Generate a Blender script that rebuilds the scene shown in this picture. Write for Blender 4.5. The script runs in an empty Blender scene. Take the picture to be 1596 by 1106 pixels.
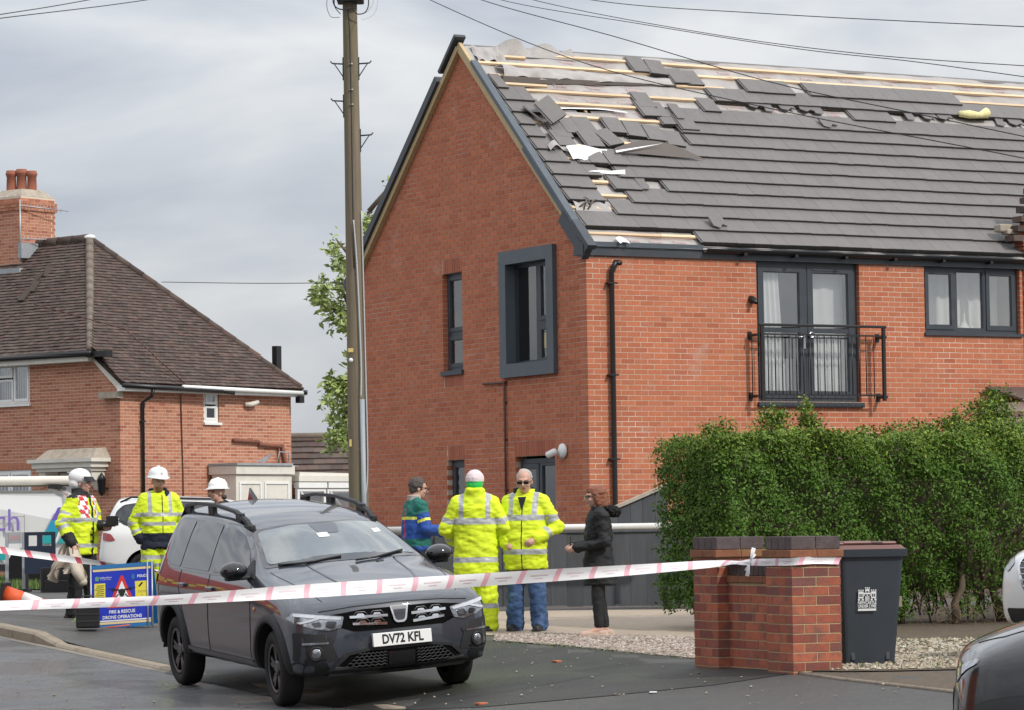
import bpy, bmesh, math, random
import numpy as np
from mathutils import Vector, Matrix
from mathutils.bvhtree import BVHTree

R = math.radians
rng = random.Random(7)
nrng = np.random.default_rng(11)
scene = bpy.context.scene
COL = scene.collection

# ------------------------------------------------------------------ camera
FPX = 5100.0                                   # focal length in pixels of the 1596 px wide photograph
PITCH = math.atan((822 - 553) / FPX)
ROLL = R(0.85)
EYE = Vector((0, 0, 1.5))
cam_data = bpy.data.cameras.new('camera')
cam_data.sensor_width = 36.0
cam_data.lens = FPX / 1596 * 36.0
cam_data.clip_start = 0.5
cam_data.clip_end = 6000
cam = bpy.data.objects.new('camera', cam_data)
COL.objects.link(cam)
CAM_ROT = Matrix.Rotation(math.pi / 2 + PITCH, 3, 'X') @ Matrix.Rotation(-ROLL, 3, 'Z')
cam.matrix_world = Matrix.Translation(EYE) @ CAM_ROT.to_4x4()
scene.camera = cam

# ------------------------------------------------------------------ world: cloudy sky, one soft sun
SUN_EL, SUN_AZ = R(40), R(-130)        # azimuth: direction the sun stands in, measured from +Y towards -X
sun_dir = Vector((math.cos(SUN_EL) * math.sin(R(130)), math.cos(SUN_EL) * math.cos(R(130)), math.sin(SUN_EL)))
world = bpy.data.worlds.new('World')
scene.world = world
world.use_nodes = True
nt = world.node_tree
nt.nodes.clear()
def wn(t, **kw):
    n = nt.nodes.new(t)
    for k, v in kw.items(): setattr(n, k, v)
    return n
w_out = wn('ShaderNodeOutputWorld'); w_bg = wn('ShaderNodeBackground')
w_sky = wn('ShaderNodeTexSky', sky_type='NISHITA', sun_disc=False, sun_elevation=SUN_EL, sun_rotation=R(130))
w_sky.air_density = 1.0; w_sky.dust_density = 1.5
w_tc = wn('ShaderNodeTexCoord')
w_map = wn('ShaderNodeMapping'); w_map.inputs['Scale'].default_value = (6.5, 6.5, 19.0)
w_map.inputs['Location'].default_value = (0.55, 2.2, 0.15)
w_noise = wn('ShaderNodeTexNoise'); w_noise.inputs['Scale'].default_value = 1.0
w_noise.inputs['Detail'].default_value = 5.0; w_noise.inputs['Roughness'].default_value = 0.5
w_noise.inputs['Distortion'].default_value = 0.4
w_ramp = wn('ShaderNodeValToRGB')
cr = w_ramp.color_ramp
cr.elements[0].position = 0.37; cr.elements[0].color = (3.35, 3.62, 4.1, 1)
cr.elements[1].position = 0.61; cr.elements[1].color = (5.35, 5.42, 5.5, 1)
e = cr.elements.new(0.5); e.color = (4.3, 4.5, 4.8, 1)
w_mix = wn('ShaderNodeMixRGB'); w_mix.inputs['Fac'].default_value = 0.93
L = nt.links.new
L(w_tc.outputs['Generated'], w_map.inputs['Vector']); L(w_map.outputs['Vector'], w_noise.inputs['Vector'])
L(w_noise.outputs['Fac'], w_ramp.inputs['Fac'])
# an overcast sky is brighter overhead than at the horizon: L = Lh (1 + 2 sin elevation)
w_sep = wn('ShaderNodeSeparateXYZ'); w_max = wn('ShaderNodeMath', operation='MAXIMUM'); w_max.inputs[1].default_value = 0.0
w_mad = wn('ShaderNodeMath', operation='MULTIPLY_ADD'); w_mad.inputs[1].default_value = 2.0; w_mad.inputs[2].default_value = 1.0
w_scl = wn('ShaderNodeVectorMath', operation='SCALE')
L(w_tc.outputs['Generated'], w_sep.inputs[0]); L(w_sep.outputs['Z'], w_max.inputs[0]); L(w_max.outputs[0], w_mad.inputs[0])
L(w_ramp.outputs['Color'], w_scl.inputs[0]); L(w_mad.outputs[0], w_scl.inputs['Scale'])
L(w_sky.outputs['Color'], w_mix.inputs['Color1']); L(w_scl.outputs[0], w_mix.inputs['Color2'])
L(w_mix.outputs['Color'], w_bg.inputs['Color']); w_bg.inputs['Strength'].default_value = 0.1
L(w_bg.outputs['Background'], w_out.inputs['Surface'])

sl = bpy.data.lights.new('sun', 'SUN'); sl.energy = 2.1; sl.angle = R(2.0); sl.color = (1.0, 0.955, 0.88)
sun = bpy.data.objects.new('sun', sl); COL.objects.link(sun)
sun.rotation_mode = 'QUATERNION'
sun.rotation_quaternion = sun_dir.to_track_quat('Z', 'Y')
sun.location = sun_dir * 60

scene.view_settings.view_transform = 'Standard'
scene.view_settings.look = 'None'
scene.view_settings.exposure = 0.3
scene.view_settings.gamma = 1.0
scene.view_settings.use_curve_mapping = False
scene.cycles.max_bounces = 8
scene.cycles.use_denoising = True

# ------------------------------------------------------------------ measuring helpers
def ray(px, py):
    d = CAM_ROT @ Vector(((px - 798) / FPX, -(py - 553) / FPX, -1.0))
    return d / d.y
def at(px, py, Y):
    return EYE + ray(px, py) * Y
def on_plane(px, py, p0, n):
    d = ray(px, py)
    return EYE + d * ((Vector(p0) - EYE).dot(n) / d.dot(n))

KU = Vector((-0.4115, 0.9114)); KN = Vector((0.9114, 0.4115)); KC = 10.2
def sstep(t):
    t = max(0.0, min(1.0, t)); return t * t * (3 - 2 * t)
def ds(x, y):
    return KN.x * x + KN.y * y - KC, KU.x * x + KU.y * y
def road_z(s):
    if s < 25.4: return 0.0
    if s < 30.4: return 0.024 * (s - 25.4)
    if s < 40.4: return 0.12 + 0.0332 * (s - 30.4)
    return 0.452 + 0.003 * (min(s, 130) - 40.4)
def ground_z(x, y):
    d, s = ds(x, y)
    z = road_z(s)
    if d > 0:
        z += 0.03 + 0.11 * min(d, 2.7) * (1 - sstep((s - 33) / 7))
    return z
def on_ground(px, py):
    d = ray(px, py); Y = 12.0
    while Y < 140:
        p = EYE + d * Y
        if p.z <= ground_z(p.x, p.y): return p
        Y += 0.02
    return EYE + d * 140

# ------------------------------------------------------------------ objects
def tag(o, label=None, cat=None, group=None, kind=None):
    if label: o['label'] = label
    if cat: o['category'] = cat
    if group: o['group'] = group
    if kind: o['kind'] = kind
    return o
def empty(name, loc=(0, 0, 0), rz=0.0, label=None, cat=None, group=None, M=None):
    o = bpy.data.objects.new(name, None); COL.objects.link(o)
    o.empty_display_size = 0.2
    if M is not None: o.matrix_world = M
    else:
        o.location = loc; o.rotation_euler = (0, 0, rz)
    return tag(o, label, cat, group)
def link(name, me, parent=None):
    o = bpy.data.objects.new(name, me); COL.objects.link(o)
    if parent is not None: o.parent = parent
    return o
def copy_tree(o, parent=None):
    c = o.copy(); COL.objects.link(c)
    if parent is not None: c.parent = parent
    for ch in list(o.children): copy_tree(ch, c)
    return c

class MB:
    """Collects shapes and links them as ONE mesh object."""
    def __init__(s): s.v = []; s.f = []; s.m = []; s.sm = []; s.t = []
    def add(s, vs, fs, m=0, smooth=False, M=None, t=0.0):
        b = len(s.v)
        if M is not None: vs = [M @ Vector(v) for v in vs]
        s.v += [tuple(v) for v in vs]
        for f in fs:
            s.f.append(tuple(i + b for i in f)); s.m.append(m); s.sm.append(smooth); s.t.append(t)
        return s
    def box(s, x0, x1, y0, y1, z0, z1, m=0, M=None, t=0.0):
        v = [(x, y, z) for z in (z0, z1) for y in (y0, y1) for x in (x0, x1)]
        return s.add(v, [(0, 2, 3, 1), (4, 5, 7, 6), (0, 1, 5, 4), (2, 6, 7, 3), (0, 4, 6, 2), (1, 3, 7, 5)], m, False, M, t)
    def bbox(s, x0, x1, y0, y1, z0, z1, b=0.01, m=0, M=None, smooth=False, t=0.0):
        """box with chamfered edges"""
        bm = bmesh.new()
        r = bmesh.ops.create_cube(bm, size=1)
        for v in bm.verts:
            v.co = Vector((x0 if v.co.x < 0 else x1, y0 if v.co.y < 0 else y1, z0 if v.co.z < 0 else z1))
        bmesh.ops.bevel(bm, geom=list(bm.edges), offset=b, segments=2, affect='EDGES', profile=0.5)
        bm.verts.index_update()
        vs = [v.co.copy() for v in bm.verts]; fs = [[v.index for v in f.verts] for f in bm.faces]
        bm.free()
        return s.add(vs, fs, m, smooth, M, t)
    def prism(s, poly, y0, y1, m=0, M=None, t=0.0):
        """polygon in (x, z), extruded along y"""
        n = len(poly)
        v = [(p[0], y0, p[1]) for p in poly] + [(p[0], y1, p[1]) for p in poly]
        f = [tuple(range(n)), tuple(range(2 * n - 1, n - 1, -1))]
        f += [(i, i + n, (i + 1) % n + n, (i + 1) % n) for i in range(n)]
        return s.add(v, f, m, False, M, t)
    def tube(s, pts, r, n=8, m=0, M=None, smooth=True, cap=True):
        pts = [Vector(p) for p in pts]; k = len(pts)
        rs = r if isinstance(r, (list, tuple)) else [r] * k
        vs = []; fs = []
        up = None
        for i, p in enumerate(pts):
            d = (pts[min(i + 1, k - 1)] - pts[max(i - 1, 0)]).normalized()
            if up is None:
                up = Vector((0, 0, 1)) if abs(d.z) < 0.9 else Vector((1, 0, 0))
            a = d.cross(up)
            if a.length < 1e-6: a = d.orthogonal()
            a.normalize(); b = a.cross(d); up = b
            for j in range(n):
                w = 2 * math.pi * j / n
                vs.append(p + (a * math.cos(w) + b * math.sin(w)) * rs[i])
        for i in range(k - 1):
            for j in range(n):
                fs.append((i * n + j, i * n + (j + 1) % n, (i + 1) * n + (j + 1) % n, (i + 1) * n + j))
        if cap:
            fs.append(tuple(range(n - 1, -1, -1))); fs.append(tuple(range((k - 1) * n, k * n)))
        return s.add(vs, fs, m, smooth, M)
    def lathe(s, prof, n=24, m=0, M=None, smooth=True, sx=1.0, sy=1.0, cap=True):
        """profile of (radius, z) turned about z"""
        vs = []; fs = []; k = len(prof)
        for (r, z) in prof:
            for j in range(n):
                w = 2 * math.pi * j / n
                vs.append((r * math.cos(w) * sx, r * math.sin(w) * sy, z))
        for i in range(k - 1):
            for j in range(n):
                fs.append((i * n + j, i * n + (j + 1) % n, (i + 1) * n + (j + 1) % n, (i + 1) * n + j))
        if cap and prof[0][0] > 1e-5: fs.append(tuple(range(n - 1, -1, -1)))
        if cap and prof[-1][0] > 1e-5: fs.append(tuple(range((k - 1) * n, k * n)))
        return s.add(vs, fs, m, smooth, M)
    def ball(s, c, r, m=0, n=12, M=None):
        rx, ry, rz_ = r if isinstance(r, (tuple, list)) else (r, r, r)
        vs = []; fs = []; k = n // 2
        for i in range(k + 1):
            a = math.pi * i / k
            for j in range(n):
                w = 2 * math.pi * j / n
                vs.append((c[0] + rx * math.sin(a) * math.cos(w), c[1] + ry * math.sin(a) * math.sin(w), c[2] - rz_ * math.cos(a)))
        for i in range(k):
            for j in range(n):
                fs.append((i * n + j, i * n + (j + 1) % n, (i + 1) * n + (j + 1) % n, (i + 1) * n + j))
        return s.add(vs, fs, m, True, M)
    def grid(s, P, m=0, smooth=True, M=None):
        """P[i][j] of points"""
        r, c = len(P), len(P[0])
        return s.add([p for row in P for p in row],
                     [(i * c + j, i * c + j + 1, (i + 1) * c + j + 1, (i + 1) * c + j) for i in range(r - 1) for j in range(c - 1)], m, smooth, M)
    def mesh(s, name, mats):
        me = bpy.data.meshes.new(name)
        me.from_pydata(s.v, [], s.f)
        for mt in (mats if isinstance(mats, (list, tuple)) else [mats]): me.materials.append(mt)
        me.polygons.foreach_set('material_index', s.m)
        me.polygons.foreach_set('use_smooth', s.sm)
        if any(s.t):
            a = me.attributes.new('tint', 'FLOAT', 'FACE'); a.data.foreach_set('value', s.t)
        me.update()
        return me
    def build(s, name, mats, parent=None):
        return link(name, s.mesh(name, mats), parent)

def fast_mesh(name, V, F, mats, tint=None, smooth=False):
    """numpy vertices (n,3) and quads/tris (k,c)"""
    me = bpy.data.meshes.new(name)
    V = np.asarray(V, np.float32); F = np.asarray(F, np.int32); k, c = F.shape
    me.vertices.add(len(V)); me.vertices.foreach_set('co', V.ravel())
    me.loops.add(k * c); me.loops.foreach_set('vertex_index', F.ravel())
    me.polygons.add(k); me.polygons.foreach_set('loop_start', np.arange(0, k * c, c, dtype=np.int32))
    me.polygons.foreach_set('use_smooth', np.full(k, bool(smooth)))
    for mt in (mats if isinstance(mats, (list, tuple)) else [mats]): me.materials.append(mt)
    if tint is not None:
        a = me.attributes.new('tint', 'FLOAT', 'FACE'); a.data.foreach_set('value', np.asarray(tint, np.float32))
    me.update(calc_edges=True)
    return me
BOXF = np.array([(0, 2, 3, 1), (4, 5, 7, 6), (0, 1, 5, 4), (2, 6, 7, 3), (0, 4, 6, 2), (1, 3, 7, 5)])
def boxes_mesh(name, B, mats, tint=None):
    """B: (n,6) x0 x1 y0 y1 z0 z1"""
    B = np.asarray(B, float); n = len(B)
    V = np.stack([np.stack([B[:, i], B[:, 2 + j], B[:, 4 + k]], 1) for k in (0, 1) for j in (0, 1) for i in (0, 1)], 1)
    F = (BOXF[None] + (np.arange(n) * 8)[:, None, None]).reshape(-1, 4)
    return fast_mesh(name, V.reshape(-1, 3), F, mats, None if tint is None else np.repeat(tint, 6))

def text_mesh(s, txt, size, m=0, M=None, align='CENTER', thick=0.0, sx=1.0, bold=0.0):
    """flat lettering in the (x, z) plane facing -y"""
    cu = bpy.data.curves.new('lettering', 'FONT'); cu.body = txt; cu.size = size
    cu.align_x = align; cu.align_y = 'CENTER'; cu.extrude = thick; cu.offset = bold; cu.resolution_u = 3
    ob = bpy.data.objects.new('lettering', cu); COL.objects.link(ob)
    dg = bpy.context.evaluated_depsgraph_get()
    me = ob.evaluated_get(dg).to_mesh()
    vs = [Vector((v.co.x * sx, -v.co.z, v.co.y)) for v in me.vertices]
    fs = [tuple(p.vertices) for p in me.polygons]
    s.add(vs, fs, m, False, M)
    ob.evaluated_get(dg).to_mesh_clear()
    bpy.data.objects.remove(ob); bpy.data.curves.remove(cu)

def solid(mb, voxel=0.012, smooth=4):
    """union of the closed shapes in mb as one continuous mesh"""
    me = mb.mesh('solid', [])
    ob = bpy.data.objects.new('solid', me); COL.objects.link(ob)
    r = ob.modifiers.new('r', 'REMESH'); r.mode = 'VOXEL'; r.voxel_size = voxel
    if smooth:
        sm = ob.modifiers.new('s', 'SMOOTH'); sm.factor = 0.5; sm.iterations = smooth
    dg = bpy.context.evaluated_depsgraph_get()
    out = bpy.data.meshes.new_from_object(ob.evaluated_get(dg))
    bpy.data.objects.remove(ob); bpy.data.meshes.remove(me)
    out.polygons.foreach_set('use_smooth', np.ones(len(out.polygons), bool))
    out.materials.clear()
    return out
# ------------------------------------------------------------------ materials
MATS = {}
def material(name, col, rough=0.7, var=0.0, scale=6.0, bump=0.0, bscale=None, metal=0.0, coat=0.0, spec=0.5,
             stain=None, stain_scale=1.5, stain_amt=0.5, stain_lo=0.52, stain_hi=0.7, rand=0.0, tint=0.0, hue=None, coords='Object', stretch=None, emit=None,
             rough_var=0.0, trans=0.0, alpha=1.0, sss=0.0):
    m = bpy.data.materials.new(name); m.use_nodes = True
    n = m.node_tree.nodes; l = m.node_tree.links.new
    bs = n['Principled BSDF']
    bs.inputs['Roughness'].default_value = rough
    bs.inputs['Metallic'].default_value = metal
    bs.inputs['Coat Weight'].default_value = coat
    bs.inputs['Coat Roughness'].default_value = 0.03
    bs.inputs['Specular IOR Level'].default_value = spec
    bs.inputs['Transmission Weight'].default_value = trans
    bs.inputs['Alpha'].default_value = alpha
    if sss:
        bs.inputs['Subsurface Weight'].default_value = sss; bs.inputs['Subsurface Radius'].default_value = (0.02, 0.008, 0.004)
    if emit: bs.inputs['Emission Color'].default_value = (*emit[0], 1); bs.inputs['Emission Strength'].default_value = emit[1]
    col = (*col, 1)
    cur = None
    tc = n.new('ShaderNodeTexCoord')
    if coords == 'World':
        gp = n.new('ShaderNodeNewGeometry'); src = gp.outputs['Position']
    else: src = tc.outputs['Object']
    if stretch:
        mp = n.new('ShaderNodeMapping'); mp.inputs['Scale'].default_value = stretch; l(src, mp.inputs['Vector']); src = mp.outputs['Vector']
    rgb = n.new('ShaderNodeRGB'); rgb.outputs[0].default_value = col; cur = rgb.outputs[0]
    def noise(sc, det=4, ro=0.6):
        t = n.new('ShaderNodeTexNoise'); t.inputs['Scale'].default_value = sc; t.inputs['Detail'].default_value = det
        t.inputs['Roughness'].default_value = ro; l(src, t.inputs['Vector']); return t
    def val_shift(fac_sock, amt, cur):
        h = n.new('ShaderNodeHueSaturation'); l(cur, h.inputs['Color'])
        mr = n.new('ShaderNodeMapRange'); mr.inputs['To Min'].default_value = 1 - amt; mr.inputs['To Max'].default_value = 1 + amt
        l(fac_sock, mr.inputs['Value']); l(mr.outputs[0], h.inputs['Value']); return h.outputs['Color']
    if rand or tint or hue:
        # one random number per piece: the object's, shifted by the face attribute of joined pieces
        oi = n.new('ShaderNodeObjectInfo'); at_ = n.new('ShaderNodeAttribute'); at_.attribute_name = 'tint'
        ad = n.new('ShaderNodeMath'); ad.operation = 'ADD'; l(oi.outputs['Random'], ad.inputs[0]); l(at_.outputs['Fac'], ad.inputs[1])
        fr = n.new('ShaderNodeMath'); fr.operation = 'FRACT'; l(ad.outputs[0], fr.inputs[0])
        if hue:
            rp = n.new('ShaderNodeValToRGB'); rp.color_ramp.interpolation = 'LINEAR'
            els = rp.color_ramp.elements
            els[0].position = hue[0][0]; els[0].color = (*hue[0][1], 1)
            els[1].position = hue[-1][0]; els[1].color = (*hue[-1][1], 1)
            for (p, c) in hue[1:-1]:
                e = els.new(p); e.color = (*c, 1)
            l(fr.outputs[0], rp.inputs['Fac']); cur = rp.outputs['Color']
        if rand:
            m2 = n.new('ShaderNodeMath'); m2.operation = 'MULTIPLY'; m2.inputs[1].default_value = 7.31; l(fr.outputs[0], m2.inputs[0])
            f2 = n.new('ShaderNodeMath'); f2.operation = 'FRACT'; l(m2.outputs[0], f2.inputs[0])
            cur = val_shift(f2.outputs[0], rand, cur)
    if var:
        t = noise(scale); cur = val_shift(t.outputs['Fac'], var * 2, cur)
    if stain:
        t = noise(stain_scale, 6, 0.65)
        mr = n.new('ShaderNodeMapRange'); mr.inputs['From Min'].default_value = stain_lo; mr.inputs['From Max'].default_value = stain_hi
        mr.inputs['To Max'].default_value = stain_amt; l(t.outputs['Fac'], mr.inputs['Value'])
        mx = n.new('ShaderNodeMixRGB'); l(mr.outputs[0], mx.inputs['Fac']); l(cur, mx.inputs['Color1']); mx.inputs['Color2'].default_value = (*stain, 1); cur = mx.outputs['Color']
    l(cur, bs.inputs['Base Color'])
    if rough_var:
        t = noise(stain_scale * 0.8, 4, 0.55); mr = n.new('ShaderNodeMapRange')
        mr.inputs['From Min'].default_value = 0.4; mr.inputs['From Max'].default_value = 0.62
        mr.inputs['To Min'].default_value = max(0.02, rough - rough_var); mr.inputs['To Max'].default_value = min(1, rough + rough_var * 0.3)
        l(t.outputs['Fac'], mr.inputs['Value']); l(mr.outputs[0], bs.inputs['Roughness'])
    if bump:
        t = noise(bscale or scale * 3, 5, 0.6)
        bp = n.new('ShaderNodeBump'); bp.inputs['Strength'].default_value = bump; bp.inputs['Distance'].default_value = 0.02
        l(t.outputs['Fac'], bp.inputs['Height']); l(bp.outputs['Normal'], bs.inputs['Normal'])
    MATS[name] = m
    return m
M = MATS
material('tarmac_road', (0.105, 0.107, 0.111), 0.40, 0.36, 55, 0.9, 160, stain=(0.17, 0.17, 0.17), stain_scale=0.9, stain_amt=0.5, rough_var=0.28, coords='World')
material('tarmac_pavement', (0.092, 0.088, 0.081), 0.66, 0.42, 45, 1.0, 150, stain=(0.055, 0.055, 0.053), stain_scale=0.55, stain_amt=0.5, rough_var=0.2, coords='World')
material('tarmac_apron', (0.038, 0.0375, 0.035), 0.62, 0.40, 45, 1.0, 150, stain=(0.07, 0.09, 0.035), stain_scale=0.55, stain_amt=0.55, stain_lo=0.5, stain_hi=0.68, rough_var=0.2, coords='World')
material('kerb_concrete', (0.26, 0.215, 0.16), 0.9, 0.2, 20, 0.3, 90, stain=(0.10, 0.085, 0.06), stain_scale=3, stain_amt=0.6)
material('channel', (0.19, 0.165, 0.135), 0.9, 0.3, 9, 0.3, 60, coords='World')
material('gravel', (0.33, 0.29, 0.25), 0.9, 0.25, 40, 0.6, 60, coords='World')
material('gravel_stone', (0.4, 0.34, 0.3), 0.85, rand=0.25, hue=[(0, (0.34, 0.28, 0.23)), (0.35, (0.23, 0.165, 0.135)), (0.6, (0.43, 0.39, 0.34)), (1, (0.28, 0.205, 0.165))])
material('white_stone', (0.5, 0.45, 0.38), 0.85, rand=0.2, hue=[(0, (0.38, 0.34, 0.26)), (0.4, (0.26, 0.20, 0.13)), (0.7, (0.45, 0.41, 0.34)), (1, (0.32, 0.25, 0.17))])
material('soil', (0.10, 0.075, 0.05), 0.95, 0.3, 14, 0.6, 40, coords='World')
material('concrete_path', (0.36, 0.29, 0.22), 0.9, 0.15, 12, 0.2, 60, stain=(0.25, 0.2, 0.14), coords='World')
material('grass_ground', (0.05, 0.085, 0.02), 0.95, 0.3, 10, 0.4, 40, coords='World')
material('grass_blade', (0.075, 0.14, 0.025), 0.7, rand=0.35, hue=[(0, (0.055, 0.12, 0.02)), (0.6, (0.09, 0.16, 0.03)), (1, (0.15, 0.17, 0.05))])
material('hill', (0.13, 0.16, 0.17), 0.95, 0.35, 0.02, coords='World')  # blue-grey base: distance haze is put into the hill colour
# main house
material('brick_red', (0.3, 0.1, 0.06), 0.85, 0.12, 30, 0.3, 120, rand=0.075, coords='World',
         hue=[(0, (0.45, 0.138, 0.066)), (0.3, (0.47, 0.155, 0.076)), (0.6, (0.45, 0.148, 0.078)), (0.85, (0.40, 0.116, 0.058)), (1, (0.46, 0.165, 0.092))],
         stain=(0.55, 0.42, 0.35), stain_scale=2.1, stain_amt=0.3, stain_lo=0.60, stain_hi=0.74)
material('mortar_buff', (0.56, 0.42, 0.31), 0.95, 0.12, 25, coords='World', stain=(0.78, 0.70, 0.61), stain_scale=1.3, stain_amt=0.9)
material('brick_soldier', (0.37, 0.118, 0.066), 0.85, 0.12, 30, 0.2, 120, rand=0.12, coords='World')
material('tile_grey', (0.150, 0.139, 0.134), 0.62, 0.07, 9, 0.2, 90, rand=0.045, coords='World', stain=(0.205, 0.195, 0.19), stain_scale=1.3, stain_amt=0.3)
material('tile_edge', (0.028, 0.027, 0.025), 0.9, 0.2, 20)  # near-black: stained tile lip, with the shadow line under each course painted in
material('batten', (0.68, 0.50, 0.32), 0.8, 0.12, 4, rand=0.14, stretch=(0.6, 8, 8), stain=(0.35, 0.2, 0.1), stain_scale=1.2, stain_amt=0.4)
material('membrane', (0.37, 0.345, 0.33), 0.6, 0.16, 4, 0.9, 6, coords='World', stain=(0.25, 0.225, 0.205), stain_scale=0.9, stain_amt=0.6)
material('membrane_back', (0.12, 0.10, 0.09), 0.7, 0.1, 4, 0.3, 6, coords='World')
material('membrane_print', (0.46, 0.27, 0.27), 0.7)
material('white_sheet', (0.8, 0.8, 0.8), 0.6, 0.04, 4)
material('foam_yellow', (0.75, 0.68, 0.34), 0.9, 0.15, 18, 0.6, 30)
material('raw_timber', (0.50, 0.38, 0.21), 0.8, 0.12, 5, stretch=(0.7, 6, 6), stain=(0.30, 0.27, 0.17), stain_scale=2)
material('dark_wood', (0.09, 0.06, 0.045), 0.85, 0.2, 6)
material('anthracite', (0.040, 0.048, 0.058), 0.42, 0.08, 5, stain=(0.09, 0.10, 0.11), stain_scale=2.5, stain_amt=0.3)
material('anthracite_light', (0.072, 0.088, 0.105), 0.4, 0.08, 4, stain=(0.12, 0.13, 0.14), stain_scale=2.0, stain_amt=0.35)
material('black_plastic', (0.012, 0.012, 0.013), 0.38, 0.1, 8)
material('black_metal', (0.014, 0.014, 0.015), 0.35)
material('window_glass', (0.20, 0.22, 0.235), 0.03, spec=0.9, var=0.12, scale=1.1)
material('dark_glass', (0.03, 0.035, 0.04), 0.03, spec=0.8)
material('curtain', (0.62, 0.60, 0.57), 0.9, 0.1, 3)
material('net_white', (0.82, 0.82, 0.81), 0.9, 0.1, 3)
material('room_dark', (0.20, 0.21, 0.22), 0.9, 0.2, 2)
material('interior_brown', (0.22, 0.10, 0.06), 0.7, 0.1, 2)
material('handle_metal', (0.6, 0.6, 0.6), 0.25, metal=1.0)
material('white_plastic', (0.78, 0.78, 0.76), 0.4, 0.04, 6, stain=(0.55, 0.54, 0.48), stain_scale=3, stain_amt=0.35)
material('cream_paint', (0.68, 0.65, 0.58), 0.6, 0.06, 4, stain=(0.42, 0.38, 0.3), stain_scale=3, stain_amt=0.4)
material('brown_pipe', (0.085, 0.032, 0.022), 0.5)
material('rust', (0.20, 0.075, 0.045), 0.8, 0.25, 8)
# old house
material('brick_old', (0.33, 0.13, 0.08), 0.9, 0.12, 20, coords='World', rand=0.08,
         hue=[(0, (0.43, 0.175, 0.10)), (0.4, (0.46, 0.205, 0.125)), (0.7, (0.41, 0.155, 0.09)), (0.9, (0.33, 0.11, 0.066)), (1, (0.45, 0.195, 0.115))],
         stain=(0.22, 0.12, 0.08), stain_scale=1.2, stain_amt=0.25)
material('mortar_grey', (0.64, 0.52, 0.42), 0.95, 0.1, 20, coords='World')
material('tile_brown', (0.085, 0.056, 0.045), 0.9, 0.1, 12, 0.3, 60, rand=0.28, coords='World',
         hue=[(0, (0.080, 0.057, 0.047)), (0.5, (0.095, 0.063, 0.051)), (0.8, (0.066, 0.049, 0.043)), (1, (0.108, 0.060, 0.049))],
         stain=(0.13, 0.11, 0.095), stain_scale=1.1, stain_amt=0.3)
material('ridge_tile', (0.16, 0.125, 0.10), 0.9, 0.15, 10, stain=(0.3, 0.3, 0.26), stain_scale=4, stain_amt=0.3)
material('terracotta', (0.31, 0.105, 0.062), 0.85, 0.15, 6, stain=(0.12, 0.06, 0.045), stain_scale=3, stain_amt=0.5)
material('cement', (0.36, 0.31, 0.25), 0.95, 0.2, 8, 0.3, 30, stain=(0.2, 0.17, 0.09), stain_scale=5)
material('lead', (0.30, 0.32, 0.34), 0.6, 0.15, 6)
material('galvanised', (0.42, 0.44, 0.46), 0.45, 0.1, 8, metal=0.5)
material('pole_wood', (0.19, 0.15, 0.105), 0.9, 0.22, 3, 0.3, 12, stretch=(7, 7, 0.35), stain=(0.13, 0.125, 0.06), stain_scale=0.7, stain_amt=0.75, stain_lo=0.42, stain_hi=0.62)
material('iron_dark', (0.035, 0.04, 0.045), 0.6)
material('cable_black', (0.02, 0.02, 0.022), 0.6)
material('cable_grey', (0.45, 0.46, 0.47), 0.5)
material('conduit', (0.30, 0.33, 0.36), 0.5, 0.1, 3)
material('plate_yellow', (0.62, 0.48, 0.16), 0.6)
# yard
material('fence_grey', (0.075, 0.08, 0.088), 0.75, 0.14, 4, 0.12, 40, rand=0.12, stretch=(3, 3, 0.5), stain=(0.13, 0.13, 0.135), stain_scale=2, stain_amt=0.35)
material('rail_white', (0.62, 0.62, 0.60), 0.5, 0.06, 5)
material('capping', (0.42, 0.36, 0.30), 0.9, 0.2, 8)
material('brick_pier', (0.3, 0.08, 0.045), 0.82, 0.16, 22, 0.3, 90, rand=0.14, coords='World',
         hue=[(0, (0.34, 0.088, 0.045)), (0.35, (0.38, 0.112, 0.058)), (0.6, (0.265, 0.062, 0.038)), (0.8, (0.175, 0.055, 0.045)), (1, (0.34, 0.10, 0.06))],
         stain=(0.12, 0.068, 0.06), stain_scale=7, stain_amt=0.7, stain_lo=0.47, stain_hi=0.66)
material('mortar_pier', (0.44, 0.34, 0.20), 0.95, 0.12, 20, coords='World')
material('brick_blue', (0.075, 0.055, 0.055), 0.7, 0.2, 20, 0.3, 60, rand=0.2, coords='World', stain=(0.15, 0.10, 0.09), stain_scale=5, stain_amt=0.5)
material('tile_creasing', (0.235, 0.09, 0.045), 0.85, 0.2, 14, 0.3, 60, rand=0.2, coords='World', stain=(0.22, 0.16, 0.06), stain_scale=4, stain_amt=0.6)
material('bin_grey', (0.036, 0.045, 0.056), 0.45, 0.08, 4, 0.05, 60, stain=(0.055, 0.06, 0.07), stain_scale=3, stain_amt=0.4)
material('bin_brown', (0.125, 0.048, 0.036), 0.45, 0.1, 5)
material('print_white', (0.75, 0.76, 0.76), 0.6)
material('privet', (0.07, 0.13, 0.03), 0.5, rand=0.32, spec=0.25, hue=[(0, (0.036, 0.082, 0.010)), (0.45, (0.060, 0.130, 0.014)), (0.8, (0.105, 0.180, 0.020)), (1, (0.25, 0.30, 0.045))])
material('privet_dead', (0.15, 0.10, 0.055), 0.9, rand=0.3)
material('bark', (0.12, 0.088, 0.062), 0.95, 0.25, 10, 0.5, 30)
material('old_wood', (0.23, 0.19, 0.135), 0.9, 0.2, 6, stretch=(0.5, 6, 6))
material('tree_leaf', (0.1, 0.17, 0.04), 0.55, rand=0.25, hue=[(0, (0.16, 0.22, 0.05)), (0.5, (0.25, 0.32, 0.085)), (1, (0.34, 0.40, 0.13))])
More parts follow.
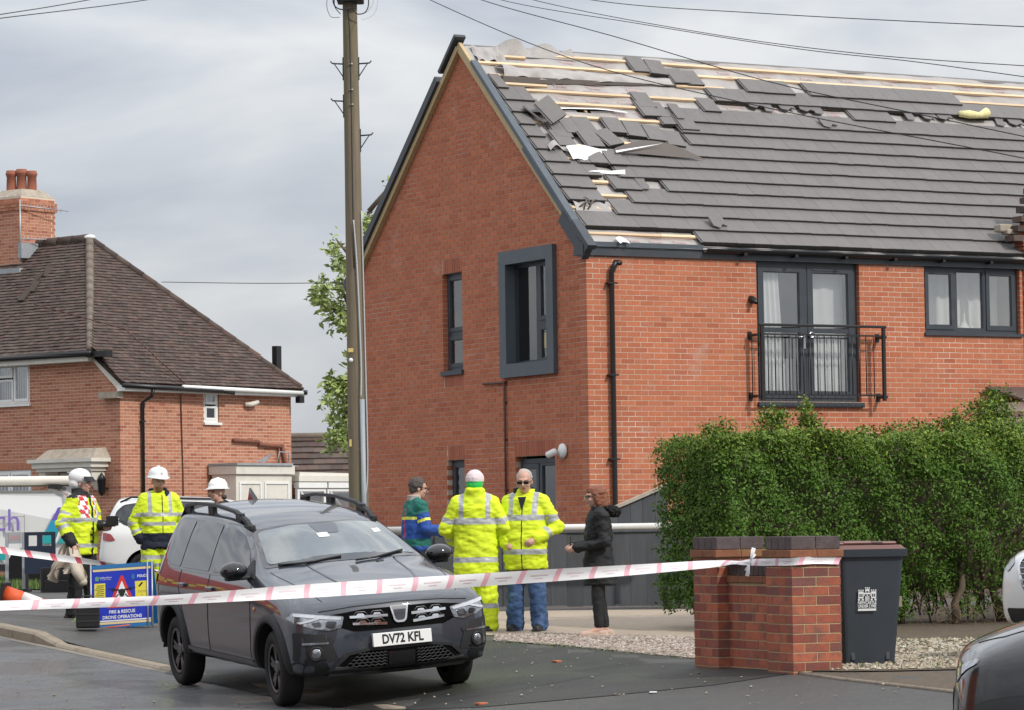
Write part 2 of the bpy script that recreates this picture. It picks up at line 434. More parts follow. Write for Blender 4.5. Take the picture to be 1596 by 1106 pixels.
# ------------------------------------------------------------------ setting: ground, road, kerb, grass, hills
def clip_cell(poly, x0, x1, y0, y1):
    def cut(pts, ax, lim, keep_less):
        out = []
        for i in range(len(pts)):
            a, b = pts[i], pts[(i + 1) % len(pts)]
            ia = (a[ax] <= lim) == keep_less or a[ax] == lim; ib = (b[ax] <= lim) == keep_less or b[ax] == lim
            if ia: out.append(a)
            if ia != ib:
                t = (lim - a[ax]) / (b[ax] - a[ax]); out.append((a[0] + (b[0] - a[0]) * t, a[1] + (b[1] - a[1]) * t))
        return out
    p = poly
    for ax, lim, kl in ((0, x0, False), (0, x1, True), (1, y0, False), (1, y1, True)):
        p = cut(p, ax, lim, kl)
        if len(p) < 3: return []
    return p
def poly_cells(poly, step):
    xs = [p[0] for p in poly]; ys = [p[1] for p in poly]
    x = math.floor(min(xs) / step) * step
    while x < max(xs):
        y = math.floor(min(ys) / step) * step
        while y < max(ys):
            c = clip_cell(poly, x, x + step, y, y + step)
            if len(c) >= 3: yield c
            y += step
        x += step
def sheet(name, poly, mat, dz, step=0.5, kind='structure'):
    mb = MB()
    for c in poly_cells(poly, step):
        mb.add([(p[0], p[1], ground_z(p[0], p[1]) + dz) for p in c], [tuple(range(len(c)))], 0, True)
    o = mb.build(name, mat); bm = bmesh.new(); bm.from_mesh(o.data); bmesh.ops.remove_doubles(bm, verts=bm.verts, dist=0.001)
    bmesh.ops.recalc_face_normals(bm, faces=bm.faces); bm.to_mesh(o.data); bm.free()
    for p in o.data.polygons: pass
    if o.data.polygons and sum(p.normal.z for p in o.data.polygons) < 0: o.data.flip_normals()
    return tag(o, kind=kind)
def inside(poly, x, y):
    r = False; n = len(poly)
    for i in range(n):
        (x1, y1), (x2, y2) = poly[i], poly[(i + 1) % n]
        if (y1 > y) != (y2 > y) and x < (x2 - x1) * (y - y1) / (y2 - y1) + x1: r = not r
    return r
def gpx(*pts): return [(lambda q: (q.x, q.y))(on_ground(*p)) for p in pts]

def dsxy(d, s): return KN * (d + KC) + KU * s
def strip_grid(name, dl, sl_, mat, zf):
    P = []
    for d in dl:
        row = []
        for s in sl_:
            q = dsxy(d, s); row.append((q.x, q.y, zf(d, s, q)))
        P.append(row)
    mb = MB(); mb.grid(P); o = mb.build(name, mat)
    if sum(p.normal.z for p in o.data.polygons) < 0: o.data.flip_normals()
    return tag(o, kind='structure')
S_L = [-40, 0, 10] + [14 + i * 1.0 for i in range(40)] + [56, 62, 70, 80, 95, 110, 130]
strip_grid('road', [-60, -30, -15, -8, -5, -3.5, -2.5, -1.8, -1.2, -.8, -.5, -.25, 0.02], S_L, M['tarmac_road'], lambda d, s, q: road_z(s) - 0.02 * 0)
def pave_z(d, s, q):
    return ground_z(q.x, q.y) if d > 0.1 else road_z(s) - 0.05
_gz = ground_z
def ground_z(x, y):
    d, s = ds(x, y); z = _gz(x, y)
    if d > 0: z += 0.085 * sstep((s - 34.7) / 0.9) * (1 - sstep((d - 0.2) / 1.4))
    return z
strip_grid('pavement', [0.124, .3, .5, .8, 1.1, 1.4, 1.8, 2.2, 2.7, 3.2, 4, 5, 7, 10, 14, 20, 30, 50, 80], S_L, M['tarmac_pavement'], lambda d, s, q: ground_z(q.x, q.y))
# far land beyond the street, reaching the horizon
mb = MB(); mb.add([(-3000, 100, .3), (3000, 100, .3), (3000, 4000, .3), (-3000, 4000, .3)], [(0, 1, 2, 3)])
mb.add([(-3000, -400, -.25), (3000, -400, -.25), (3000, 100, -.25), (-3000, 100, -.25)], [(0, 1, 2, 3)])
tag(mb.build('ground', M['grass_ground']), kind='structure')
P = []
for i in range(41):
    x = -320 + i * 16; row = []
    for j in range(6):
        h = (26 + 7 * math.sin(i * .37 + 1.0) + 4 * math.sin(i * .9) + 2 * math.sin(i * 2.3)) * math.sin(j / 5 * math.pi / 2)
        row.append((x, 1150 + j * 30 + 10 * math.sin(i * .6), h))
    P.append(row)
mb = MB(); mb.grid(P); tag(mb.build('hills', M['hill']), kind='structure')

# kerb: one stone after another, dropped in front of the drive
kerb = empty('kerb', dsxy(0, 27).to_3d()); kerb['kind'] = 'structure'
s = 19.5
while s < 46:
    ln = 0.9
    def up(s_): return 0.028 + 0.085 * sstep((s_ - 34.7) / 0.9)
    vs = []
    for (d_, top) in ((-0.001, 0), (0.125, 1)):
        for s_ in (s + 0.006, s + ln - 0.006):
            q = dsxy(d_, s_); zt = road_z(s_) + up(s_) + (0.012 if top else 0)
            vs += [(q.x, q.y, zt - 0.25), (q.x, q.y, zt)]
    # chamfered road-side edge
    qa, qb = dsxy(0.03, s + .006), dsxy(0.03, s + ln - .006)
    vs[1] = (vs[1][0], vs[1][1], vs[1][2] - 0.02); vs[3] = (vs[3][0], vs[3][1], vs[3][2] - 0.02)
    vs += [(qa.x, qa.y, road_z(s) + up(s) + .004), (qb.x, qb.y, road_z(s + ln) + up(s + ln) + .004)]
    mb = MB(); mb.add(vs, [(0, 2, 3, 1), (1, 3, 9, 8), (8, 9, 7, 5), (5, 7, 6, 4), (0, 1, 8, 5, 4), (2, 6, 7, 9, 3)])
    o = mb.build('kerb_stone', M['kerb_concrete']); o.parent = kerb; o.matrix_parent_inverse = Matrix.Translation(-kerb.location)
    s += ln
# pale channel of grit along the kerb
strip_grid('gutter_channel', [-0.11, -0.06, -0.003], [19 + i * .9 for i in range(26)], M['channel'],
           lambda d, s, q: road_z(s) + 0.004 if d > -0.10 else road_z(s) + 0.002)

apron_poly = gpx((640, 1106), (745, 1102), (940, 1085), (1115, 1067), (1248, 1047), (1195, 1034), (1090, 1026), (980, 1016), (880, 1006), (800, 1000), (765, 998), (600, 990), (430, 1000), (300, 1030), (256, 1049), (470, 1095), (560, 1106))
sheet('drive_apron', apron_poly, M['tarmac_apron'], 0.005, 0.4)
gravel_poly = gpx((770, 999), (800, 1001), (880, 1007), (980, 1017), (1092, 1028), (1180, 1030), (1200, 1005), (1090, 994), (985, 991), (900, 989), (840, 988), (770, 990))
sheet('gravel_bed', gravel_poly, M['gravel'], 0.008, 0.3)
path_poly = gpx((600, 992), (770, 990), (840, 988), (900, 989), (985, 991), (1150, 998)) + [(3.0, 37.4), (-2.2, 37.4)]
sheet('concrete_path', path_poly, M['concrete_path'], 0.006, 0.5)
bed_poly = gpx((1238, 1047), (1315, 1047), (1400, 1046), (1480, 1044), (1596, 1042)) + [(7.5, 30), (8.5, 38), (2.2, 38), (2.0, 30)]
sheet('garden_bed', bed_poly, M['soil'], 0.010, 0.5)
stone_poly = gpx((1240, 1046), (1315, 1046), (1480, 1043), (1580, 1042)) + [(5.5, 29.0), (5.6, 31.5), (3.4, 31.5), (2.6, 29)]
slab_poly = gpx((1240, 1049), (1315, 1049), (1480, 1046), (1596, 1045), (1596, 1095), (1480, 1077), (1395, 1067), (1310, 1058))
sheet('brown_tarmac', slab_poly, M['concrete_path'] if False else M['soil'], 0.006, 0.4)
pts = gpx((1242, 1049), (1310, 1059), (1395, 1068), (1480, 1078), (1596, 1097))
mb = MB(); mb.tube([(x, y, ground_z(x, y) + 0.004) for x, y in pts], 0.018, 6)
tag(mb.build('edging_strip', M['kerb_concrete']), kind='structure')

def scatter_stones(name, poly, n, size, mat, dens=None):
    xs = [p[0] for p in poly]; ys = [p[1] for p in poly]
    oct_v = np.array([(1, 0, 0), (-1, 0, 0), (0, 1, 0), (0, -1, 0), (0, 0, .7), (0, 0, -.7)], float)
    oct_f = np.array([(0, 2, 4), (2, 1, 4), (1, 3, 4), (3, 0, 4), (2, 0, 5), (1, 2, 5), (3, 1, 5), (0, 3, 5)])
    V = []; F = []; T = []; k = 0
    while k < n:
        x, y = rng.uniform(min(xs), max(xs)), rng.uniform(min(ys), max(ys))
        if not inside(poly, x, y): continue
        if dens and rng.random() > dens(x, y): continue
        r = size * rng.uniform(.5, 1.3); a = rng.random() * 6.28
        c, s_ = math.cos(a), math.sin(a); Q = oct_v * np.array([r, r * rng.uniform(.6, 1), r * rng.uniform(.5, 1)]) * (1 + nrng.uniform(-.25, .25, (6, 3)))
        Q = Q @ np.array([[c, s_, 0], [-s_, c, 0], [0, 0, 1]])
        V.append(Q + np.array([x, y, ground_z(x, y) + 0.010 + r * .2])); F.append(oct_f + 6 * k); T += [rng.random()] * 8; k += 1
    return link(name, fast_mesh(name, np.concatenate(V), np.concatenate(F), mat, T))
tag(scatter_stones('gravel_stones', gravel_poly, 5200, 0.02, M['gravel_stone']), kind='stuff')
tag(scatter_stones('white_stones', stone_poly, 4200, 0.024, M['white_stone']), kind='stuff')
big = gpx((0, 1080), (430, 1100), (560, 1104), (760, 1102), (1240, 1060), (1470, 1080), (1200, 1052), (1000, 1025), (770, 1004), (300, 1000), (150, 1000), (0, 1020))
tag(scatter_stones('debris', gpx((770, 1004), (1000, 1025), (1240, 1050), (1470, 1080), (1400, 1106), (600, 1106), (690, 1060)), 70, 0.014, M['white_stone']), kind='stuff')
tag(scatter_stones('grit', gpx((0, 1030), (250, 1060), (420, 1100), (20, 1106)), 30, 0.014, M['kerb_concrete']), kind='stuff')

# grass and moss
def grass(name, poly, n, h, lean=.5):
    xs = [p[0] for p in poly]; ys = [p[1] for p in poly]; V = []; T = []; k = 0
    while k < n:
        x, y = rng.uniform(min(xs), max(xs)), rng.uniform(min(ys), max(ys))
        if not inside(poly, x, y): continue
        hh = h * rng.uniform(.4, 1.2); a = rng.random() * 6.28; w = h * .09; z = ground_z(x, y)
        dx, dy = math.cos(a), math.sin(a); l = lean * hh * rng.random()
        V += [(x - dx * w, y - dy * w, z), (x + dx * w, y + dy * w, z), (x - dy * l, y + dx * l, z + hh)]; T.append(rng.random()); k += 1
    F = np.arange(3 * n).reshape(-1, 3)
    return tag(link(name, fast_mesh(name, V, F, M['grass_blade'], T)), kind='stuff')
verge = gpx((-60, 917), (60, 919), (128, 917), (134, 911), (120, 905), (-60, 904))
sheet('grass_verge', verge, M['grass_ground'], 0.02, 1.5)
grass('grass', verge, 6500, 0.15)
for pl, n, h in ((gpx((770, 1001), (840, 1006), (960, 1017), (1080, 1028), (1080, 1024), (960, 1012), (840, 1001), (770, 997)), 500, .035),
           (gpx((1090, 1030), (1170, 1038), (1240, 1046), (1240, 1042), (1170, 1033), (1090, 1024)), 350, .04),
           (gpx((1205, 1042), (1236, 1048), (1240, 1044), (1210, 1038)), 160, .07), (stone_poly, 900, .06)):
    grass('weeds', pl, n, h)
# ------------------------------------------------------------------ main house: red brick, storm-stripped roof
TH = R(29.5)
HO = at(916.5, 600, 46.5); HO.z = 0.45
house = empty('brick_house', HO, TH, 'red brick house with its roof tiles ripped off by the wind', 'house')
HM = Matrix.Translation(HO) @ Matrix.Rotation(TH, 4, 'Z')
GAB = Matrix(((0, 1, 0, 0), (-1, 0, 0, 0), (0, 0, 1, 0), (0, 0, 0, 1)))   # (right, into wall, up) -> house axes, for the gable
DEP, RIDGE_Y, SLOPE, EAVE_Z, FLEN = 7.2, 3.6, 3.3 / 3.6, 5.10, 7.83
ROOF_A = math.atan(SLOPE); CA, SA = math.cos(ROOF_A), math.sin(ROOF_A)
COURSE = 0.075

def intervals(u0, u1, w, openings):
    iv = [(u0, u1)]
    for (a, b, c, d) in openings:
        if c < w < d:
            nx = []
            for (p, q) in iv:
                if b <= p or a >= q: nx.append((p, q)); continue
                if a > p: nx.append((p, a))
                if b < q: nx.append((b, q))
            iv = nx
    return iv
def brickwork(u_lo, u_hi, h, openings, start_odd, start_even, soldiers=(), bl=0.214, joint=0.011, course=COURSE, clip=None, z0=0.0, flemish=False):
    """-> list of bricks (u0,u1,z0,z1,full) and mortar strips (u0,u1,z0,z1)"""
    br = []; mo = []
    n = int(round(h / course))
    for k in range(n):
        z = z0 + k * course; mid = z + course / 2
        lo, hi = (u_lo, u_hi) if clip is None else clip(mid + course / 2, u_lo, u_hi)
        if hi - lo < 0.05: continue
        for (a, b) in intervals(lo, hi, mid, list(openings)):
            mo.append((a + .004, b - .004, z, z + course))
        st = start_odd if k % 2 else start_even
        u = st; j = 0
        while u < hi:
            L_ = bl if not (flemish and (j + k) % 2) else (bl - joint) / 2
            for (a, b) in intervals(max(u, lo), min(u + L_, hi), mid, list(openings) + list(soldiers)):
                if b - a > 0.02: br.append((a, b, z + joint / 2, z + course - joint / 2, b - a > L_ - .001))
            u += L_ + joint; j += 1
        if st > u_lo + 0.02:
            pass
    for (a, b, c, d) in soldiers:
        u = a
        while u < b - .03:
            br.append((u + .004, min(u + .071, b), c + .004, d - .004, False)); u += .075
    return br, mo

# openings in (u, z): facade u along x, gable u along y
fac_open = [(2.905, 4.75, 2.84, 4.92), (5.955, 7.775, 3.90, 4.92)]
gab_open = [(3.70, 4.33, 3.45, 4.95), (0.95, 2.32, 3.40, 5.00), (3.70, 4.25, -.1, 2.10), (0.965, 2.13, -.1, 2.10)]
gab_sold = [(3.70, 4.33, 4.95, 5.175), (3.70, 4.33, 3.225, 3.45), (3.70, 4.25, 2.10, 2.325), (.965, 2.13, 2.10, 2.325)]
def gable_clip(z, lo, hi):
    if z <= EAVE_Z - .05: return lo, hi
    t = (z - EAVE_Z) / SLOPE + .02
    return max(lo, t), min(hi, DEP - t)
fb, fm = brickwork(0, FLEN, 4.95, fac_open, 0.1125, 0.0)
gb, gm = brickwork(0, DEP, 8.4, gab_open, 0.0, 0.1125, gab_sold, clip=gable_clip)

wall_f = boxes_mesh('wall', [(max(a, .003), b, .003, .22, c, d) for a, b, c, d in fm], M['mortar_buff'])
wall = link('wall', wall_f, house)
wall_g = boxes_mesh('gable_wall', [(.007, .2, max(a, .222), b, c, d) for a, b, c, d in gm], M['mortar_buff'])
gwall = link('gable_wall', wall_g, house)
def jit(): return rng.uniform(-.0009, .0009)
# the bricks that show largest: separate pieces; the others are one mesh
cand = [(-(abs(a - 1.45) + .6 * abs((c + d) / 2 - 3.9)), i) for i, (a, b, c, d, full) in enumerate(fb) if full and a < 2.9 and c > 2.2]
cand.sort(reverse=True); single = set(i for _, i in cand[:300])
bm_ = MB(); bm_.box(-.1075, .1075, 0, .1, -.0325, .0325); brick_me = bm_.mesh('brick', M['brick_red'])
rest = []
for i, (a, b, c, d, full) in enumerate(fb):
    if i in single:
        o = link('brick', brick_me, wall); o.location = ((a + b) / 2, jit(), (c + d) / 2)
    else: rest.append((a, b, jit(), .1, c, d))
tag(link('brickwork', boxes_mesh('brickwork', rest, M['brick_red'], nrng.random(len(rest))), wall), kind='stuff')
gsel = [i for i, b in enumerate(gb) if not (b[3] - b[2] > .1)]
tag(link('brickwork', boxes_mesh('brickwork', [(jit(), .1, gb[i][0], gb[i][1], gb[i][2], gb[i][3]) for i in gsel], M['brick_red'], nrng.random(len(gsel))), gwall), kind='stuff')
ssel = [b for b in gb if b[3] - b[2] > .1]
sol_me = {}
for b in ssel:
    mb = MB(); mb.box(jit(), .1, b[0], b[1], b[2], b[3]); mb.build('soldier_brick', M['brick_soldier'], gwall)
# far walls and inside
mb = MB(); mb.box(.21, 12.5, DEP - .2, DEP, 0, 5.1); mb.box(FLEN + 2.2, FLEN + 2.4, .3, DEP - .2, 0, 5.1); mb.box(.25, 12, .23, DEP - .21, 2.45, 2.55)
mb.build('back_wall', M['mortar_buff'], house)

# ---- window builder. x right, y into the wall, z up
def frame_rect(mb, x0, x1, z0, z1, t, y0, y1, m=0, Mx=None):
    mb.box(x0, x1, y0, y1, z0, z0 + t, m, Mx); mb.box(x0, x1, y0, y1, z1 - t, z1, m, Mx)
    mb.box(x0, x0 + t, y0 + .001, y1 - .001, z0 + t, z1 - t, m, Mx); mb.box(x1 - t, x1, y0 + .001, y1 - .001, z0 + t, z1 - t, m, Mx)
def sash(parent, Mx, x0, x1, z0, z1, t, y, mat, glass, opening=True):
    """one light: sash frame with a pane set back in it"""
    mb = MB(); frame_rect(mb, x0, x1, z0, z1, t, y, y + .05, 0, Mx)
    frame_rect(mb, x0 + t, x1 - t, z0 + t, z1 - t, .012, y + .012, y + .04, 0, Mx)
    s_ = mb.build('sash', mat, parent)
    mb = MB(); mb.box(x0 + t, x1 - t, y + .028, y + .034, z0 + t, z1 - t, 0, Mx); mb.build('pane', glass, s_)
    return s_
GLASS = bpy.data.materials.new('clear_glass'); GLASS.use_nodes = True
def make_glass(m, tint, refl):
    n = m.node_tree.nodes; l = m.node_tree.links.new
    for q in list(n): n.remove(q)
    o = n.new('ShaderNodeOutputMaterial'); mx = n.new('ShaderNodeMixShader'); tr = n.new('ShaderNodeBsdfTransparent'); gl = n.new('ShaderNodeBsdfGlossy')
    fr = n.new('ShaderNodeLayerWeight'); fr.inputs['Blend'].default_value = refl
    tr.inputs['Color'].default_value = (*tint, 1); gl.inputs['Roughness'].default_value = 0.015
    mr = n.new('ShaderNodeMapRange'); mr.inputs['To Min'].default_value = .24; mr.inputs['To Max'].default_value = 1; l(fr.outputs['Fresnel'], mr.inputs['Value'])
    l(mr.outputs[0], mx.inputs['Fac']); l(tr.outputs[0], mx.inputs[1]); l(gl.outputs[0], mx.inputs[2]); l(mx.outputs[0], o.inputs['Surface'])
make_glass(GLASS, (.98, .99, .99), .18); M['clear_glass'] = GLASS
def room(parent, Mx, x0, x1, z0, z1, depth, y, mat='room_dark'):
    mb = MB(); mb.box(x0, x1, y + depth, y + depth + .02, z0, z1, 0, Mx)
    mb.box(x0 - .02, x0, y, y + depth, z0, z1, 0, Mx); mb.box(x1, x1 + .02, y, y + depth, z0, z1, 0, Mx)
    mb.box(x0, x1, y, y + depth, z0 - .02, z0, 0, Mx); mb.box(x0, x1, y, y + depth, z1, z1 + .02, 0, Mx)
    return mb.build('window_interior', M[mat], parent)
def drape(parent, Mx, x0, x1, z0, z1, y, mat='curtain', folds=5, amp=.025, name='curtain', flare=0.0):
    P = []; n = folds * 6
    for i in range(n + 1):
        u = i / n
        row = []
        for j in range(5):
            v = j / 4; ua = u * (1 - flare * v * (1 if flare > 0 else 0))
            row.append((x0 + (x1 - x0) * ua, y + amp * math.sin(u * folds * 6.28) * (1 - .3 * v), z0 + (z1 - z0) * v))
        P.append(row)
    mb = MB(); mb.grid(P, M=Mx); return mb.build(name, M[mat], parent)
ID = Matrix.Identity(4)
A_ = M['anthracite']
# French window with balcony rail
x0, x1, z0, z1 = 2.91, 4.745, 2.845, 4.915
fw = MB(); frame_rect(fw, x0, x1, z0, z1, .06, .075, .145)
fw.box((x0 + x1) / 2 - .022, (x0 + x1) / 2 + .022, .07, .14, z0 + .061, z1 - .061); fw.box(x0 - .02, x1 + .03, -.05, .07, z0 - .075, z0 - .004)
fwin = fw.build('french_window', A_, house)
mid = (x0 + x1) / 2
sash(fwin, ID, x0 + .062, mid - .024, z0 + .062, z1 - .062, .095, .06, A_, GLASS)
sash(fwin, ID, mid + .024, x1 - .062, z0 + .062, z1 - .062, .095, .06, A_, GLASS)
for a, b in ((x0 + .157, mid - .119), (mid + .119, x1 - .157)):
    mb = MB(); mb.box(a, b, .066, .105, 3.86, 3.93); mb.build('transom', A_, fwin)
mb = MB(); mb.box(mid + .1, mid + .62, .052, .06, z1 - .125, z1 - .10); mb.build('trickle_vent', A_, fwin)
mb = MB(); mb.bbox(mid - .075, mid - .035, .04, .06, 3.62, 3.84, .006); mb.tube([(mid - .055, .03, 3.8), (mid - .09, .0, 3.8), (mid - .20, -.005, 3.79)], .012)
mb.lathe([(.05, 0), (.05, .02), (.028, .025), (.028, 0)], 16, M=Matrix.Translation((mid + .07, .05, 3.83)) @ Matrix.Rotation(R(90), 4, 'X'))
mb.build('door_handle', M['handle_metal'], fwin)
room(fwin, ID, x0 + .02, x1 - .02, z0, z1, 1.2, .16)
drape(fwin, ID, x0 + .10, x0 + .62, z0 + .1, z1 - .12, .20, 'net_white', folds=5, flare=.22)
drape(fwin, ID, mid - .02, x1 - .1, z0 + .1, 3.86, .22, 'net_white', folds=9, amp=.02, name='net_curtain')
drape(fwin, ID, mid + .03, x1 - .10, 3.86, z1 - .1, .30, 'net_white', folds=3, amp=.015, name='net_curtain')
drape(fwin, ID, x0 + .5, mid - .08, z0 + .1, 3.5, .3, 'net_white', folds=4, name='net_curtain')
bal = MB(); bal.bbox(2.77, 5.05, -.26, -.21, 3.93, 3.97, .008); bal.box(2.84, 4.98, -.243, -.228, 3.80, 3.825); bal.box(2.84, 4.98, -.243, -.228, 2.93, 2.955)
for xx in (2.80, 4.98): bal.box(xx, xx + .045, -.26, -.215, 2.86, 3.93)
balc = bal.build('balcony_railing', M['black_metal'], house)
bar = MB(); bar.tube([(0, 0, 2.95), (0, 0, 3.805)], .0085, 6); bar_me = bar.mesh('railing_bar', M['black_metal'])
for i in range(15):
    o = link('railing_bar', bar_me, balc); o.location = (2.93 + i * .125, -.236, 0)
mb = MB()
for xx in (2.74, 5.03):
    for zz in (3.78, 2.9): mb.box(xx, xx + .05, -.215, -.002, zz, zz + .04); mb.box(xx - .01, xx + .06, -.012, -.003, zz - .04, zz + .08)
mb.tube([(4.92, -.1, 2.9), (4.92, -.1, 3.8)], .008, 6); mb.tube([(2.74, -.1, 2.9), (2.74, -.1, 3.8)], .008, 6)
mb.build('wall_bracket', M['black_metal'], balc)
# three-light window at the far end
x0, x1, z0, z1 = 5.96, 7.77, 3.905, 4.915
w = MB(); frame_rect(w, x0, x1, z0, z1, .05, .07, .14); w.box(x0 - .02, x1 + .03, -.04, .07, z0 - .05, z0 - .004)
for xx in (x0 + .62, x0 + 1.19): w.box(xx - .022, xx + .022, .072, .138, z0 + .051, z1 - .051)
w3 = w.build('window', A_, house)
sash(w3, ID, x0 + .05, x0 + .60, z0 + .05, z1 - .05, .062, .055, A_, GLASS)
sash(w3, ID, x0 + .64, x0 + 1.17, z0 + .05, z1 - .05, .02, .075, A_, GLASS)
sash(w3, ID, x0 + 1.21, x1 - .05, z0 + .05, z1 - .05, .062, .055, A_, GLASS)
room(w3, ID, x0 + .02, x1 - .02, z0, z1, .9, .15)
drape(w3, ID, x0 + .08, x1 - .08, z0 + .05, z1 - .05, .45, 'net_white', folds=9, name='net_curtain')
mb = MB()   # ornaments on the sill
for xx, r_, h_ in ((x0 + .15, .05, .16), (x0 + .27, .035, .09), (x0 + .37, .04, .1), (x0 + .48, .04, .08), (x0 + .85, .10, .11), (x0 + 1.02, .06, .06), (x0 + .7, .03, .14)):
    mb.lathe([(0.01, 0), (r_, .01), (r_ * .9, h_ * .4), (r_ * .35, h_ * .7), (r_ * .45, h_ * .85), (.005, h_)], 10, M=Matrix.Translation((xx, .2, z0 + .06)))
mb.lathe([(.1, 0), (.07, .05), (.02, .14), (.015, .24), (0.002, .27)], 10, M=Matrix.Translation((x0 + .9, .22, z0 + .06)))
mb.build('sill_ornament', M['net_white'], w3)
# gable windows
def gwin(name, u0, u1, z0, z1, y=.07): return Matrix(GAB) @ Matrix.Translation((-u1, 0, 0)), u1 - u0
Mx, wd = gwin('w', 3.70, 4.33, 3.47, 4.955)
w = MB(); frame_rect(w, .004, wd - .004, 3.475, 4.95, .05, .085, .15, 0, Mx); w.box(-.03, wd + .02, -.04, .085, 3.40, 3.468, 0, Mx); w.box(.05, wd - .05, .09, .145, 3.98, 4.06, 0, Mx)
wa = w.build('window', A_, house)
sash(wa, Mx, .05, wd - .05, 4.06, 4.90, .05, .075, A_, GLASS); sash(wa, Mx, .05, wd - .05, 3.525, 3.98, .05, .075, A_, GLASS)
room(wa, Mx, 0.01, wd - .01, 3.47, 4.95, .8, .16); drape(wa, Mx, .05, wd * .6, 3.5, 4.9, .28, 'net_white', 3, .04)
drape(wa, Mx, wd * .62, wd - .04, 3.5, 4.9, .25, 'curtain', 2, .04)
Mx, wd = gwin('w', .95, 2.32, 3.40, 5.0)
w = MB(); frame_rect(w, .02, wd - .02, 3.42, 4.98, .055, .10, .17, 0, Mx)
w.box(.02 + .72, .02 + .79, .101, .169, 3.475, 4.925, 0, Mx); w.box(.81, wd - .075, .101, .169, 3.99, 4.07, 0, Mx)
wb = w.build('window', A_, house)
sash(wb, Mx, .075, .74, 3.475, 4.925, .03, .10, A_, GLASS); sash(wb, Mx, .81, wd - .075, 4.07, 4.925, .055, .085, A_, GLASS); sash(wb, Mx, .81, wd - .075, 3.475, 3.99, .055, .085, A_, GLASS)
room(wb, Mx, .03, wd - .03, 3.43, 4.97, 1.0, .2); drape(wb, Mx, .9, wd - .1, 3.45, 4.9, .36, 'curtain', 3, .05)
drape(wb, Mx, .06, .78, 3.45, 4.92, .30, 'net_white', 2, .012, name='net_curtain')
mb = MB(); mb.box(.89, .96, .116, .119, 3.66, 3.88, 0, Mx); mb.build('yellow_sticker', M['plate_yellow'], wb)
mb = MB(); mb.add([(1.08, .114, 3.84), (1.2, .114, 3.92), (1.23, .114, 3.73), (1.14, .114, 3.76)], [(0, 1, 2, 3)], 0, False, Mx); mb.build('broken_pane_hole', M['black_plastic'], wb)
sur = MB()     # projecting metal surround
frame_rect(sur, -.11, wd + .115, 3.275, 5.135, .20, -.075, .10, 0, Mx)
sur.box(-.11 + .19, -.11 + .2, -.0751, .1, 3.48, 4.93, 0, Mx) if False else None
srd = sur.build('window_surround', M['anthracite_light'], wb)
Mx, wd = gwin('w', 3.70, 4.25, 0, 2.115)
w = MB(); frame_rect(w, .004, wd - .004, .9, 2.11, .055, .085, .15, 0, Mx); wc = w.build('window', A_, house)
sash(wc, Mx, .06, wd - .06, .955, 2.055, .06, .075, A_, GLASS); room(wc, Mx, .01, wd - .01, .9, 2.1, .8, .16)
mb = MB()
for i in range(26): mb.box(.1, wd - .1, .22, .245, 1.0 + i * .04, 1.008 + i * .04, 0, Mx)
mb.build('venetian_blind', M['net_white'], wc); drape(wc, Mx, .08, .22, .95, 1.75, .2, 'white_sheet', 2, .03)
Mx, wd = gwin('w', .965, 2.13, 0, 2.07)
w = MB(); frame_rect(w, .004, wd - .004, .02, 2.065, .07, .09, .16, 0, Mx); w.box(wd * .47, wd * .47 + .07, .091, .159, .09, 1.99, 0, Mx); wd_ = w.build('door_frame', A_, house)
sash(wd_, Mx, .075, wd * .47, .09, 1.99, .07, .08, A_, GLASS); sash(wd_, Mx, wd * .47 + .07, wd - .075, .09, 1.99, .03, .08, A_, GLASS)
mb = MB(); mb.box(.05, wd - .05, .3, .32, .1, 2.0, 0, Mx); mb.build('interior_door', M['interior_brown'], wd_)
# pipes, sensors
mb = MB(); mb.tube([(-.03, 3.04, 3.223), (-.03, 2.40, 3.213), (-.03, 2.375, 3.19), (-.03, 2.37, .1)], .018, 6)
for z in (3.2, 2.9, 2.35, 1.6): mb.box(-.045, -.002, 2.345, 2.395, z, z + .03)
mb.build('overflow_pipe', M['brown_pipe'], house)
mb = MB(); mb.tube([(.47, -.075, 4.80), (.44, -.09, 4.80), (.40, -.085, 4.74), (.386, -.06, 4.66), (.386, -.06, 1.2), (.386, -.06, 0)], .036, 12)
mb.tube([(.47, .05, 4.815), (.50, -.075, 4.81)], .038, 12); mb.tube([(.50, .0, 4.81), (.50, -.105, 4.80), (.44, -.09, 4.80)], .038, 12)
for z in (4.5, 3.2, 2.0, .9): mb.box(.31, .46, -.1, -.002, z, z + .022)
mb.build('downpipe', M['black_plastic'], house)
mb = MB(); mb.lathe([(.002, -.1), (.045, -.095), (.055, 0), (.03, .03), (.03, .08)], 14, M=Matrix.Translation((2.80, -.07, 4.31)) @ Matrix.Rotation(R(115), 4, 'X')); mb.box(2.78, 2.83, -.05, -.003, 4.33, 4.38)
mb.build('security_sensor', M['black_plastic'], house)
mb = MB(); mb.lathe([(.07, 0), (.11, .01), (.11, .035), (.07, .06), (.02, .07)], 18, M=Matrix.Translation((-.005, .70, 2.147)) @ Matrix.Rotation(R(-90), 4, 'Y'))
mb.lathe([(.045, 0), (.055, .04), (.05, .15), (.025, .17)], 14, M=Matrix.Translation((-.09, .76, 2.15)) @ Matrix.Rotation(R(-118), 4, 'Y') @ Matrix.Rotation(R(-25), 4, 'X'))
mb.build('security_camera', M['white_plastic'], house)

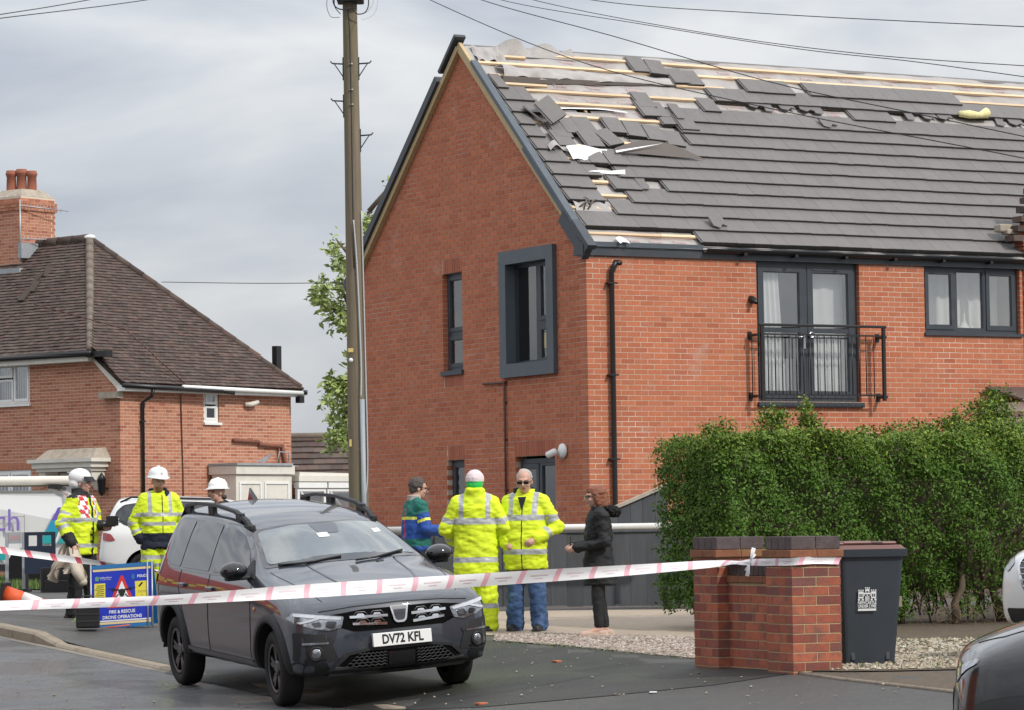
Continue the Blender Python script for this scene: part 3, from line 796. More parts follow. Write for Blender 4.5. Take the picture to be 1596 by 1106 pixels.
# ---- eaves
mb = MB(); mb.box(-.06, FLEN + 2.5, -.045, .10, 4.905, 5.075); gut = mb.build('fascia', M['anthracite'], house)
mb = MB()
prof = [(-.055 - .055 - .055 * math.cos(a), 5.045 - .06 * math.sin(a)) for a in [i * math.pi / 8 for i in range(9)]]
vs = [(x, y, z) for x in (1.95, FLEN + 2.4) for (y, z) in prof]
mb.add(vs, [(i, i + 1, i + 10, i + 9) for i in range(8)], 0, True)
for x in (2.6, 3.5, 4.4, 5.3, 6.2, 7.1): mb.box(x, x + .05, -.16, -.046, 4.96, 5.0)
mb.build('gutter', M['black_plastic'], house)
mb = MB(); mb.box(-.08, 1.94, -.075, -.046, 5.03, 5.10); mb.build('eaves_trim', M['anthracite_light'], house)
# verge of the gable: timber, then dark metal trim on top, box end at the corner
def rp(x, s, n=0.0): return Vector((x, s * CA - n * SA, EAVE_Z + s * SA + n * CA))
RM = Matrix(((1, 0, 0, 0), (0, CA, -SA, 0), (0, SA, CA, EAVE_Z), (0, 0, 0, 1)))
SLEN = RIDGE_Y / CA
mb = MB(); mb.box(-.065, -.005, .62, SLEN + .02, -.085, .04, 0, RM); mb.build('verge_timber', M['raw_timber'], house)
mb = MB(); mb.box(-.10, .02, .30, 4.35, .041, .105, 0, RM); mb.box(-.105, -.076, .34, 2.2, .0, .041, 0, RM)
mb.build('verge_trim', M['anthracite_light'], house)
mb = MB(); mb.box(-.11, .0, -.22, .66, -.15, .04, 0, RM); mb.box(-.115, .03, -.24, .36, .0415, .12, 0, RM)
mb.prism([(-.10, 4.90), (.18, 4.90), (.10, 5.17), (-.10, 5.06)], -.06, .002, 0, Matrix(((0, 1, 0, -.06), (1, 0, 0, -.02), (0, 0, 1, 0), (0, 0, 0, 1))))
mb.build('box_end', M['anthracite'], house)
# far slope verge (hung loose, seen from its edge)
RB = Matrix(((1, 0, 0, 0), (0, -CA, SA, DEP), (0, SA, CA, EAVE_Z), (0, 0, 0, 1)))
mb = MB(); mb.box(-.08, .0, -.2, SLEN - .05, -.055, .03, 0, RB); mb.build('verge_timber', M['raw_timber'], house)
mb = MB(); mb.box(-.13, .06, -.28, SLEN - .75, .031, .15, 0, RB); mb.box(-.14, .05, SLEN - .62, SLEN + .12, .06, .115, 0, RB); mb.build('verge_trim', M['anthracite'], house)
mb = MB(); mb.box(.06, 12.5, -.2, SLEN - .01, -.02, .05, 0, RB); mb.build('back_roof', M['tile_grey'], house)

# ---- stripped front slope: underlay, battens, tiles, torn sheets
def hole(x, s):
    return ((x - 1.45) / .55) ** 2 + ((s - 3.33) / .05) ** 2 < 1 or ((x - .93) / .34) ** 2 + ((s - 2.25) / .13) ** 2 < 1 or ((x - .68) / .2) ** 2 + ((s - 2.02) / .07) ** 2 < 1 or ((x - 1.62) / .2) ** 2 + ((s - 2.28) / .1) ** 2 < 1
nx, ns = 190, 98
V = []; F = []
RLEN = 12.3
for i in range(nx + 1):
    for j in range(ns + 1):
        # finer columns on the stripped left part
        x = .02 + (RLEN - .02) * (i / nx) ** 1.35; s = -.1 + (SLEN + .1) * j / ns
        b = .012 * math.sin(x * 2.1 + s) * math.sin(s * 10.1) + .006 * math.sin(x * 9 + s * 3) + .008 * math.sin(x * 4.3 - s * 7 + 2 * math.sin(s * 3))
        V.append(rp(x, s, b - .005))
for i in range(nx):
    for j in range(ns):
        x = .02 + (RLEN - .02) * ((i + .5) / nx) ** 1.35; s = -.1 + (SLEN + .1) * (j + .5) / ns
        if not hole(x, s): F.append((i * (ns + 1) + j, (i + 1) * (ns + 1) + j, (i + 1) * (ns + 1) + j + 1, i * (ns + 1) + j + 1))
roof = link('roof_underlay', fast_mesh('roof_underlay', [tuple(v) for v in V], F, M['membrane'], smooth=True), house)
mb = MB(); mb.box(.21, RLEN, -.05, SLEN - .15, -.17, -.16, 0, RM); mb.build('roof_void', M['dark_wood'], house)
for i in range(5):
    mb = MB(); mb.box(.3 + i * .6, .345 + i * .6, 0, SLEN, -.15, -.03, 0, RM); mb.build('rafter', M['raw_timber'], house)
bt = [(.17, .10, 1.32), (.17, 1.33, 2.2), (.78, .1, .9), (1.10, .62, 1.4), (1.44, .75, 1.4), (2.0, .45, 1.0), (2.34, .35, 1.1), (2.46, 1.3, 2.75), (2.90, .09, .62), (3.06, .62, 1.2), (3.09, 1.15, 4.2),
      (3.43, .70, 2.9), (3.735, .55, 6.9), (3.88, .15, 1.05), (4.10, .15, .95), (4.10, 3.5, 4.4), (4.42, .06, 4.7), (4.42, 4.6, 12.2), (4.72, 1.55, 12.2), (4.62, .5, 1.0), (4.14, 9.0, 12.0), (3.4, 6.4, 9.5)]
for (s, a, b) in bt:
    mb = MB(); mb.box(a, b, s - .026, s + .026, .002, .036, 0, RM @ Matrix.Rotation(rng.uniform(-.004, .004), 4, 'Z')); mb.build('batten', M['batten'], roof)
# tiles
GA = 0.31; TW = 0.30; TLEN = .41
tb = MB(); tb.box(0, TW - .003, 0, TLEN, 0, .020); tb.box(-.028, -.016, .004, TLEN, -.004, .008); tb.box(-.0115, -.003, .004, TLEN, -.006, .006)
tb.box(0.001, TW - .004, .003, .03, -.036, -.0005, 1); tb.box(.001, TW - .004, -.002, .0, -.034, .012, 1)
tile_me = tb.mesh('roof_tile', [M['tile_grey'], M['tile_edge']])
half = MB(); half.prism([(0, 0), (.11, .0), (.17, .08), (.15, .2), (.18, .3), (.18, TLEN), (0, TLEN)], 0, .02, 0, Matrix(((1, 0, 0, 0), (0, 0, 1, 0), (0, 1, 0, 0), (0, 0, 0, 1)))); half_me = half.mesh('broken_tile', M['tile_grey'])
frag = MB(); frag.prism([(0, .1), (.1, .05), (.2, .12), (.28, .08), (.28, .28), (0, .28)], 0, .02, 0, Matrix(((1, 0, 0, 0), (0, 0, 1, 0), (0, 1, 0, 0), (0, 0, 0, 1)))); frag_me = frag.mesh('broken_tile', M['tile_grey'])
TILT = math.atan(.033 / GA)
def tile_M(x, s, n=.062, rot=0.0, tilt=-TILT):
    return RM @ Matrix.Translation((x, s, n)) @ Matrix.Rotation(rot, 4, 'Z') @ Matrix.Rotation(tilt, 4, 'X')
# rows: lists of x-ranges where tiles still lie
rows = {0: [(1.95, 12)], 1: [(.12, 12)], 2: [(.80, 12)], 3: [(.12, .72), (1.21, 12)], 4: [(.12, .82), (1.05, 1.5), (1.97, 12)], 5: [(.12, .95), (1.27, 12)], 6: [(.12, .55), (.72, 12)],
        7: [(.12, .52), (1.9, 12)], 8: [(.10, .5), (2.96, 12)], 9: [(.1, .36), (2.96, 12)], 10: [(.1, .75), (2.98, 12)], 11: [(.12, .62), (3.67, 3.98), (6.5, 7.3)], 12: [(.12, .3), (4.02, 12)], 13: [(4.78, 5.75), (5.99, 9.08)]}
placed = []
for k, rs in rows.items():
    sb = GA * k - .02
    off = 0 if k % 2 else .15
    for (a, b) in rs:
        x = a
        while x < b - .12:
            w_ = min(TW, b - x)
            placed.append((x, sb + rng.uniform(-.006, .006), w_ / TW if w_ < TW - .02 else 1.0, rng.uniform(-.004, .004)))
            x += TW
def in_view(x, s):   # beyond the edge of the picture or behind the neighbouring gable
    return x < 7.9 + s * .55
vis = [p for p in placed if in_view(p[0], p[1])]; hid = [p for p in placed if not in_view(p[0], p[1])]
vis.sort(key=lambda p: p[0])
singles, more = vis[:282], vis[282:] + hid
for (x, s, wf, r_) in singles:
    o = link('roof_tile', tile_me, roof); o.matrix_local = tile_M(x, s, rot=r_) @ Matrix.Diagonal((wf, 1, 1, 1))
V = []; F = []; T = []
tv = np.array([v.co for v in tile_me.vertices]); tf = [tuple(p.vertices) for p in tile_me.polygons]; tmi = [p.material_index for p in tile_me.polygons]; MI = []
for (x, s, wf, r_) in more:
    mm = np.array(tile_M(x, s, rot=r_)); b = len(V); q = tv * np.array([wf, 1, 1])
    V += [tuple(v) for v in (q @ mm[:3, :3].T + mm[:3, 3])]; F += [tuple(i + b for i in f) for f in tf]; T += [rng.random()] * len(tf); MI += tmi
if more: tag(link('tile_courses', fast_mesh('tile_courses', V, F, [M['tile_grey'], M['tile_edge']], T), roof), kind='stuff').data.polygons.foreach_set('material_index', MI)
# slipped and broken tiles
loose = [(2.86, 4.40, .05, .0), (3.14, 4.36, .06, -.10), (3.47, 4.13, .06, .05), (3.72, 4.12, .05, .03), (2.46, 3.17, .06, .02), (2.62, 3.19, .045, -.02), (2.50, 3.42, .05, .02), (2.72, 2.98, .05, .05), (2.98, 2.83, .08, .0),
         (.60, 2.50, .05, -.03), (.84, 2.62, .05, .0), (1.1, 2.66, .05, .03), (1.02, 2.24, .085, .02), (1.42, 2.28, .085, .30), (.55, 2.26, .06, .04), (1.62, 2.68, .06, -.03), (1.92, 2.62, .06, -.12), (2.24, 2.53, .07, -.10), (2.52, 2.42, .07, -.14), (.9, 1.84, .07, .02), (1.22, 1.82, .075, 0)]
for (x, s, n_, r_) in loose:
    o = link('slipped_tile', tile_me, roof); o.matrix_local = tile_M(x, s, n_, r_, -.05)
def debris_tile(x, s, n_, rx, ry, rz_, me=tile_me):
    o = link('broken_tile', me, roof); o.matrix_local = RM @ Matrix.Translation((x, s, n_)) @ Matrix.Rotation(rz_, 4, 'Z') @ Matrix.Rotation(rx, 4, 'X') @ Matrix.Rotation(ry, 4, 'Y')
debris_tile(.62, 2.74, .12, .25, -.3, .55); debris_tile(.48, 2.78, .1, .1, .5, .6, half_me)
for (x, s, r_) in ((4.62, 3.52, .1), (4.85, 3.50, -.15), (5.2, 3.5, .1), (5.55, 3.52, -.1), (5.8, 3.52, -.2), (7.6, 3.5, -.1), (8.0, 3.47, .2), (8.3, 3.5, .1), (9.4, 3.5, -.3), (9.7, 3.48, -.1)):
    debris_tile(x, s, .05, -.06, 0, r_, frag_me if rng.random() < .7 else half_me)
debris_tile(1.5, 1.24, .06, -.06, 0, .02, half_me); debris_tile(3.0, 3.10, .09, -.05, 0, 0., half_me); debris_tile(2.3, .24, .09, .2, .1, .2, frag_me); debris_tile(5.75, 3.02, .08, .1, 0, .2, frag_me)
# torn sheets
def flap(name, fn, nu, nv, mats, thick=0.0, parent=None):
    P = [[rp(*fn(i / nu, j / nv)) for j in range(nv + 1)] for i in range(nu + 1)]
    mb = MB(); mb.grid(P); return mb.build(name, mats, parent or roof)
flap('torn_membrane', lambda u, v: (.35 + 3.65 * u, 4.36 - .40 * v * (1 - .55 * u) - .04 * u + .012 * math.sin(u * 23), .012 + .13 * math.sin(math.pi * min(1, v * .8)) * (1 - u * .8) + (.022 * math.sin(u * 31 + v * 5) + .014 * math.sin(u * 57 - v * 9)) * (1.1 - u)), 60, 8, M['membrane'])
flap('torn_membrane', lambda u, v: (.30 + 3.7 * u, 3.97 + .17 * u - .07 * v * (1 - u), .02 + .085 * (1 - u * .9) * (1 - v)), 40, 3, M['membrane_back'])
flap('torn_membrane', lambda u, v: (.55 + 1.35 * u, 4.66 + .20 * v, .015 + .22 * v * abs(math.sin(u * 7.2)) * (1 - .55 * u)), 40, 6, M['membrane'])
flap('torn_membrane', lambda u, v: (.10 + .5 * u, 4.45 + .38 * v, .03 + .03 * math.sin(u * 15) + .02 * math.sin(v * 9 + u * 4)), 14, 10, M['membrane'])
flap('torn_membrane', lambda u, v: (.95 + 1.25 * u, 3.30 + .02 * math.sin(u * 3) - .055 * v, .03 + .02 * v + .02 * math.sin(u * 3.1)), 16, 3, M['white_sheet'])
flap('torn_sheet', lambda u, v: (.66 + .62 * u - .05 * v + .10 * (1 - v) * (u - .5), 2.20 - .30 * v + .02 * math.sin(u * 9) * v, .11 + .03 * math.sin(u * 5 + v) - .05 * v), 18, 6, M['white_sheet'])
flap('torn_sheet', lambda u, v: (.30 + .38 * u, 2.20 + .10 * math.sin(u * 3) - .12 * v, .10 + .05 * math.sin(u * 6)), 10, 4, M['membrane'])
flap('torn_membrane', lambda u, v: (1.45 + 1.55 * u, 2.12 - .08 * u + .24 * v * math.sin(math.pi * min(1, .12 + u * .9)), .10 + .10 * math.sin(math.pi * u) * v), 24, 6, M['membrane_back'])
flap('torn_sheet', lambda u, v: (1.42 + .85 * u, 2.12 + .10 * u - .05 * v * (1 - u), .125 + .11 * u), 14, 3, M['white_sheet'])
flap('torn_sheet', lambda u, v: (.74 + .62 * u + .05 * v, 1.62 + .14 * v * (u * .7 + .15) - .04 * u, .075 + .008 * math.sin(u * 8)), 12, 4, M['white_sheet'])
flap('torn_membrane', lambda u, v: (.16 + .62 * u, .70 + .26 * v, .02 + .05 * abs(math.sin(u * 9 + v * 2)) * math.sin(v * 3.1)), 16, 8, M['membrane'])
flap('torn_sheet', lambda u, v: (.48 + .17 * u, .02 - .16 * v + .05 * math.sin(u * 3.1), .06 + .03 * v), 8, 4, M['white_sheet'])
for (x, s, a, l) in ((.28, .72, 1.0, .22), (.36, .74, .7, .25), (.42, .76, 1.9, .2), (.2, .76, .2, .2)):
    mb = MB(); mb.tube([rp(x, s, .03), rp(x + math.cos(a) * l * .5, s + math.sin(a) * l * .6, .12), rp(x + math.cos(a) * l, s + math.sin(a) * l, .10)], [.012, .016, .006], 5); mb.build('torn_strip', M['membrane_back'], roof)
# red printing on the underlay
mb = MB()
for (s, xs) in ((4.57, [1.7, 2.25, 4.6, 5.4, 6.2, 7.0, 7.8, 8.6, 9.4, 10.1]), (3.92, [1.3, 1.9, 2.6]), (3.57, [1.2, 1.75, 2.3, 3.15, 4.3, 5.0, 6.2]), (3.24, [2.05, 2.5]), (.04, [.8, 1.2, 1.6])):
    for x in xs:
        text_mesh(mb, 'Tyvek', .10, 0, RM @ Matrix.Translation((x, s, .018)) @ Matrix.Rotation(R(-90), 4, 'X'))
        mb.box(x - .22, x + .22, s - .09, s - .082, .0162, .017, 0, RM); mb.box(x - .17, x + .25, s + .075, s + .08, .0162, .017, 0, RM)
mb.build('underlay_print', M['membrane_print'], roof)
mb = MB(); mb.tube([rp(8.72, 3.70, .1), rp(8.9, 3.67, .12), rp(9.1, 3.66, .12), rp(9.25, 3.70, .15), rp(9.3, 3.72, .14)], [.05, .07, .05, .09, .05], 9)
tag(mb.build('insulation_scrap', M['foam_yellow']), 'scrap of yellow insulation foam caught on the roof tiles', 'insulation').matrix_world = HM
mb = MB(); mb.bbox(7.45, 7.72, .03, .2, 5.48, 5.6, .02); mb.bbox(7.55, 7.8, -.02, .15, 5.44, 5.52, .02)
mb.build('mortar_lump', M['cement'], house)

# ---- neighbouring gable that cuts in at the right edge, with its porch canopy
nb = empty('neighbour_house', HM @ Vector((FLEN + .02, 0, 0)), TH, 'next red brick house with dark tiled gable at the right edge', 'house')
b2, m2 = brickwork(0, 2.9, 5.03, [], 0.11, 0.0)
wv = link('wall', boxes_mesh('wall', [(a, b, -.04, .3, c, d) for a, b, c, d in m2], M['mortar_buff']), nb)
tag(link('brickwork', boxes_mesh('brickwork', [(a, b, -.043 + jit(), .05, c, d) for a, b, c, d, f in b2], M['brick_red'], nrng.random(len(b2))), wv), kind='stuff')
for i in range(6):
    mb = MB(); mb.box(-.10 + i * .022, 3, -.04 - .1 + i * .02, .1, 5.03 + (5 - i) * .056, 5.08 + (5 - i) * .056, 0); mb.build('corbel', M['brick_soldier'], nb)
for i in range(6):
    mb = MB(); mb.box(-.27 + i * .075, .35 + i * .075, -.14, .09, 5.33 + i * .15, 5.42 + i * .15, 0); mb.build('verge_tile', M['tile_brown'], nb)
mb = MB(); mb.prism([(-.12, 5.37), (2.6, 5.37), (2.6, 6.2), (.30, 6.2)], -.02, .06); mb.build('gable_peak', M['brick_soldier'], nb)
can = MB(); can.box(-.72, 2.5, -.85, -.05, 2.70, 2.84)
canopy = can.build('porch_canopy', M['white_plastic'], nb)
mb = MB(); mb.add([(-.82, -.95, 2.845), (2.6, -.95, 2.845), (2.6, -.05, 3.06), (-.82, -.05, 3.06), (-.82, -.95, 2.88), (2.6, -.95, 2.88), (2.6, -.05, 3.1), (-.82, -.05, 3.1)], [(0, 1, 2, 3), (7, 6, 5, 4), (0, 4, 5, 1), (0, 3, 7, 4), (1, 5, 6, 2)])
mb.build('canopy_roof', M['tile_brown'], canopy)
mb = MB(); mb.prism([(-.75, 2.70), (-.4, 2.70), (-.05, 2.35), (-.05, 2.2), (-.2, 2.25), (-.75, 2.58)], -.6, -.5, 0, Matrix(((0, 1, 0, 0), (1, 0, 0, 0), (0, 0, 1, 0), (0, 0, 0, 1)))); mb.build('canopy_bracket', M['white_plastic'], canopy)
# ------------------------------------------------------------------ older brick house on the left, far down the street
TL = R(52)
LO = at(187, 620, 73.0); LO.z = 0.4
LZ = LO.z
old = empty('hipped_roof_house', LO, TL, 'older red brick house with brown hipped tile roof and tall chimney', 'house')
LM = Matrix.Translation(LO) @ Matrix.Rotation(TL, 4, 'Z')
LW, LFL = 5.70, 7.2
ZF, ZS = 5.55 - LZ, 4.83 - LZ            # front eave, lower side eave
LG = Matrix(((0, 1, 0, 0), (-1, 0, 0, 0), (0, 0, 1, 0), (0, 0, 0, 1)))
so = [(2.72, 3.22, 3.63, 4.36)]
fo = [(2.89, 4.05, 4.11, 5.09), (2.86, 4.6, 1.6, 2.6), (1.0, 1.95, -.1, 2.55)]
def oclip(z, lo, hi):
    return (max(lo, (z - ZS + .08) / (ZF - ZS + .03) * .62 - .05) if z > ZS - .08 else lo), hi
sb_, sm_ = brickwork(0, LW, ZS - .02, so, .1125, 0, flemish=False)
fb_, fm_ = brickwork(0, LFL, ZF - .02, fo, 0, .1125, clip=oclip)
ws = link('side_wall', boxes_mesh('side_wall', [(max(a, .003), b, .003, .25, c, d) for a, b, c, d in sm_], M['mortar_grey']), old)
wf = link('front_wall', boxes_mesh('front_wall', [(.003, .25, max(a, .252), b, c, d) for a, b, c, d in fm_], M['mortar_grey']), old)
for nm, bl, wl, front in (('brickwork', sb_, ws, False), ('brickwork', fb_, wf, True)):
    idx = sorted(range(len(bl)), key=lambda i: abs(bl[i][2] - 3.6) + .5 * abs(bl[i][0] - 1.6))
    idx = [i for i in idx if bl[i][4]][:150]; ss = set(idx)
    mb = MB(); mb.box(-.1075, .1075, 0, .1, -.0325, .0325); bme = mb.mesh('brick', M['brick_old'])
    for i in idx:
        a, b, c, d, _ = bl[i]; o = link('brick', bme, wl)
        if front: o.matrix_local = Matrix.Translation((0, (a + b) / 2, (c + d) / 2)) @ Matrix(((0, 1, 0, 0), (1, 0, 0, 0), (0, 0, 1, 0), (0, 0, 0, 1)))
        else: o.location = ((a + b) / 2, 0, (c + d) / 2)
    rs = [bl[i] for i in range(len(bl)) if i not in ss]
    B = [(jit(), .1, a, b, c, d) if front else (a, b, jit(), .1, c, d) for a, b, c, d, _ in rs]
    tag(link(nm, boxes_mesh(nm, B, M['brick_old'], nrng.random(len(B))), wl), kind='stuff')
mb = MB(); mb.box(LW - .25, LW - .003, .255, LFL, 0, ZS - .1); mb.build('rear_wall', M['mortar_grey'], old)
# roof planes: front slope (over the front wall), side hip, rear slope
AP = Vector((2.85, 3.80, 8.46 - LZ)); RE = Vector((2.85, LFL + 2.5, 8.46 - LZ))
eF0 = Vector((-.28, .72, ZF + .02)); eF1 = Vector((-.28, LFL + 2.5, ZF + .02))
eS0 = Vector((-.16, -.24, ZS + .02)); eS1 = Vector((LW + .22, -.24, ZS + .02))
eR1 = Vector((LW + .28, LFL + 2.5, ZS + .02))
def tile_slope(name, e0, e1, poly, gauge, tw, parent, mat, singles_n=0, seed=3, thick=.018):
    """overlapping tiles on the plane through eave e0-e1; poly clips by centre. -> part with joined courses and single tiles"""
    ex = (e1 - e0).normalized(); nrm = None
    top = max(poly, key=lambda p: p.z)
    nrm = ex.cross(top - e0).normalized()
    if nrm.z < 0: nrm = -nrm
    up = nrm.cross(ex).normalized()
    if up.z < 0: up = -up
    P2 = [((p - e0).dot(ex), (p - e0).dot(up)) for p in poly]
    base = MB(); base.add([p - nrm * .03 for p in poly], [tuple(range(len(poly)))]); base.add([p - nrm * .06 for p in poly], [tuple(range(len(poly) - 1, -1, -1))])
    part = base.build(name, M['dark_wood'], parent)
    lst = []
    umin, umax = min(p[0] for p in P2), max(p[0] for p in P2); vmax = max(p[1] for p in P2)
    k = 0; r2 = random.Random(seed)
    while k * gauge < vmax:
        v = k * gauge; u = umin + (tw / 2 if k % 2 else 0) - .05
        # span of this course inside the polygon
        xs = []
        vm = min(v + gauge * .5, vmax - .01); n = len(P2)
        for i in range(n):
            (x1, y1), (x2, y2) = P2[i], P2[(i + 1) % n]
            if (y1 > vm) != (y2 > vm): xs.append(x1 + (x2 - x1) * (vm - y1) / (y2 - y1))
        if len(xs) >= 2:
            lo, hi = min(xs), max(xs)
            while u < hi:
                a, b = max(u, lo), min(u + tw - .004, hi)
                if b - a > .03: lst.append((a, b, v + r2.uniform(-.006, .006), r2.uniform(-.003, .005)))
                u += tw
        k += 1
    FM = Matrix(((ex.x, up.x, nrm.x, e0.x), (ex.y, up.y, nrm.y, e0.y), (ex.z, up.z, nrm.z, e0.z), (0, 0, 0, 1)))
    tilt = math.atan(thick * 1.25 / gauge)
    ct, st_ = math.cos(tilt), math.sin(tilt)
    r2.shuffle(lst)
    mb = MB(); mb.box(-tw / 2 + .002, tw / 2 - .002, 0, gauge * 1.3, 0, thick); tme = mb.mesh('roof_tile', mat)
    nS = 0; V = []; F = []; T = []
    for (a, b, v, h) in lst:
        if nS < singles_n and b - a > tw - .01:
            o = link('roof_tile', tme, part); o.matrix_local = FM @ Matrix.Translation(((a + b) / 2, v, thick * 1.3 + h)) @ Matrix.Rotation(-tilt, 4, 'X'); nS += 1; continue
        c = len(V)
        for zz in (0, thick):
            for yy in (0, gauge * 1.3):
                for xx in (a, b):
                    V.append(tuple(FM @ Vector((xx, v + yy * ct + zz * st_, thick * 1.3 + h + zz * ct - yy * st_))))
        F += [tuple(i + c for i in f) for f in BOXF]; T += [r2.random()] * 6
    tag(link('tile_courses', fast_mesh('tile_courses', V, F, mat, T), part), kind='stuff')
    return part, FM
# crooked lower corner of the side hip: its eave runs on past the front eave, down to the lower level
r_f, FMf = tile_slope('front_slope', eF0, eF1, [eF0, eF1, RE, AP], .112, .165, old, M['tile_brown'], 130, 1)
r_s, FMs = tile_slope('side_slope', eS0, eS1, [eS0, eS1, AP, Vector((-.20, .70, ZF + .03))], .112, .165, old, M['tile_brown'], 130, 2)
mb = MB(); mb.add([eS1, eR1, RE, AP], [(0, 1, 2, 3)]); mb.build('rear_slope', M['tile_brown'], old)
def ridge(name, a, b, r_, n, mat):
    """row of half round tiles"""
    d = (b - a) / n
    for i in range(n):
        p = a + d * i; q = p + d * .985; mb = MB(); mb.tube([p, q + (p - q).normalized() * 0.0], [r_ * 1.0, r_ * .93], 10)
        mb.build(name, mat, old)
ridge('hip_tile', eF0 + Vector((.1, .02, .03)), AP + Vector((0, 0, .02)), .10, 14, M['ridge_tile'])
ridge('hip_tile', eS1 + Vector((-.1, .05, .04)), AP + Vector((0, 0, .03)), .10, 16, M['tile_brown'])
ridge('ridge_tile', AP + Vector((0, .05, .04)), RE, .12, 12, M['tile_brown'])
mb = MB(); mb.ball(AP + Vector((0, 0, .07)), (.13, .16, .07)); mb.build('hip_mortar', M['white_plastic'], old)
# eaves
mb = MB(); mb.box(-.30, -.02, .7, LFL + 2, ZF - .17, ZF - .03); mb.build('fascia', M['cream_paint'], old)
mb = MB(); mb.tube([(-.36, .55, ZF - .02), (-.36, LFL, ZF - .0)], .055, 10); mb.build('gutter', M['black_plastic'], old)
mb = MB(); mb.box(-.1, LW + .2, -.26, -.004, ZS - .15, ZS - .02); mb.build('fascia', M['white_plastic'], old)
mb = MB(); mb.tube([(-.2, -.31, ZS - .03), (3.0, -.31, ZS - .09)], .055, 10); mb.tube([(2.9, -.3, ZS - .07), (3.4, -.3, ZS - .12)], .05, 8); mb.build('gutter', M['black_plastic'], old)
mb = MB(); mb.tube([(1.7, -.31, ZS - .02), (LW + .2, -.31, ZS - .07)], .05, 10); mb.build('gutter', M['white_plastic'], old)
mb = MB(); mb.add([(-.02, -.18, ZS - .02), (-.02, .68, ZF - .05), (-.02, .76, ZF - .16), (-.02, -.06, ZS - .15), (-.09, -.18, ZS - .02), (-.09, .68, ZF - .05), (-.09, .76, ZF - .16), (-.09, -.06, ZS - .15)],
                  [(0, 1, 2, 3), (7, 6, 5, 4), (0, 4, 5, 1), (1, 5, 6, 2), (2, 6, 7, 3), (3, 7, 4, 0)]); mb.build('bargeboard', M['cream_paint'], old)
mb = MB(); mb.box(-.32, -.12, .1, .74, ZF - .09, ZF + .02, 0, Matrix.Rotation(.0, 4, 'X')); mb.build('gutter_end', M['black_plastic'], old)
mb = MB(); mb.box(-.2, -.005, -.1, .5, ZS - .30, ZS - .16); mb.build('kneeler', M['cement'], old)
mb = MB(); mb.tube([(.76, -.3, ZS - .1), (.76, -.25, ZS - .25), (.66, -.06, ZS - .38), (.66, -.06, .1)], .04, 8)
for z in (3.6, 1.9): mb.box(.6, .72, -.1, -.003, z, z + .03)
mb.build('downpipe', M['black_plastic'], old)
mb = MB(); mb.tube([(-.5, 2.2, 6.3), (-.1, 1.2, 6.0), (.7, .5, 5.7), (1.2, 0, 5.05), (1.9, -.28, ZS), (1.92, -.03, ZS - .2), (1.98, -.02, 2.5), (2.0, -.02, 0)], .014, 5); mb.build('aerial_cable', M['brown_pipe'], old)
mb = MB(); mb.tube([(LW + .12, -.36, ZS - .1), (LW + .12, -.36, ZS + .0)], .05); mb.box(LW - .06, LW + .1, -.34, -.2, ZS - .3, ZS - .14); mb.build('soffit_end', M['black_plastic'], old)
mb = MB(); mb.box(5.55, 5.72, .3, .45, ZS + .15, ZS + 1.05); mb.tube([(5.2, .5, ZS + .4), (5.6, .4, ZS + .62)], .03); mb.tube([(5.2, .5, ZS + .55), (5.6, .4, ZS + .62)], .025); mb.build('satellite_bracket', M['black_metal'], old)
# windows
def owin(parent, Mx, x0, x1, z0, z1, split, name='window'):
    w = MB(); frame_rect(w, x0, x1, z0, z1, .055, .03, .10, 0, Mx); w.box(x0 - .05, x1 + .05, -.06, .03, z0 - .06, z0 - .003, 0, Mx)
    o = w.build(name, M['white_plastic'], parent); split(o, Mx, x0 + .055, x1 - .055, z0 + .055, z1 - .055)
    room(o, Mx, x0 + .03, x1 - .03, z0, z1, .8, .12)
    return o
WP = M['white_plastic']
def split2v(o, Mx, x0, x1, z0, z1):
    h = z0 + (z1 - z0) * .56; sash(o, Mx, x0, x1, z0, h - .02, .04, .02, WP, M['dark_glass']); sash(o, Mx, x0, x1, h + .02, z1, .05, .01, WP, GLASS)
    drape(o, Mx, x0 + .2, x1 - .02, z0, h, .2, 'curtain', 2)
owin(old, ID, 2.73, 3.21, 3.635, 4.35, split2v)
def blinds(o, Mx, x0, x1, z0, z1, n=14):
    mb = MB()
    for i in range(n):
        x = x0 + (x1 - x0) * (i + .3) / n; mb.box(x, x + (x1 - x0) / n * .45, .16, .165, z0, z1, 0, Mx)
    mb.build('vertical_blind', M['net_white'], o)
def split_up(o, Mx, x0, x1, z0, z1):
    c = x0 + (x1 - x0) * .52
    sash(o, Mx, c + .02, x1, z0, z1, .05, .01, WP, GLASS); h = z0 + (z1 - z0) * .62
    sash(o, Mx, x0, c - .02, z0, h - .02, .04, .02, WP, GLASS); sash(o, Mx, x0, c - .02, h + .02, z1, .05, .01, WP, GLASS); blinds(o, Mx, x0, x1, z0, z1)
def lgw(u0, u1): return Matrix(LG) @ Matrix.Translation((-u1, 0, 0)), u1 - u0
Mx, wd = lgw(2.89, 4.05); owin(old, Mx, 0.004, wd - .004, 4.115, 5.085, split_up)
def split_lo(o, Mx, x0, x1, z0, z1):
    c = x0 + (x1 - x0) * .6; sash(o, Mx, c + .02, x1, z0, z1, .05, .01, WP, GLASS); sash(o, Mx, x0, c - .02, z0, z1, .05, .02, WP, GLASS); blinds(o, Mx, x0, x1, z0, z1)
Mx, wd = lgw(2.86, 4.6); owin(old, Mx, .004, wd - .004, 1.605, 2.595, split_lo)
mb = MB()
for i in range(12): mb.box(.001 - .006, .1, 2.86 + i * .15, 2.86 + i * .15 + .14, 2.60, 2.72)
mb.build('soldier_course', M['brick_old'], old)
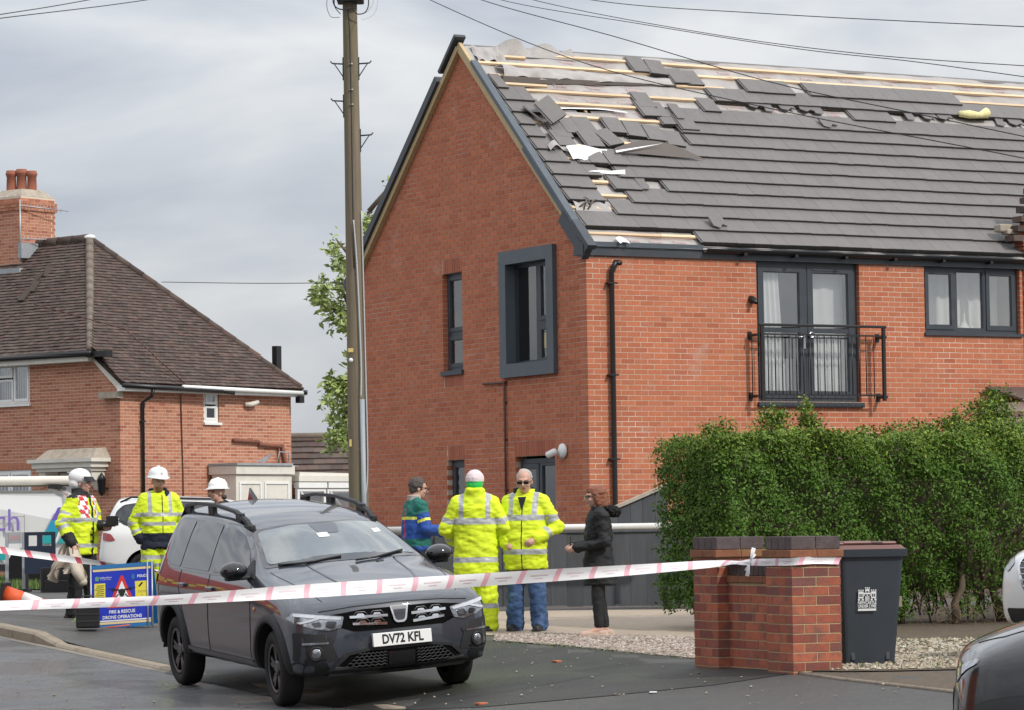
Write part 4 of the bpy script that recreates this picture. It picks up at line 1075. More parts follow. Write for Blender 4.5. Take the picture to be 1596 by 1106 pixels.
# front door, canopy, lamp
mb = MB(); mb.box(.08, .14, 1.05, 1.9, 0, 2.45); dr = mb.build('front_door', M['white_plastic'], old)
mb = MB(); frame_rect(mb, 0, 1, 0, 2.5, .09, .02, .12, 0, Matrix(LG) @ Matrix.Translation((-1.97, 0, 0))); mb.build('door_frame', M['cream_paint'], dr)
mb = MB(); mb.box(-.62, -.004, .30, 2.35, 2.72, 2.80); mb.box(-.55, -.004, .38, 2.27, 2.60, 2.719); mb.box(-.48, -.004, .45, 2.2, 2.52, 2.599); cnp = mb.build('door_canopy', M['cream_paint'], old)
mb = MB(); mb.add([(-.5, .36, 2.801), (-.5, 2.2, 2.801), (-.005, 2.3, 2.801), (-.005, .3, 2.801), (-.25, .5, 3.02), (-.25, 2.05, 3.02), (-.005, 2.1, 3.04), (-.005, .45, 3.04)], [(0, 4, 5, 1), (4, 7, 6, 5), (0, 3, 7, 4), (1, 5, 6, 2)]); mb.build('canopy_roof', M['cement'], cnp)
for y in (.5, 1.98):
    mb = MB(); mb.prism([(-.004, 2.52), (-.42, 2.52), (-.40, 2.38), (-.22, 2.27), (-.12, 2.1), (-.004, 2.05)], y, y + .2); mb.build('corbel', M['cream_paint'], cnp)
mb = MB(); mb.lathe([(.02, 0), (.06, .05), (.08, .07), (.1, .36), (.11, .37), (.04, .48), (.01, .52)], 6, M=Matrix.Translation((-.18, .42, 1.95))); mb.box(-.1, -.003, .38, .46, 2.1, 2.14)
mb.build('wall_lantern', M['black_metal'], old)
mb = MB(); mb.tube([(-.004, 1.95, 2.55 - .5), (-.3, 2.15, 2.0)], .02); mb.tube([(-.004, 2.15, 2.2), (-.35, 2.2, 2.15), (-.02, 2.2, 1.9)], .012); mb.build('hanging_basket_bracket', M['rust'], old)
mb = MB(); mb.tube([(4.05, -.05, ZS - .36), (4.2, -.1, ZS - .36), (4.42, -.12, ZS - .30)], [.05, .06, .05]); mb.build('vent_pipe', M['cream_paint'], old)
mb = MB(); mb.tube([(3.62, -.06, 3.23), (4.5, -.06, 3.20)], .045, 8); mb.tube([(4.5, -.06, 3.14), (5.35, -.06, 3.10)], .045, 8); mb.tube([(5.3, -.06, 3.15), (5.55, -.1, 2.2), (5.62, -.12, 2.05)], .05, 8); mb.tube([(5.2, -.06, 3.1), (5.2, -.06, 2.35), (5.4, -.06, 2.35)], .025, 6); mb.box(5.5, 5.75, -.2, -.003, 1.95, 2.2)
mb.build('waste_pipe', M['rust'], old)
mb = MB(); mb.tube([(0.32, .9, 2), (.32, .9, 2.1)], .01); 
# chimney
CX, CY = 2.2, 5.2
cu0, cu1, cy0, cy1 = 2.28, 3.42, 5.55, 6.65
zb, zt = 7.4 - LZ, 9.62 - LZ
mb = MB(); mb.box(cu0 + .003, cu1 - .003, cy0 + .003, cy1 - .003, zb, zt); ch = mb.build('chimney', M['mortar_grey'], old)
B = []
nk = int((zt - zb) / .075)
for k in range(nk):
    z = zb + k * .075; ex = .035 if nk - 5 < k < nk - 1 else 0
    for (lo, hi, side) in ((cu0 - ex, cu1 + ex, 0), (cy0 - ex, cy1 + ex, 1)):
        first = (k % 2) == side
        u = lo if first else lo + .1125
        while u < hi - (0 if first else .11):
            a, b = u, min(u + .214, hi if first else hi - .1125)
            if b - a > .03:
                if side == 0: B += [(a, b, cy0 - ex, cy0 + .1 - ex, z + .005, z + .07), (a, b, cy1 - .1 + ex, cy1 + ex, z + .005, z + .07)]
                else: B += [(cu0 - ex, cu0 + .1 - ex, a, b, z + .005, z + .07), (cu1 - .1 + ex, cu1 + ex, a, b, z + .005, z + .07)]
            u += .225
tag(link('brickwork', boxes_mesh('brickwork', B, M['brick_old'], nrng.random(len(B))), ch), kind='stuff')
# stepped lower stack on the far side
B = [(cu0 - .0, cu1, cy1 + .005, cy1 + .12 + .1 * k, zt - .62 - .1 * k - .095, zt - .62 - .1 * k) for k in range(14)]
link('chimney_shoulder', boxes_mesh('chimney_shoulder', B, M['brick_old'], nrng.random(len(B))), ch)
mb = MB(); mb.add([(cu0, cy0, zt), (cu1, cy0, zt), (cu1, cy1, zt), (cu0, cy1, zt), (cu0 + .25, cy0 + .2, zt + .2), (cu1 - .25, cy0 + .2, zt + .2), (cu1 - .25, cy1 - .2, zt + .2), (cu0 + .25, cy1 - .2, zt + .2)],
                  [(0, 1, 5, 4), (1, 2, 6, 5), (2, 3, 7, 6), (3, 0, 4, 7), (4, 5, 6, 7)]); mb.build('flaunching', M['cement'], ch)
pot = MB(); pot.lathe([(.17, 0), (.18, .05), (.165, .1), (.15, .55), (.165, .56), (.165, .60), (.185, .62), (.185, .68), (.165, .7), (.165, .76), (.12, .76), (.12, .5)], 16); pme = pot.mesh('chimney_pot', M['terracotta'])
for (x, y, s_) in ((2.66, 6.27, .74), (2.80, 6.06, .78), (2.95, 5.86, .72)):
    o = link('chimney_pot', pme, ch); o.location = (x, y, zt + .12); o.scale = (s_, s_, s_)
mb = MB(); mb.box(cu0 - .25, cu0 - .004, cy0 - .2, cy1 + .5, 8.46 - LZ - .75, 8.46 - LZ - .60); mb.box(cu0 - .1, cu1 + .1, cy0 - .12, cy0 - .004, 8.46 - LZ - .35, 8.46 - LZ + .02); mb.build('lead_flashing', M['lead'], ch)
mb = MB(); mb.box(cu0 - .5, cu0 - .2, cy0 + .35, cy1 + 1.2, 8.46 - LZ - .98, 8.46 - LZ - .82, 0); mb.build('white_flashing', M['white_plastic'], ch)
an = MB()
an.tube([(cu0 - .05, cy0 - .03, zt - .1), (cu0 - .05, cy0 - .03, zb + .6)], .018, 6); an.tube([(cu0 - .08, cy0 - .1, zt - .25), (cu1 + .1, cy0 - .35, zt - .32)], .012, 5)
for i in range(11): an.tube([(cu0 + .1 + i * .09, cy0 - .13 - i * .02, zt - .38), (cu0 + .1 + i * .09, cy0 - .13 - i * .02, zt - .18)], .005, 4)
an.tube([(cu0 - .1, cy0 - .1, zt - 1.05), (cu1 - .35, cy0 - .45, zt - 1.05)], .012, 5)
for i in range(9): an.tube([(cu0 + .0 + i * .09, cy0 - .13 - i * .03, zt - 1.13), (cu0 + .0 + i * .09, cy0 - .13 - i * .03, zt - .97)], .005, 4)
an.tube([(cu0 + .5, cy0 - .05, zt - 1.25), (cu1 + .55, cy0 - .15, zt - 1.2), (cu1 + .95, cy0 - .2, zt - 1.5)], .014, 5)
for i in range(4): an.tube([(cu1 + .45 + i * .13, cy0 - .2, zt - 1.0 - i * .09), (cu1 + .6 + i * .13, cy0 - .2, zt - 1.5 - i * .09 + .25)], .005, 4)
for j in range(2): an.tube([(cu1 + .45 + j * .15, cy0 - .2, zt - 1.0 - j * .25), (cu1 + .85 + j * .15, cy0 - .2, zt - 1.28 - j * .25)], .004, 4)
an.build('tv_aerial', M['galvanised'], ch)
bt_ = MB()
for (a, b, c, r_) in ((1.55, 4.35, .08, .2), (1.8, 4.5, .05, -.3), (1.3, 4.4, .1, .1), (2.0, 4.3, .04, .5)):
    z = 8.46 - LZ - (2.85 - a) * .94 + c; bt_.box(-.2, .2, -.1, .1, 0, .03, 0, Matrix.Translation((a, b, z)) @ Matrix.Rotation(r_, 4, 'Z') @ Matrix.Rotation(-.75, 4, 'Y'))
bt_.build('loose_tiles', M['tile_brown'], old)
# lean-to in front of the side wall: white boarded box and a smashed conservatory frame
lean = empty('lean_to', LM @ Vector((4.0, -1.2, 0)), TL, 'white lean-to with torn flat roof against the old house side wall', 'lean-to')
LI = Matrix.Translation((-4.0, 1.2, 0))
mb = MB(); mb.box(2.85, 4.75, -.85, -.1, 0.2, 2.42, 0, LI); mb.box(2.80, 4.80, -.91, -.05, 2.425, 2.62, 0, LI); mb.build('boarded_wall', M['cream_paint'], lean)
mb = MB(); frame_rect(mb, 2.95, 3.7, .9, 2.25, .05, -.875, -.852, 0, LI); frame_rect(mb, 3.8, 4.65, .9, 2.25, .05, -.875, -.852, 0, LI); mb.build('panel_moulding', M['white_plastic'], lean)
mb = MB(); mb.box(2.78, 4.7, -.95, -.05, 2.625, 2.68, 0, LI); mb.box(3.6, 4.8, -.9, -.5, 2.85, 2.87, 0, LI @ Matrix.Rotation(.05, 4, 'Y')); mb.build('felt_roof', M['lead'], lean)
mb = MB(); mb.bbox(3.45, 3.7, -1.0, -.75, 2.70, 2.95, .03, 0, LI @ Matrix.Translation((.9, 0, -.9)) @ Matrix.Rotation(.35, 4, 'Y')); mb.bbox(3.5, 3.68, -1.05, -.99, 2.72, 2.92, .01, 1, LI @ Matrix.Translation((.9, 0, -.9)) @ Matrix.Rotation(.35, 4, 'Y')); mb.build('floodlight', [M['black_plastic'], M['net_white']], lean)
mb = MB(); mb.add([(3.9, -.8, 2.7), (4.35, -.7, 2.95), (4.4, -.5, 2.9), (4.0, -.4, 2.72)], [(0, 1, 2, 3)], 0, False, LI); mb.tube([LI @ Vector(p) for p in ((4.3, -.8, 2.7), (4.4, -.8, 2.95), (4.7, -.8, 2.93), (4.72, -.8, 2.7))], .015, 5); mb.build('torn_felt', M['lead'], lean)
cons = empty('conservatory_frame', LM @ Vector((6.6, -1.4, 0)), TL, 'broken white conservatory frame with roof panes blown out', 'conservatory')
LI = Matrix.Translation((-6.6, 1.4, 0))
for a, b in ((4.9, 5.9), (5.95, 6.95), (7.0, 8.0)):
    mb = MB(); frame_rect(mb, a, b, .5, 2.1, .07, -.9, -.82, 0, LI); mb.box(a, b, -.94, -.78, 2.11, 2.24, 0, LI); mb.tube([LI @ Vector((a + .1, -.86, 2.05)), LI @ Vector((b - .2, -.7, 1.6))], .045, 4); fr_ = mb.build('window_frame', M['white_plastic'], cons)
    mb = MB(); mb.box(a + .07, b - .07, -.865, -.855, .57, 2.03, 0, LI); mb.build('pane', GLASS, fr_)
mb = MB(); mb.box(4.9, 8.2, -.95, -.6, 2.26, 2.40, 0, LI); mb.box(4.95, 7.4, -.9, -.5, 2.46, 2.54, 0, LI @ Matrix.Rotation(.012, 4, 'Y')); mb.build('eaves_beam', M['cream_paint'], cons)
# garage with brown tiled roof behind
gp = at(500, 720, 84)
garage = empty('garage', (gp.x, gp.y, .5), R(3), 'low garage with brown tiled roof beyond the conservatory', 'garage')
mb = MB(); mb.box(-2.2, 2.6, .3, 4.5, 0, 2.0); mb.build('wall', M['brick_old'], garage)
tile_slope('garage_roof', Vector((-2.4, 0, 1.9)), Vector((2.8, 0, 1.9)), [Vector((-2.4, 0, 1.9)), Vector((2.8, 0, 1.9)), Vector((2.8, 2.6, 3.45)), Vector((-2.4, 2.6, 3.45))], .31, .3, garage, M['tile_brown'], 60, 5, .03)
mb = MB(); mb.tube([(-2.4, 2.6, 3.5), (2.8, 2.6, 3.5)], .1, 8); mb.build('ridge', M['ridge_tile'], garage)
# ------------------------------------------------------------------ telegraph pole and overhead wires
pp = at(557, 700, 44.0)
PB = Vector((pp.x + .02, pp.y, ground_z(pp.x, pp.y)))
pole = empty('telegraph_pole', PB, 0, 'tall weathered wooden telegraph pole with black box and cable loops', 'telegraph pole')
def prad(z): return .142 - .0055 * z
LEANX = -.006
def pc(z): return Vector((LEANX * z, 0, z))
mb = MB(); mb.tube([pc(z) for z in [-.3] + [i * .5 for i in range(20)]], [prad(z) for z in [-.3] + [i * .5 for i in range(20)]], 20); mb.build('shaft', M['pole_wood'], pole)
def pz(py): return at(557, py, 44).z - PB.z
mb = MB(); c = pc(pz(2)); mb.bbox(c.x - .17, c.x + .19, -.22, .14, c.z - .03, c.z + .5, .02); mb.bbox(c.x - .3, c.x - .175, -.15, .05, c.z + .03, c.z + .2, .02); mb.build('terminal_box', M['iron_dark'], pole)
for (py, sd) in ((100, -1), (100, 1), (158, -1), (212, 1)):
    z = pz(py); c = pc(z); r_ = prad(z); mb = MB()
    mb.tube([c + Vector((sd * r_, 0, 0)), c + Vector((sd * (r_ + .15), 0, .01)), c + Vector((sd * (r_ + .175), 0, .04))], .011, 6)
    mb.tube([c + Vector((sd * (r_ + .12), 0, .0)), c + Vector((sd * r_, 0, -.18))], .008, 6)
    mb.box(c.x + sd * r_ - .012, c.x + sd * r_ + .012, -.02, .02, z - .22, z + .09)
    mb.build('step_bracket', M['iron_dark'], pole)
def loop(pts, r_=.006, name='cable_loop', mat='cable_black'):
    mb = MB(); P = [Vector(p) for p in pts]; Q = []
    for i in range(len(P) - 1):
        p0, p1, p2, p3 = P[max(i - 1, 0)], P[i], P[i + 1], P[min(i + 2, len(P) - 1)]
        for k in range(6):
            t = k / 6; Q.append(.5 * ((2 * p1) + (p2 - p0) * t + (2 * p0 - 5 * p1 + 4 * p2 - p3) * t * t + (3 * p1 - p0 - 3 * p2 + p3) * t ** 3))
    Q.append(P[-1]); mb.tube(Q, r_, 5); return mb.build(name, M[mat], pole)
zt_ = pz(2); cx = pc(zt_).x
loop([(cx - .16, -.1, zt_ + .3), (cx - .3, -.12, zt_ + .0), (cx - .26, -.14, zt_ - .22), (cx - .13, -.14, zt_ - .24)], .004)
loop([(cx - .2, -.1, zt_ + .3), (cx - .22, -.12, zt_ + .0), (cx - .16, -.16, zt_ - .12), (cx, -.18, zt_ - .14), (cx + .1, -.16, zt_ - .05)], .009)
loop([(cx - .19, -.1, zt_ + .1), (cx - .2, -.12, zt_ - .08), (cx - .12, -.15, zt_ - .2)], .006)
loop([(cx + .2, -.1, zt_ + .4), (cx + .26, -.1, zt_ + .0), (cx + .22, -.13, zt_ - .17), (cx + .1, -.16, zt_ - .2), (cx + .05, -.17, zt_ - .1)], .008)
loop([(cx + .22, -.1, zt_ + .5), (cx + .33, -.1, zt_ + .05), (cx + .26, -.12, zt_ - .15), (cx + .13, -.15, zt_ - .21)], .004, mat='cable_grey')
loop([(cx + .24, -.1, zt_ + .5), (cx + .38, -.1, zt_ + .05), (cx + .33, -.12, zt_ - .2), (cx + .17, -.14, zt_ - .28)], .003, mat='cable_grey')
loop([(cx - .02, -.16, zt_ - .1), (cx - .0, -.14, zt_ - .5), (cx + .01, -.15, zt_ - 1.6), (cx + .02, -.15, pz(420))], .009, 'pole_cable')
loop([(cx + .02, -.15, pz(345)), (pc(pz(420)).x + .04, -.14, pz(420)), (pc(pz(560)).x + .07, -.14, pz(560)), (pc(pz(620)).x + .06, -.15, pz(620))], .012, 'pole_cable', 'cable_grey')
loop([(pc(pz(330)).x + .11, -.08, pz(330)), (pc(pz(560)).x + .125, -.07, pz(560)), (pc(pz(720)).x + .13, -.08, pz(720)), (pc(pz(770)).x + .10, -.11, pz(770))], .011, 'pole_cable', 'cable_grey')
mb = MB(); c0, c1 = pc(pz(622)), pc(0); mb.tube([c0 + Vector((.075, -.13, 0)), c1 + Vector((.08, -.16, 0))], .034, 10); mb.build('conduit', M['conduit'], pole)
mb = MB(); mb.box(-.12, -.05, -.16, -.15, pz(550), pz(544)); mb.build('number_plate', M['plate_yellow'], pole)
mb = MB(); mb.lathe([(.03, 0), (.03, .01)], 12, M=Matrix.Translation((-.085, -.15, pz(561))) @ Matrix.Rotation(R(90), 4, 'X')); mb.build('pole_badge', M['print_white'], pole)
mb = MB(); mb.box(-.12, -.09, -.12, -.11, pz(695), pz(684)); mb.build('pole_badge', M['plate_yellow'], pole)
for py in (102, 165, 142, 700):
    mb = MB(); c = pc(pz(py)); mb.tube([c + Vector((-.02, -prad(3) * .93, 0)), c + Vector((.03, -prad(3) * .93, 0))], .012, 6); mb.build('cable_clip', M['cable_grey'], pole)
def wire(name, label, pts, r_=.006, n=24, mat='cable_black', grp=None):
    """pts: (px, py, Y) hung points joined smoothly"""
    P = [at(*p) for p in pts]; Q = []
    for i in range(len(P) - 1):
        p0, p1, p2, p3 = P[max(i - 1, 0)], P[i], P[i + 1], P[min(i + 2, len(P) - 1)]
        for k in range(n):
            t = k / n; Q.append(.5 * ((2 * p1) + (p2 - p0) * t + (2 * p0 - 5 * p1 + 4 * p2 - p3) * t * t + (3 * p1 - p0 - 3 * p2 + p3) * t ** 3))
    Q.append(P[-1]); mb = MB(); mb.tube(Q, r_, 5); o = mb.build(name, M[mat]); return tag(o, label, 'wire', grp)
G_ = 'overhead wires crossing the sky'
wire('overhead_wire', 'lowest overhead wire that sags down across the roof tiles', [(560, -60, 44), (670, 0, 40), (900, 95, 36), (1180, 165, 33), (1596, 247, 30), (2000, 330, 27)], .0055, grp=G_)
wire('overhead_wire', 'second overhead wire crossing the ridge and the upper tiles', [(600, -60, 44), (750, 0, 40), (960, 58, 36), (1200, 128, 33), (1440, 180, 31), (1700, 235, 29)], .0055, grp=G_)
wire('overhead_wire', 'thin overhead wire running just above the ridge to the right edge', [(640, -60, 44), (830, 0, 40), (1100, 52, 36), (1350, 85, 33), (1596, 103, 31), (1800, 115, 29)], .0045, grp=G_)
wire('overhead_wire', 'overhead wire dipping to the right edge just over the ridge line', [(640, -50, 44), (780, 0, 41), (1000, 38, 37), (1240, 76, 34), (1420, 96, 32), (1596, 120, 30), (1800, 148, 28)], .0045, grp=G_)
wire('overhead_wire', 'topmost overhead wire at the upper right of the sky', [(700, -50, 44), (920, 0, 40), (1200, 22, 35), (1596, 42, 31), (1800, 50, 29)], .005, grp=G_)
wire('overhead_wire', 'upper of two wires leaving the picture at the top left', [(-200, 52, 30), (0, 23, 32), (150, -2, 35), (420, -55, 42)], .005, grp=G_)
wire('overhead_wire', 'lower of two wires leaving the picture at the top left', [(-200, 55, 30), (0, 29, 32), (230, 0, 36), (460, -40, 42)], .005, grp=G_)
wire('overhead_wire', 'level wire strung behind the pole above the old hipped roof', [(252, 440, 73), (400, 442, 66), (545, 441, 60)], .008, grp=G_)

# ------------------------------------------------------------------ tree behind the pole
def leaf_cloud(name, pts, size, mat, parent, n_each, spread, flat=.6):
    n = len(pts) * n_each
    C_ = np.repeat(np.array([tuple(p) for p in pts]), n_each, 0) + nrng.normal(0, 1, (n, 3)) * spread
    a = nrng.normal(0, 1, (n, 3)); a[:, 2] *= flat; a /= np.linalg.norm(a, axis=1)[:, None]
    b = np.cross(a, nrng.normal(0, 1, (n, 3))); b /= np.linalg.norm(b, axis=1)[:, None] + 1e-9
    sz = size * nrng.uniform(.55, 1.25, (n, 1))
    c = np.cross(a, b)
    V = np.stack([C_ - a * sz, C_ + b * sz * .45 + c * sz * .12, C_ + a * sz, C_ - b * sz * .45 + c * sz * .12], 1).reshape(-1, 3)
    return tag(link(name, fast_mesh(name, V, np.arange(4 * n).reshape(-1, 4), mat, nrng.random(n)), parent), kind='stuff')
tp = at(560, 830, 66)
tree = empty('garden_tree', (tp.x, tp.y, .5), 0, 'tree with fresh pale green leaves showing behind the pole', 'tree')
def tl(px, py, Y=66): return at(px, py, Y) - Vector(tree.location)
trunk = MB(); trunk.tube([(0, 0, 0), tl(563, 700), tl(560, 560), tl(566, 430), tl(574, 330)], [.16, .14, .11, .08, .03], 8); trunk.build('trunk', M['bark'], tree)
limb = [((560, 660), (540, 640), (528, 610)), ((561, 600), (540, 590), (520, 592)), ((562, 540), (530, 490), (492, 462)), ((562, 500), (540, 470), (530, 440)), ((566, 430), (545, 400), (523, 372)), ((560, 690), (540, 690), (515, 688)), ((568, 400), (575, 360), (585, 345)), ((575, 330), (600, 300), (612, 280))]
for l_ in limb:
    mb = MB(); mb.tube([tl(*q) for q in l_], [.06, .04, .015], 6); mb.build('branch', M['bark'], tree)
cl = []
for (px, py, r_, k) in ((490, 462, 8, 7), (500, 450, 10, 8), (512, 470, 12, 10), (525, 490, 13, 12), (538, 480, 12, 12), (530, 445, 9, 7), (543, 455, 10, 10), (520, 395, 7, 5), (530, 415, 8, 6), (522, 378, 5, 3), (545, 425, 9, 7), (540, 510, 12, 10), (553, 520, 10, 10),
                   (515, 592, 9, 8), (528, 605, 13, 14), (545, 600, 14, 14), (520, 622, 10, 8), (538, 635, 14, 16), (524, 650, 10, 10), (545, 660, 14, 16), (530, 672, 12, 12), (516, 688, 8, 7), (540, 690, 14, 14), (555, 570, 12, 10), (575, 350, 8, 10), (582, 365, 8, 8), (588, 345, 6, 5), (612, 288, 5, 4), (560, 620, 14, 14), (580, 400, 8, 8), (560, 440, 12, 10), (558, 490, 12, 10)):
    for i in range(k):
        q = tl(px + rng.gauss(0, r_ * .6), py + rng.gauss(0, r_ * .6), 66 + rng.gauss(0, .5)); cl.append(q)
leaf_cloud('crown', cl, .085, M['tree_leaf'], tree, 10, .08)

# ------------------------------------------------------------------ grey board fence and gate with white rail
fp = on_plane(1010, 966, (0, 38, 0), (0, 1, 0)); FZ = ground_z(fp.x, fp.y) 
fx0, fx1 = at(560, 900, 38).x, at(1100, 900, 38).x
fence = empty('board_fence', (fx0, 38, FZ), R(-.4), 'dark grey vertical board gate fence beside the house', 'fence')
n_b = int((fx1 - fx0) / .185)
top_z = at(900, 829, 38).z - FZ
for i in range(n_b):
    mb = MB(); mb.box(i * .185 + .001, i * .185 + .1845, rng.uniform(-.006, .006), .022, .04 + rng.uniform(-.01, .01), top_z); mb.build('board', M['fence_grey'], fence)
mb = MB(); mb.box(0, n_b * .185, .023, .08, top_z - .25, top_z - .15); mb.box(0, n_b * .185, .023, .08, .2, .3); mb.box(0, n_b * .185, .024, .03, .05, top_z - .26); mb.build('cross_rail', M['fence_grey'], fence)
mb = MB(); mb.box(-.02, n_b * .185 + .02, -.02, .06, top_z + .001, top_z + .035); mb.build('capping', M['fence_grey'], fence)
for x in (.9, 2.75):
    mb = MB(); mb.bbox(x - .02, x + .06, -.035, -.004, .02, top_z - .02, .006); mb.build('post', M['fence_grey'], fence)
# raised side panel behind it, its top raking up to the hedge
f2 = empty('side_fence', (at(946, 900, 39.2).x, 39.2, FZ), R(8), 'short grey fence panel with a raking pale top beside the hedge', 'fence')
za, zb_ = at(948, 800, 39.2).z - FZ, at(1018, 768, 39.2).z - FZ
for i in range(5):
    mb = MB(); a, b = i * .15, i * .15 + .146; ta, tb_ = za + (zb_ - za) * a / .56, za + (zb_ - za) * b / .56
    mb.prism([(a, 0), (b, 0), (b, tb_), (a, ta)], 0, .022); mb.build('board', M['fence_grey'], f2)
mb = MB(); mb.prism([(-.03, za - .005), (.78, za + (zb_ - za) * .78 / .56 - .005), (.78, za + (zb_ - za) * .78 / .56 + .04), (-.03, za + .04)], -.03, .06); mb.build('capping', M['capping'], f2)
rl = empty('white_handrail', (at(600, 820, 37.5).x, 37.5, FZ), 0, 'white tubular handrail running along the top of the grey boards', 'handrail')
x0_, x1_ = at(600, 820, 37.5).x, at(1060, 820, 37.5).x
rz_ = at(940, 820, 37.5).z - FZ
mb = MB(); mb.tube([(.0, 0, rz_), (x1_ - x0_, 0, rz_)], .036, 12); mb.build('rail_tube', M['rail_white'], rl)
for x in (.3, 1.7, 3.2):
    mb = MB(); mb.tube([(x, .02, 0), (x, .02, rz_ - .035)], .03, 10); mb.build('post', M['fence_grey'], rl)

# ------------------------------------------------------------------ brick gate piers with a low panel between
PTH = R(23.5)
pc_ = on_plane(1237, 1047, (0, 26.02, 0), (0, 1, 0))
gw = empty('brick_gate_wall', (pc_.x, pc_.y, pc_.z), PTH, 'red brick garden wall of two piers and a low panel beside the bin', 'wall')
mb = MB(); mb.box(0, .215, 0, .1025, 0, .065); pb_s = mb.mesh('brick', M['brick_pier'])
mb = MB(); mb.box(0, .1025, 0, .1025, 0, .065); pb_h = mb.mesh('brick', M['brick_pier'])
def pier(y0, name):
    mb = MB(); mb.box(.004, .436, y0 + .004, y0 + .436, -.25, .905); core = mb.build(name, M['mortar_pier'], gw)
    for k in range(-1, 12):
        z = k * .075 + .008
        P = []
        if k % 2:
            P = [((0, 0), 0), ((.225, 0), 0), ((0, .3375), 0), ((.225, .3375), 0), ((.1025, .1125), 90), ((.44, .1125), 90)]
        else:
            P = [((.1025, 0), 90), ((.1025, .225), 90), ((.44, 0), 90), ((.44, .225), 90), ((.1125, 0), 0), ((.1125, .3375), 0)]
        for (x, y), a in P:
            o = link('brick', pb_s, core); o.location = (x, y0 + y, z); o.rotation_euler = (rng.uniform(-.004, .004), rng.uniform(-.004, .004), R(a) + rng.uniform(-.006, .006))
    # creasing tiles and blue brick on edge coping
    for i in range(2):
        for j in range(2):
            mb = MB(); mb.bbox(-.022 + i * .243, .219 + i * .243, y0 - .022 + j * .243, y0 + .219 + j * .243, .908, .968, .004); mb.build('creasing_tile', M['tile_creasing'], core)
    mb = MB(); mb.box(.01, .43, y0 + .01, y0 + .43, .969, 1.068); cap = mb.build('coping', M['mortar_pier'], core)
    for (a, b, c, d) in [(0, .217, y0, y0 + .103), (.223, .44, y0, y0 + .103), (0, .217, y0 + .337, y0 + .44), (.223, .44, y0 + .337, y0 + .44), (0, .1, y0 + .109, y0 + .217), (0, .1, y0 + .223, y0 + .331), (.34, .44, y0 + .109, y0 + .217), (.34, .44, y0 + .223, y0 + .331), (.105, .335, y0 + .109, y0 + .331)]:
        mb = MB(); mb.bbox(a, b, c, d, .972, 1.075, .004); o = mb.build('coping_brick', M['brick_blue'], core)
    return core
pier(0, 'pier'); pier(1.30, 'pier')
mb = MB(); mb.box(.104, .31, .441, 1.299, -.25, .70); pan = mb.build('wall_panel', M['mortar_pier'], gw)
for k in range(-1, 9):
    z = k * .075 + .008; y = .445 + (0 if k % 2 else -.1125)
    while y < 1.29:
        a, b = max(y, .445), min(y + .215, 1.295)
        if b - a > .05:
            mb = MB(); mb.box(.10, .2025, a, b, z, z + .065); mb.build('brick', M['brick_pier'], pan)
        y += .225
for i in range(4):
    mb = MB(); mb.bbox(.08, .33, .446 + i * .213, .446 + i * .213 + .207, .70, .755, .004); mb.build('creasing_tile', M['tile_creasing'], pan)
for i in range(11):
    mb = MB(); mb.bbox(.095, .315, .446 + i * .0775, .446 + i * .0775 + .072, .758, .862, .003); mb.build('coping_brick', M['brick_blue'], pan)

# ------------------------------------------------------------------ wheeled bin
bp = on_plane(1340, 1040, (0, 27.3, 0), (0, 1, 0))
wb_ = empty('wheelie_bin', (bp.x, bp.y, bp.z), R(14), 'dark grey wheeled rubbish bin with brown lid and white castle print', 'bin')
def taper(mb, w0, w1, d0, d1, z0, z1, yoff0=0, yoff1=0, m=0, r_=.04):
    rows = []
    for (w, d, z, yo) in ((w0, d0, z0, yoff0), (w1, d1, z1, yoff1)):
        rr = []
        for (cx_, cy_, a0) in ((w / 2 - r_, d / 2 - r_, 0), (-w / 2 + r_, d / 2 - r_, 90), (-w / 2 + r_, -d / 2 + r_, 180), (w / 2 - r_, -d / 2 + r_, 270)):
            for k in range(4):
                a = R(a0 + k * 30); rr.append((cx_ + r_ * math.cos(a), cy_ + yo + r_ * math.sin(a), z))
        rows.append(rr)
    n = 16; vs = rows[0] + rows[1]
    mb.add(vs, [(i, (i + 1) % n, n + (i + 1) % n, n + i) for i in range(n)] + [tuple(range(n - 1, -1, -1)), tuple(range(n, 2 * n))], m, False)
mb = MB(); taper(mb, .45, .555, .50, .68, .03, .93, 0, -.02); mb.build('body', M['bin_grey'], wb_)
mb = MB()
for sx in (-1, 1): mb.prism([(sx * .135, .05), (sx * .165, .05), (sx * .20, .88), (sx * .165, .88)], -.372, -.25, 0, Matrix(((1, 0, 0, 0), (0, 1, 0, .0), (0, 0, 1, 0), (0, 0, 0, 1))) @ Matrix.Rotation(R(-6.2), 4, 'X') @ Matrix.Translation((0, .095, 0)))
mb.build('body_rib', M['bin_grey'], wb_)
mb = MB(); taper(mb, .60, .62, .74, .76, .925, .985, -.02, -.02, r_=.05); mb.build('rim', M['bin_grey'], wb_)
mb = MB(); taper(mb, .585, .545, .74, .66, .987, 1.02, -.02, 0); mb.bbox(-.2, .06, -.2, .22, 1.021, 1.055, .015); mb.bbox(.10, .24, -.3, .28, 1.021, 1.05, .015); mb.bbox(-.27, -.22, -.3, .28, 1.021, 1.045, .012); lid = mb.build('lid', M['bin_brown'], wb_)
mb = MB(); mb.tube([(-.24, .40, 1.0), (.24, .40, 1.0)], .016, 8); mb.tube([(-.24, .33, .96), (-.24, .4, 1.0)], .016); mb.tube([(.24, .33, .96), (.24, .4, 1.0)], .016); mb.build('handle', M['bin_grey'], wb_)
for sx in (-.27, .24):
    mb = MB(); mb.lathe([(.02, 0), (.10, 0), (.10, .045), (.02, .045)], 20, M=Matrix.Translation((sx, .22, .10)) @ Matrix.Rotation(R(90), 4, 'Y')); mb.build('wheel', M['black_plastic'], wb_)
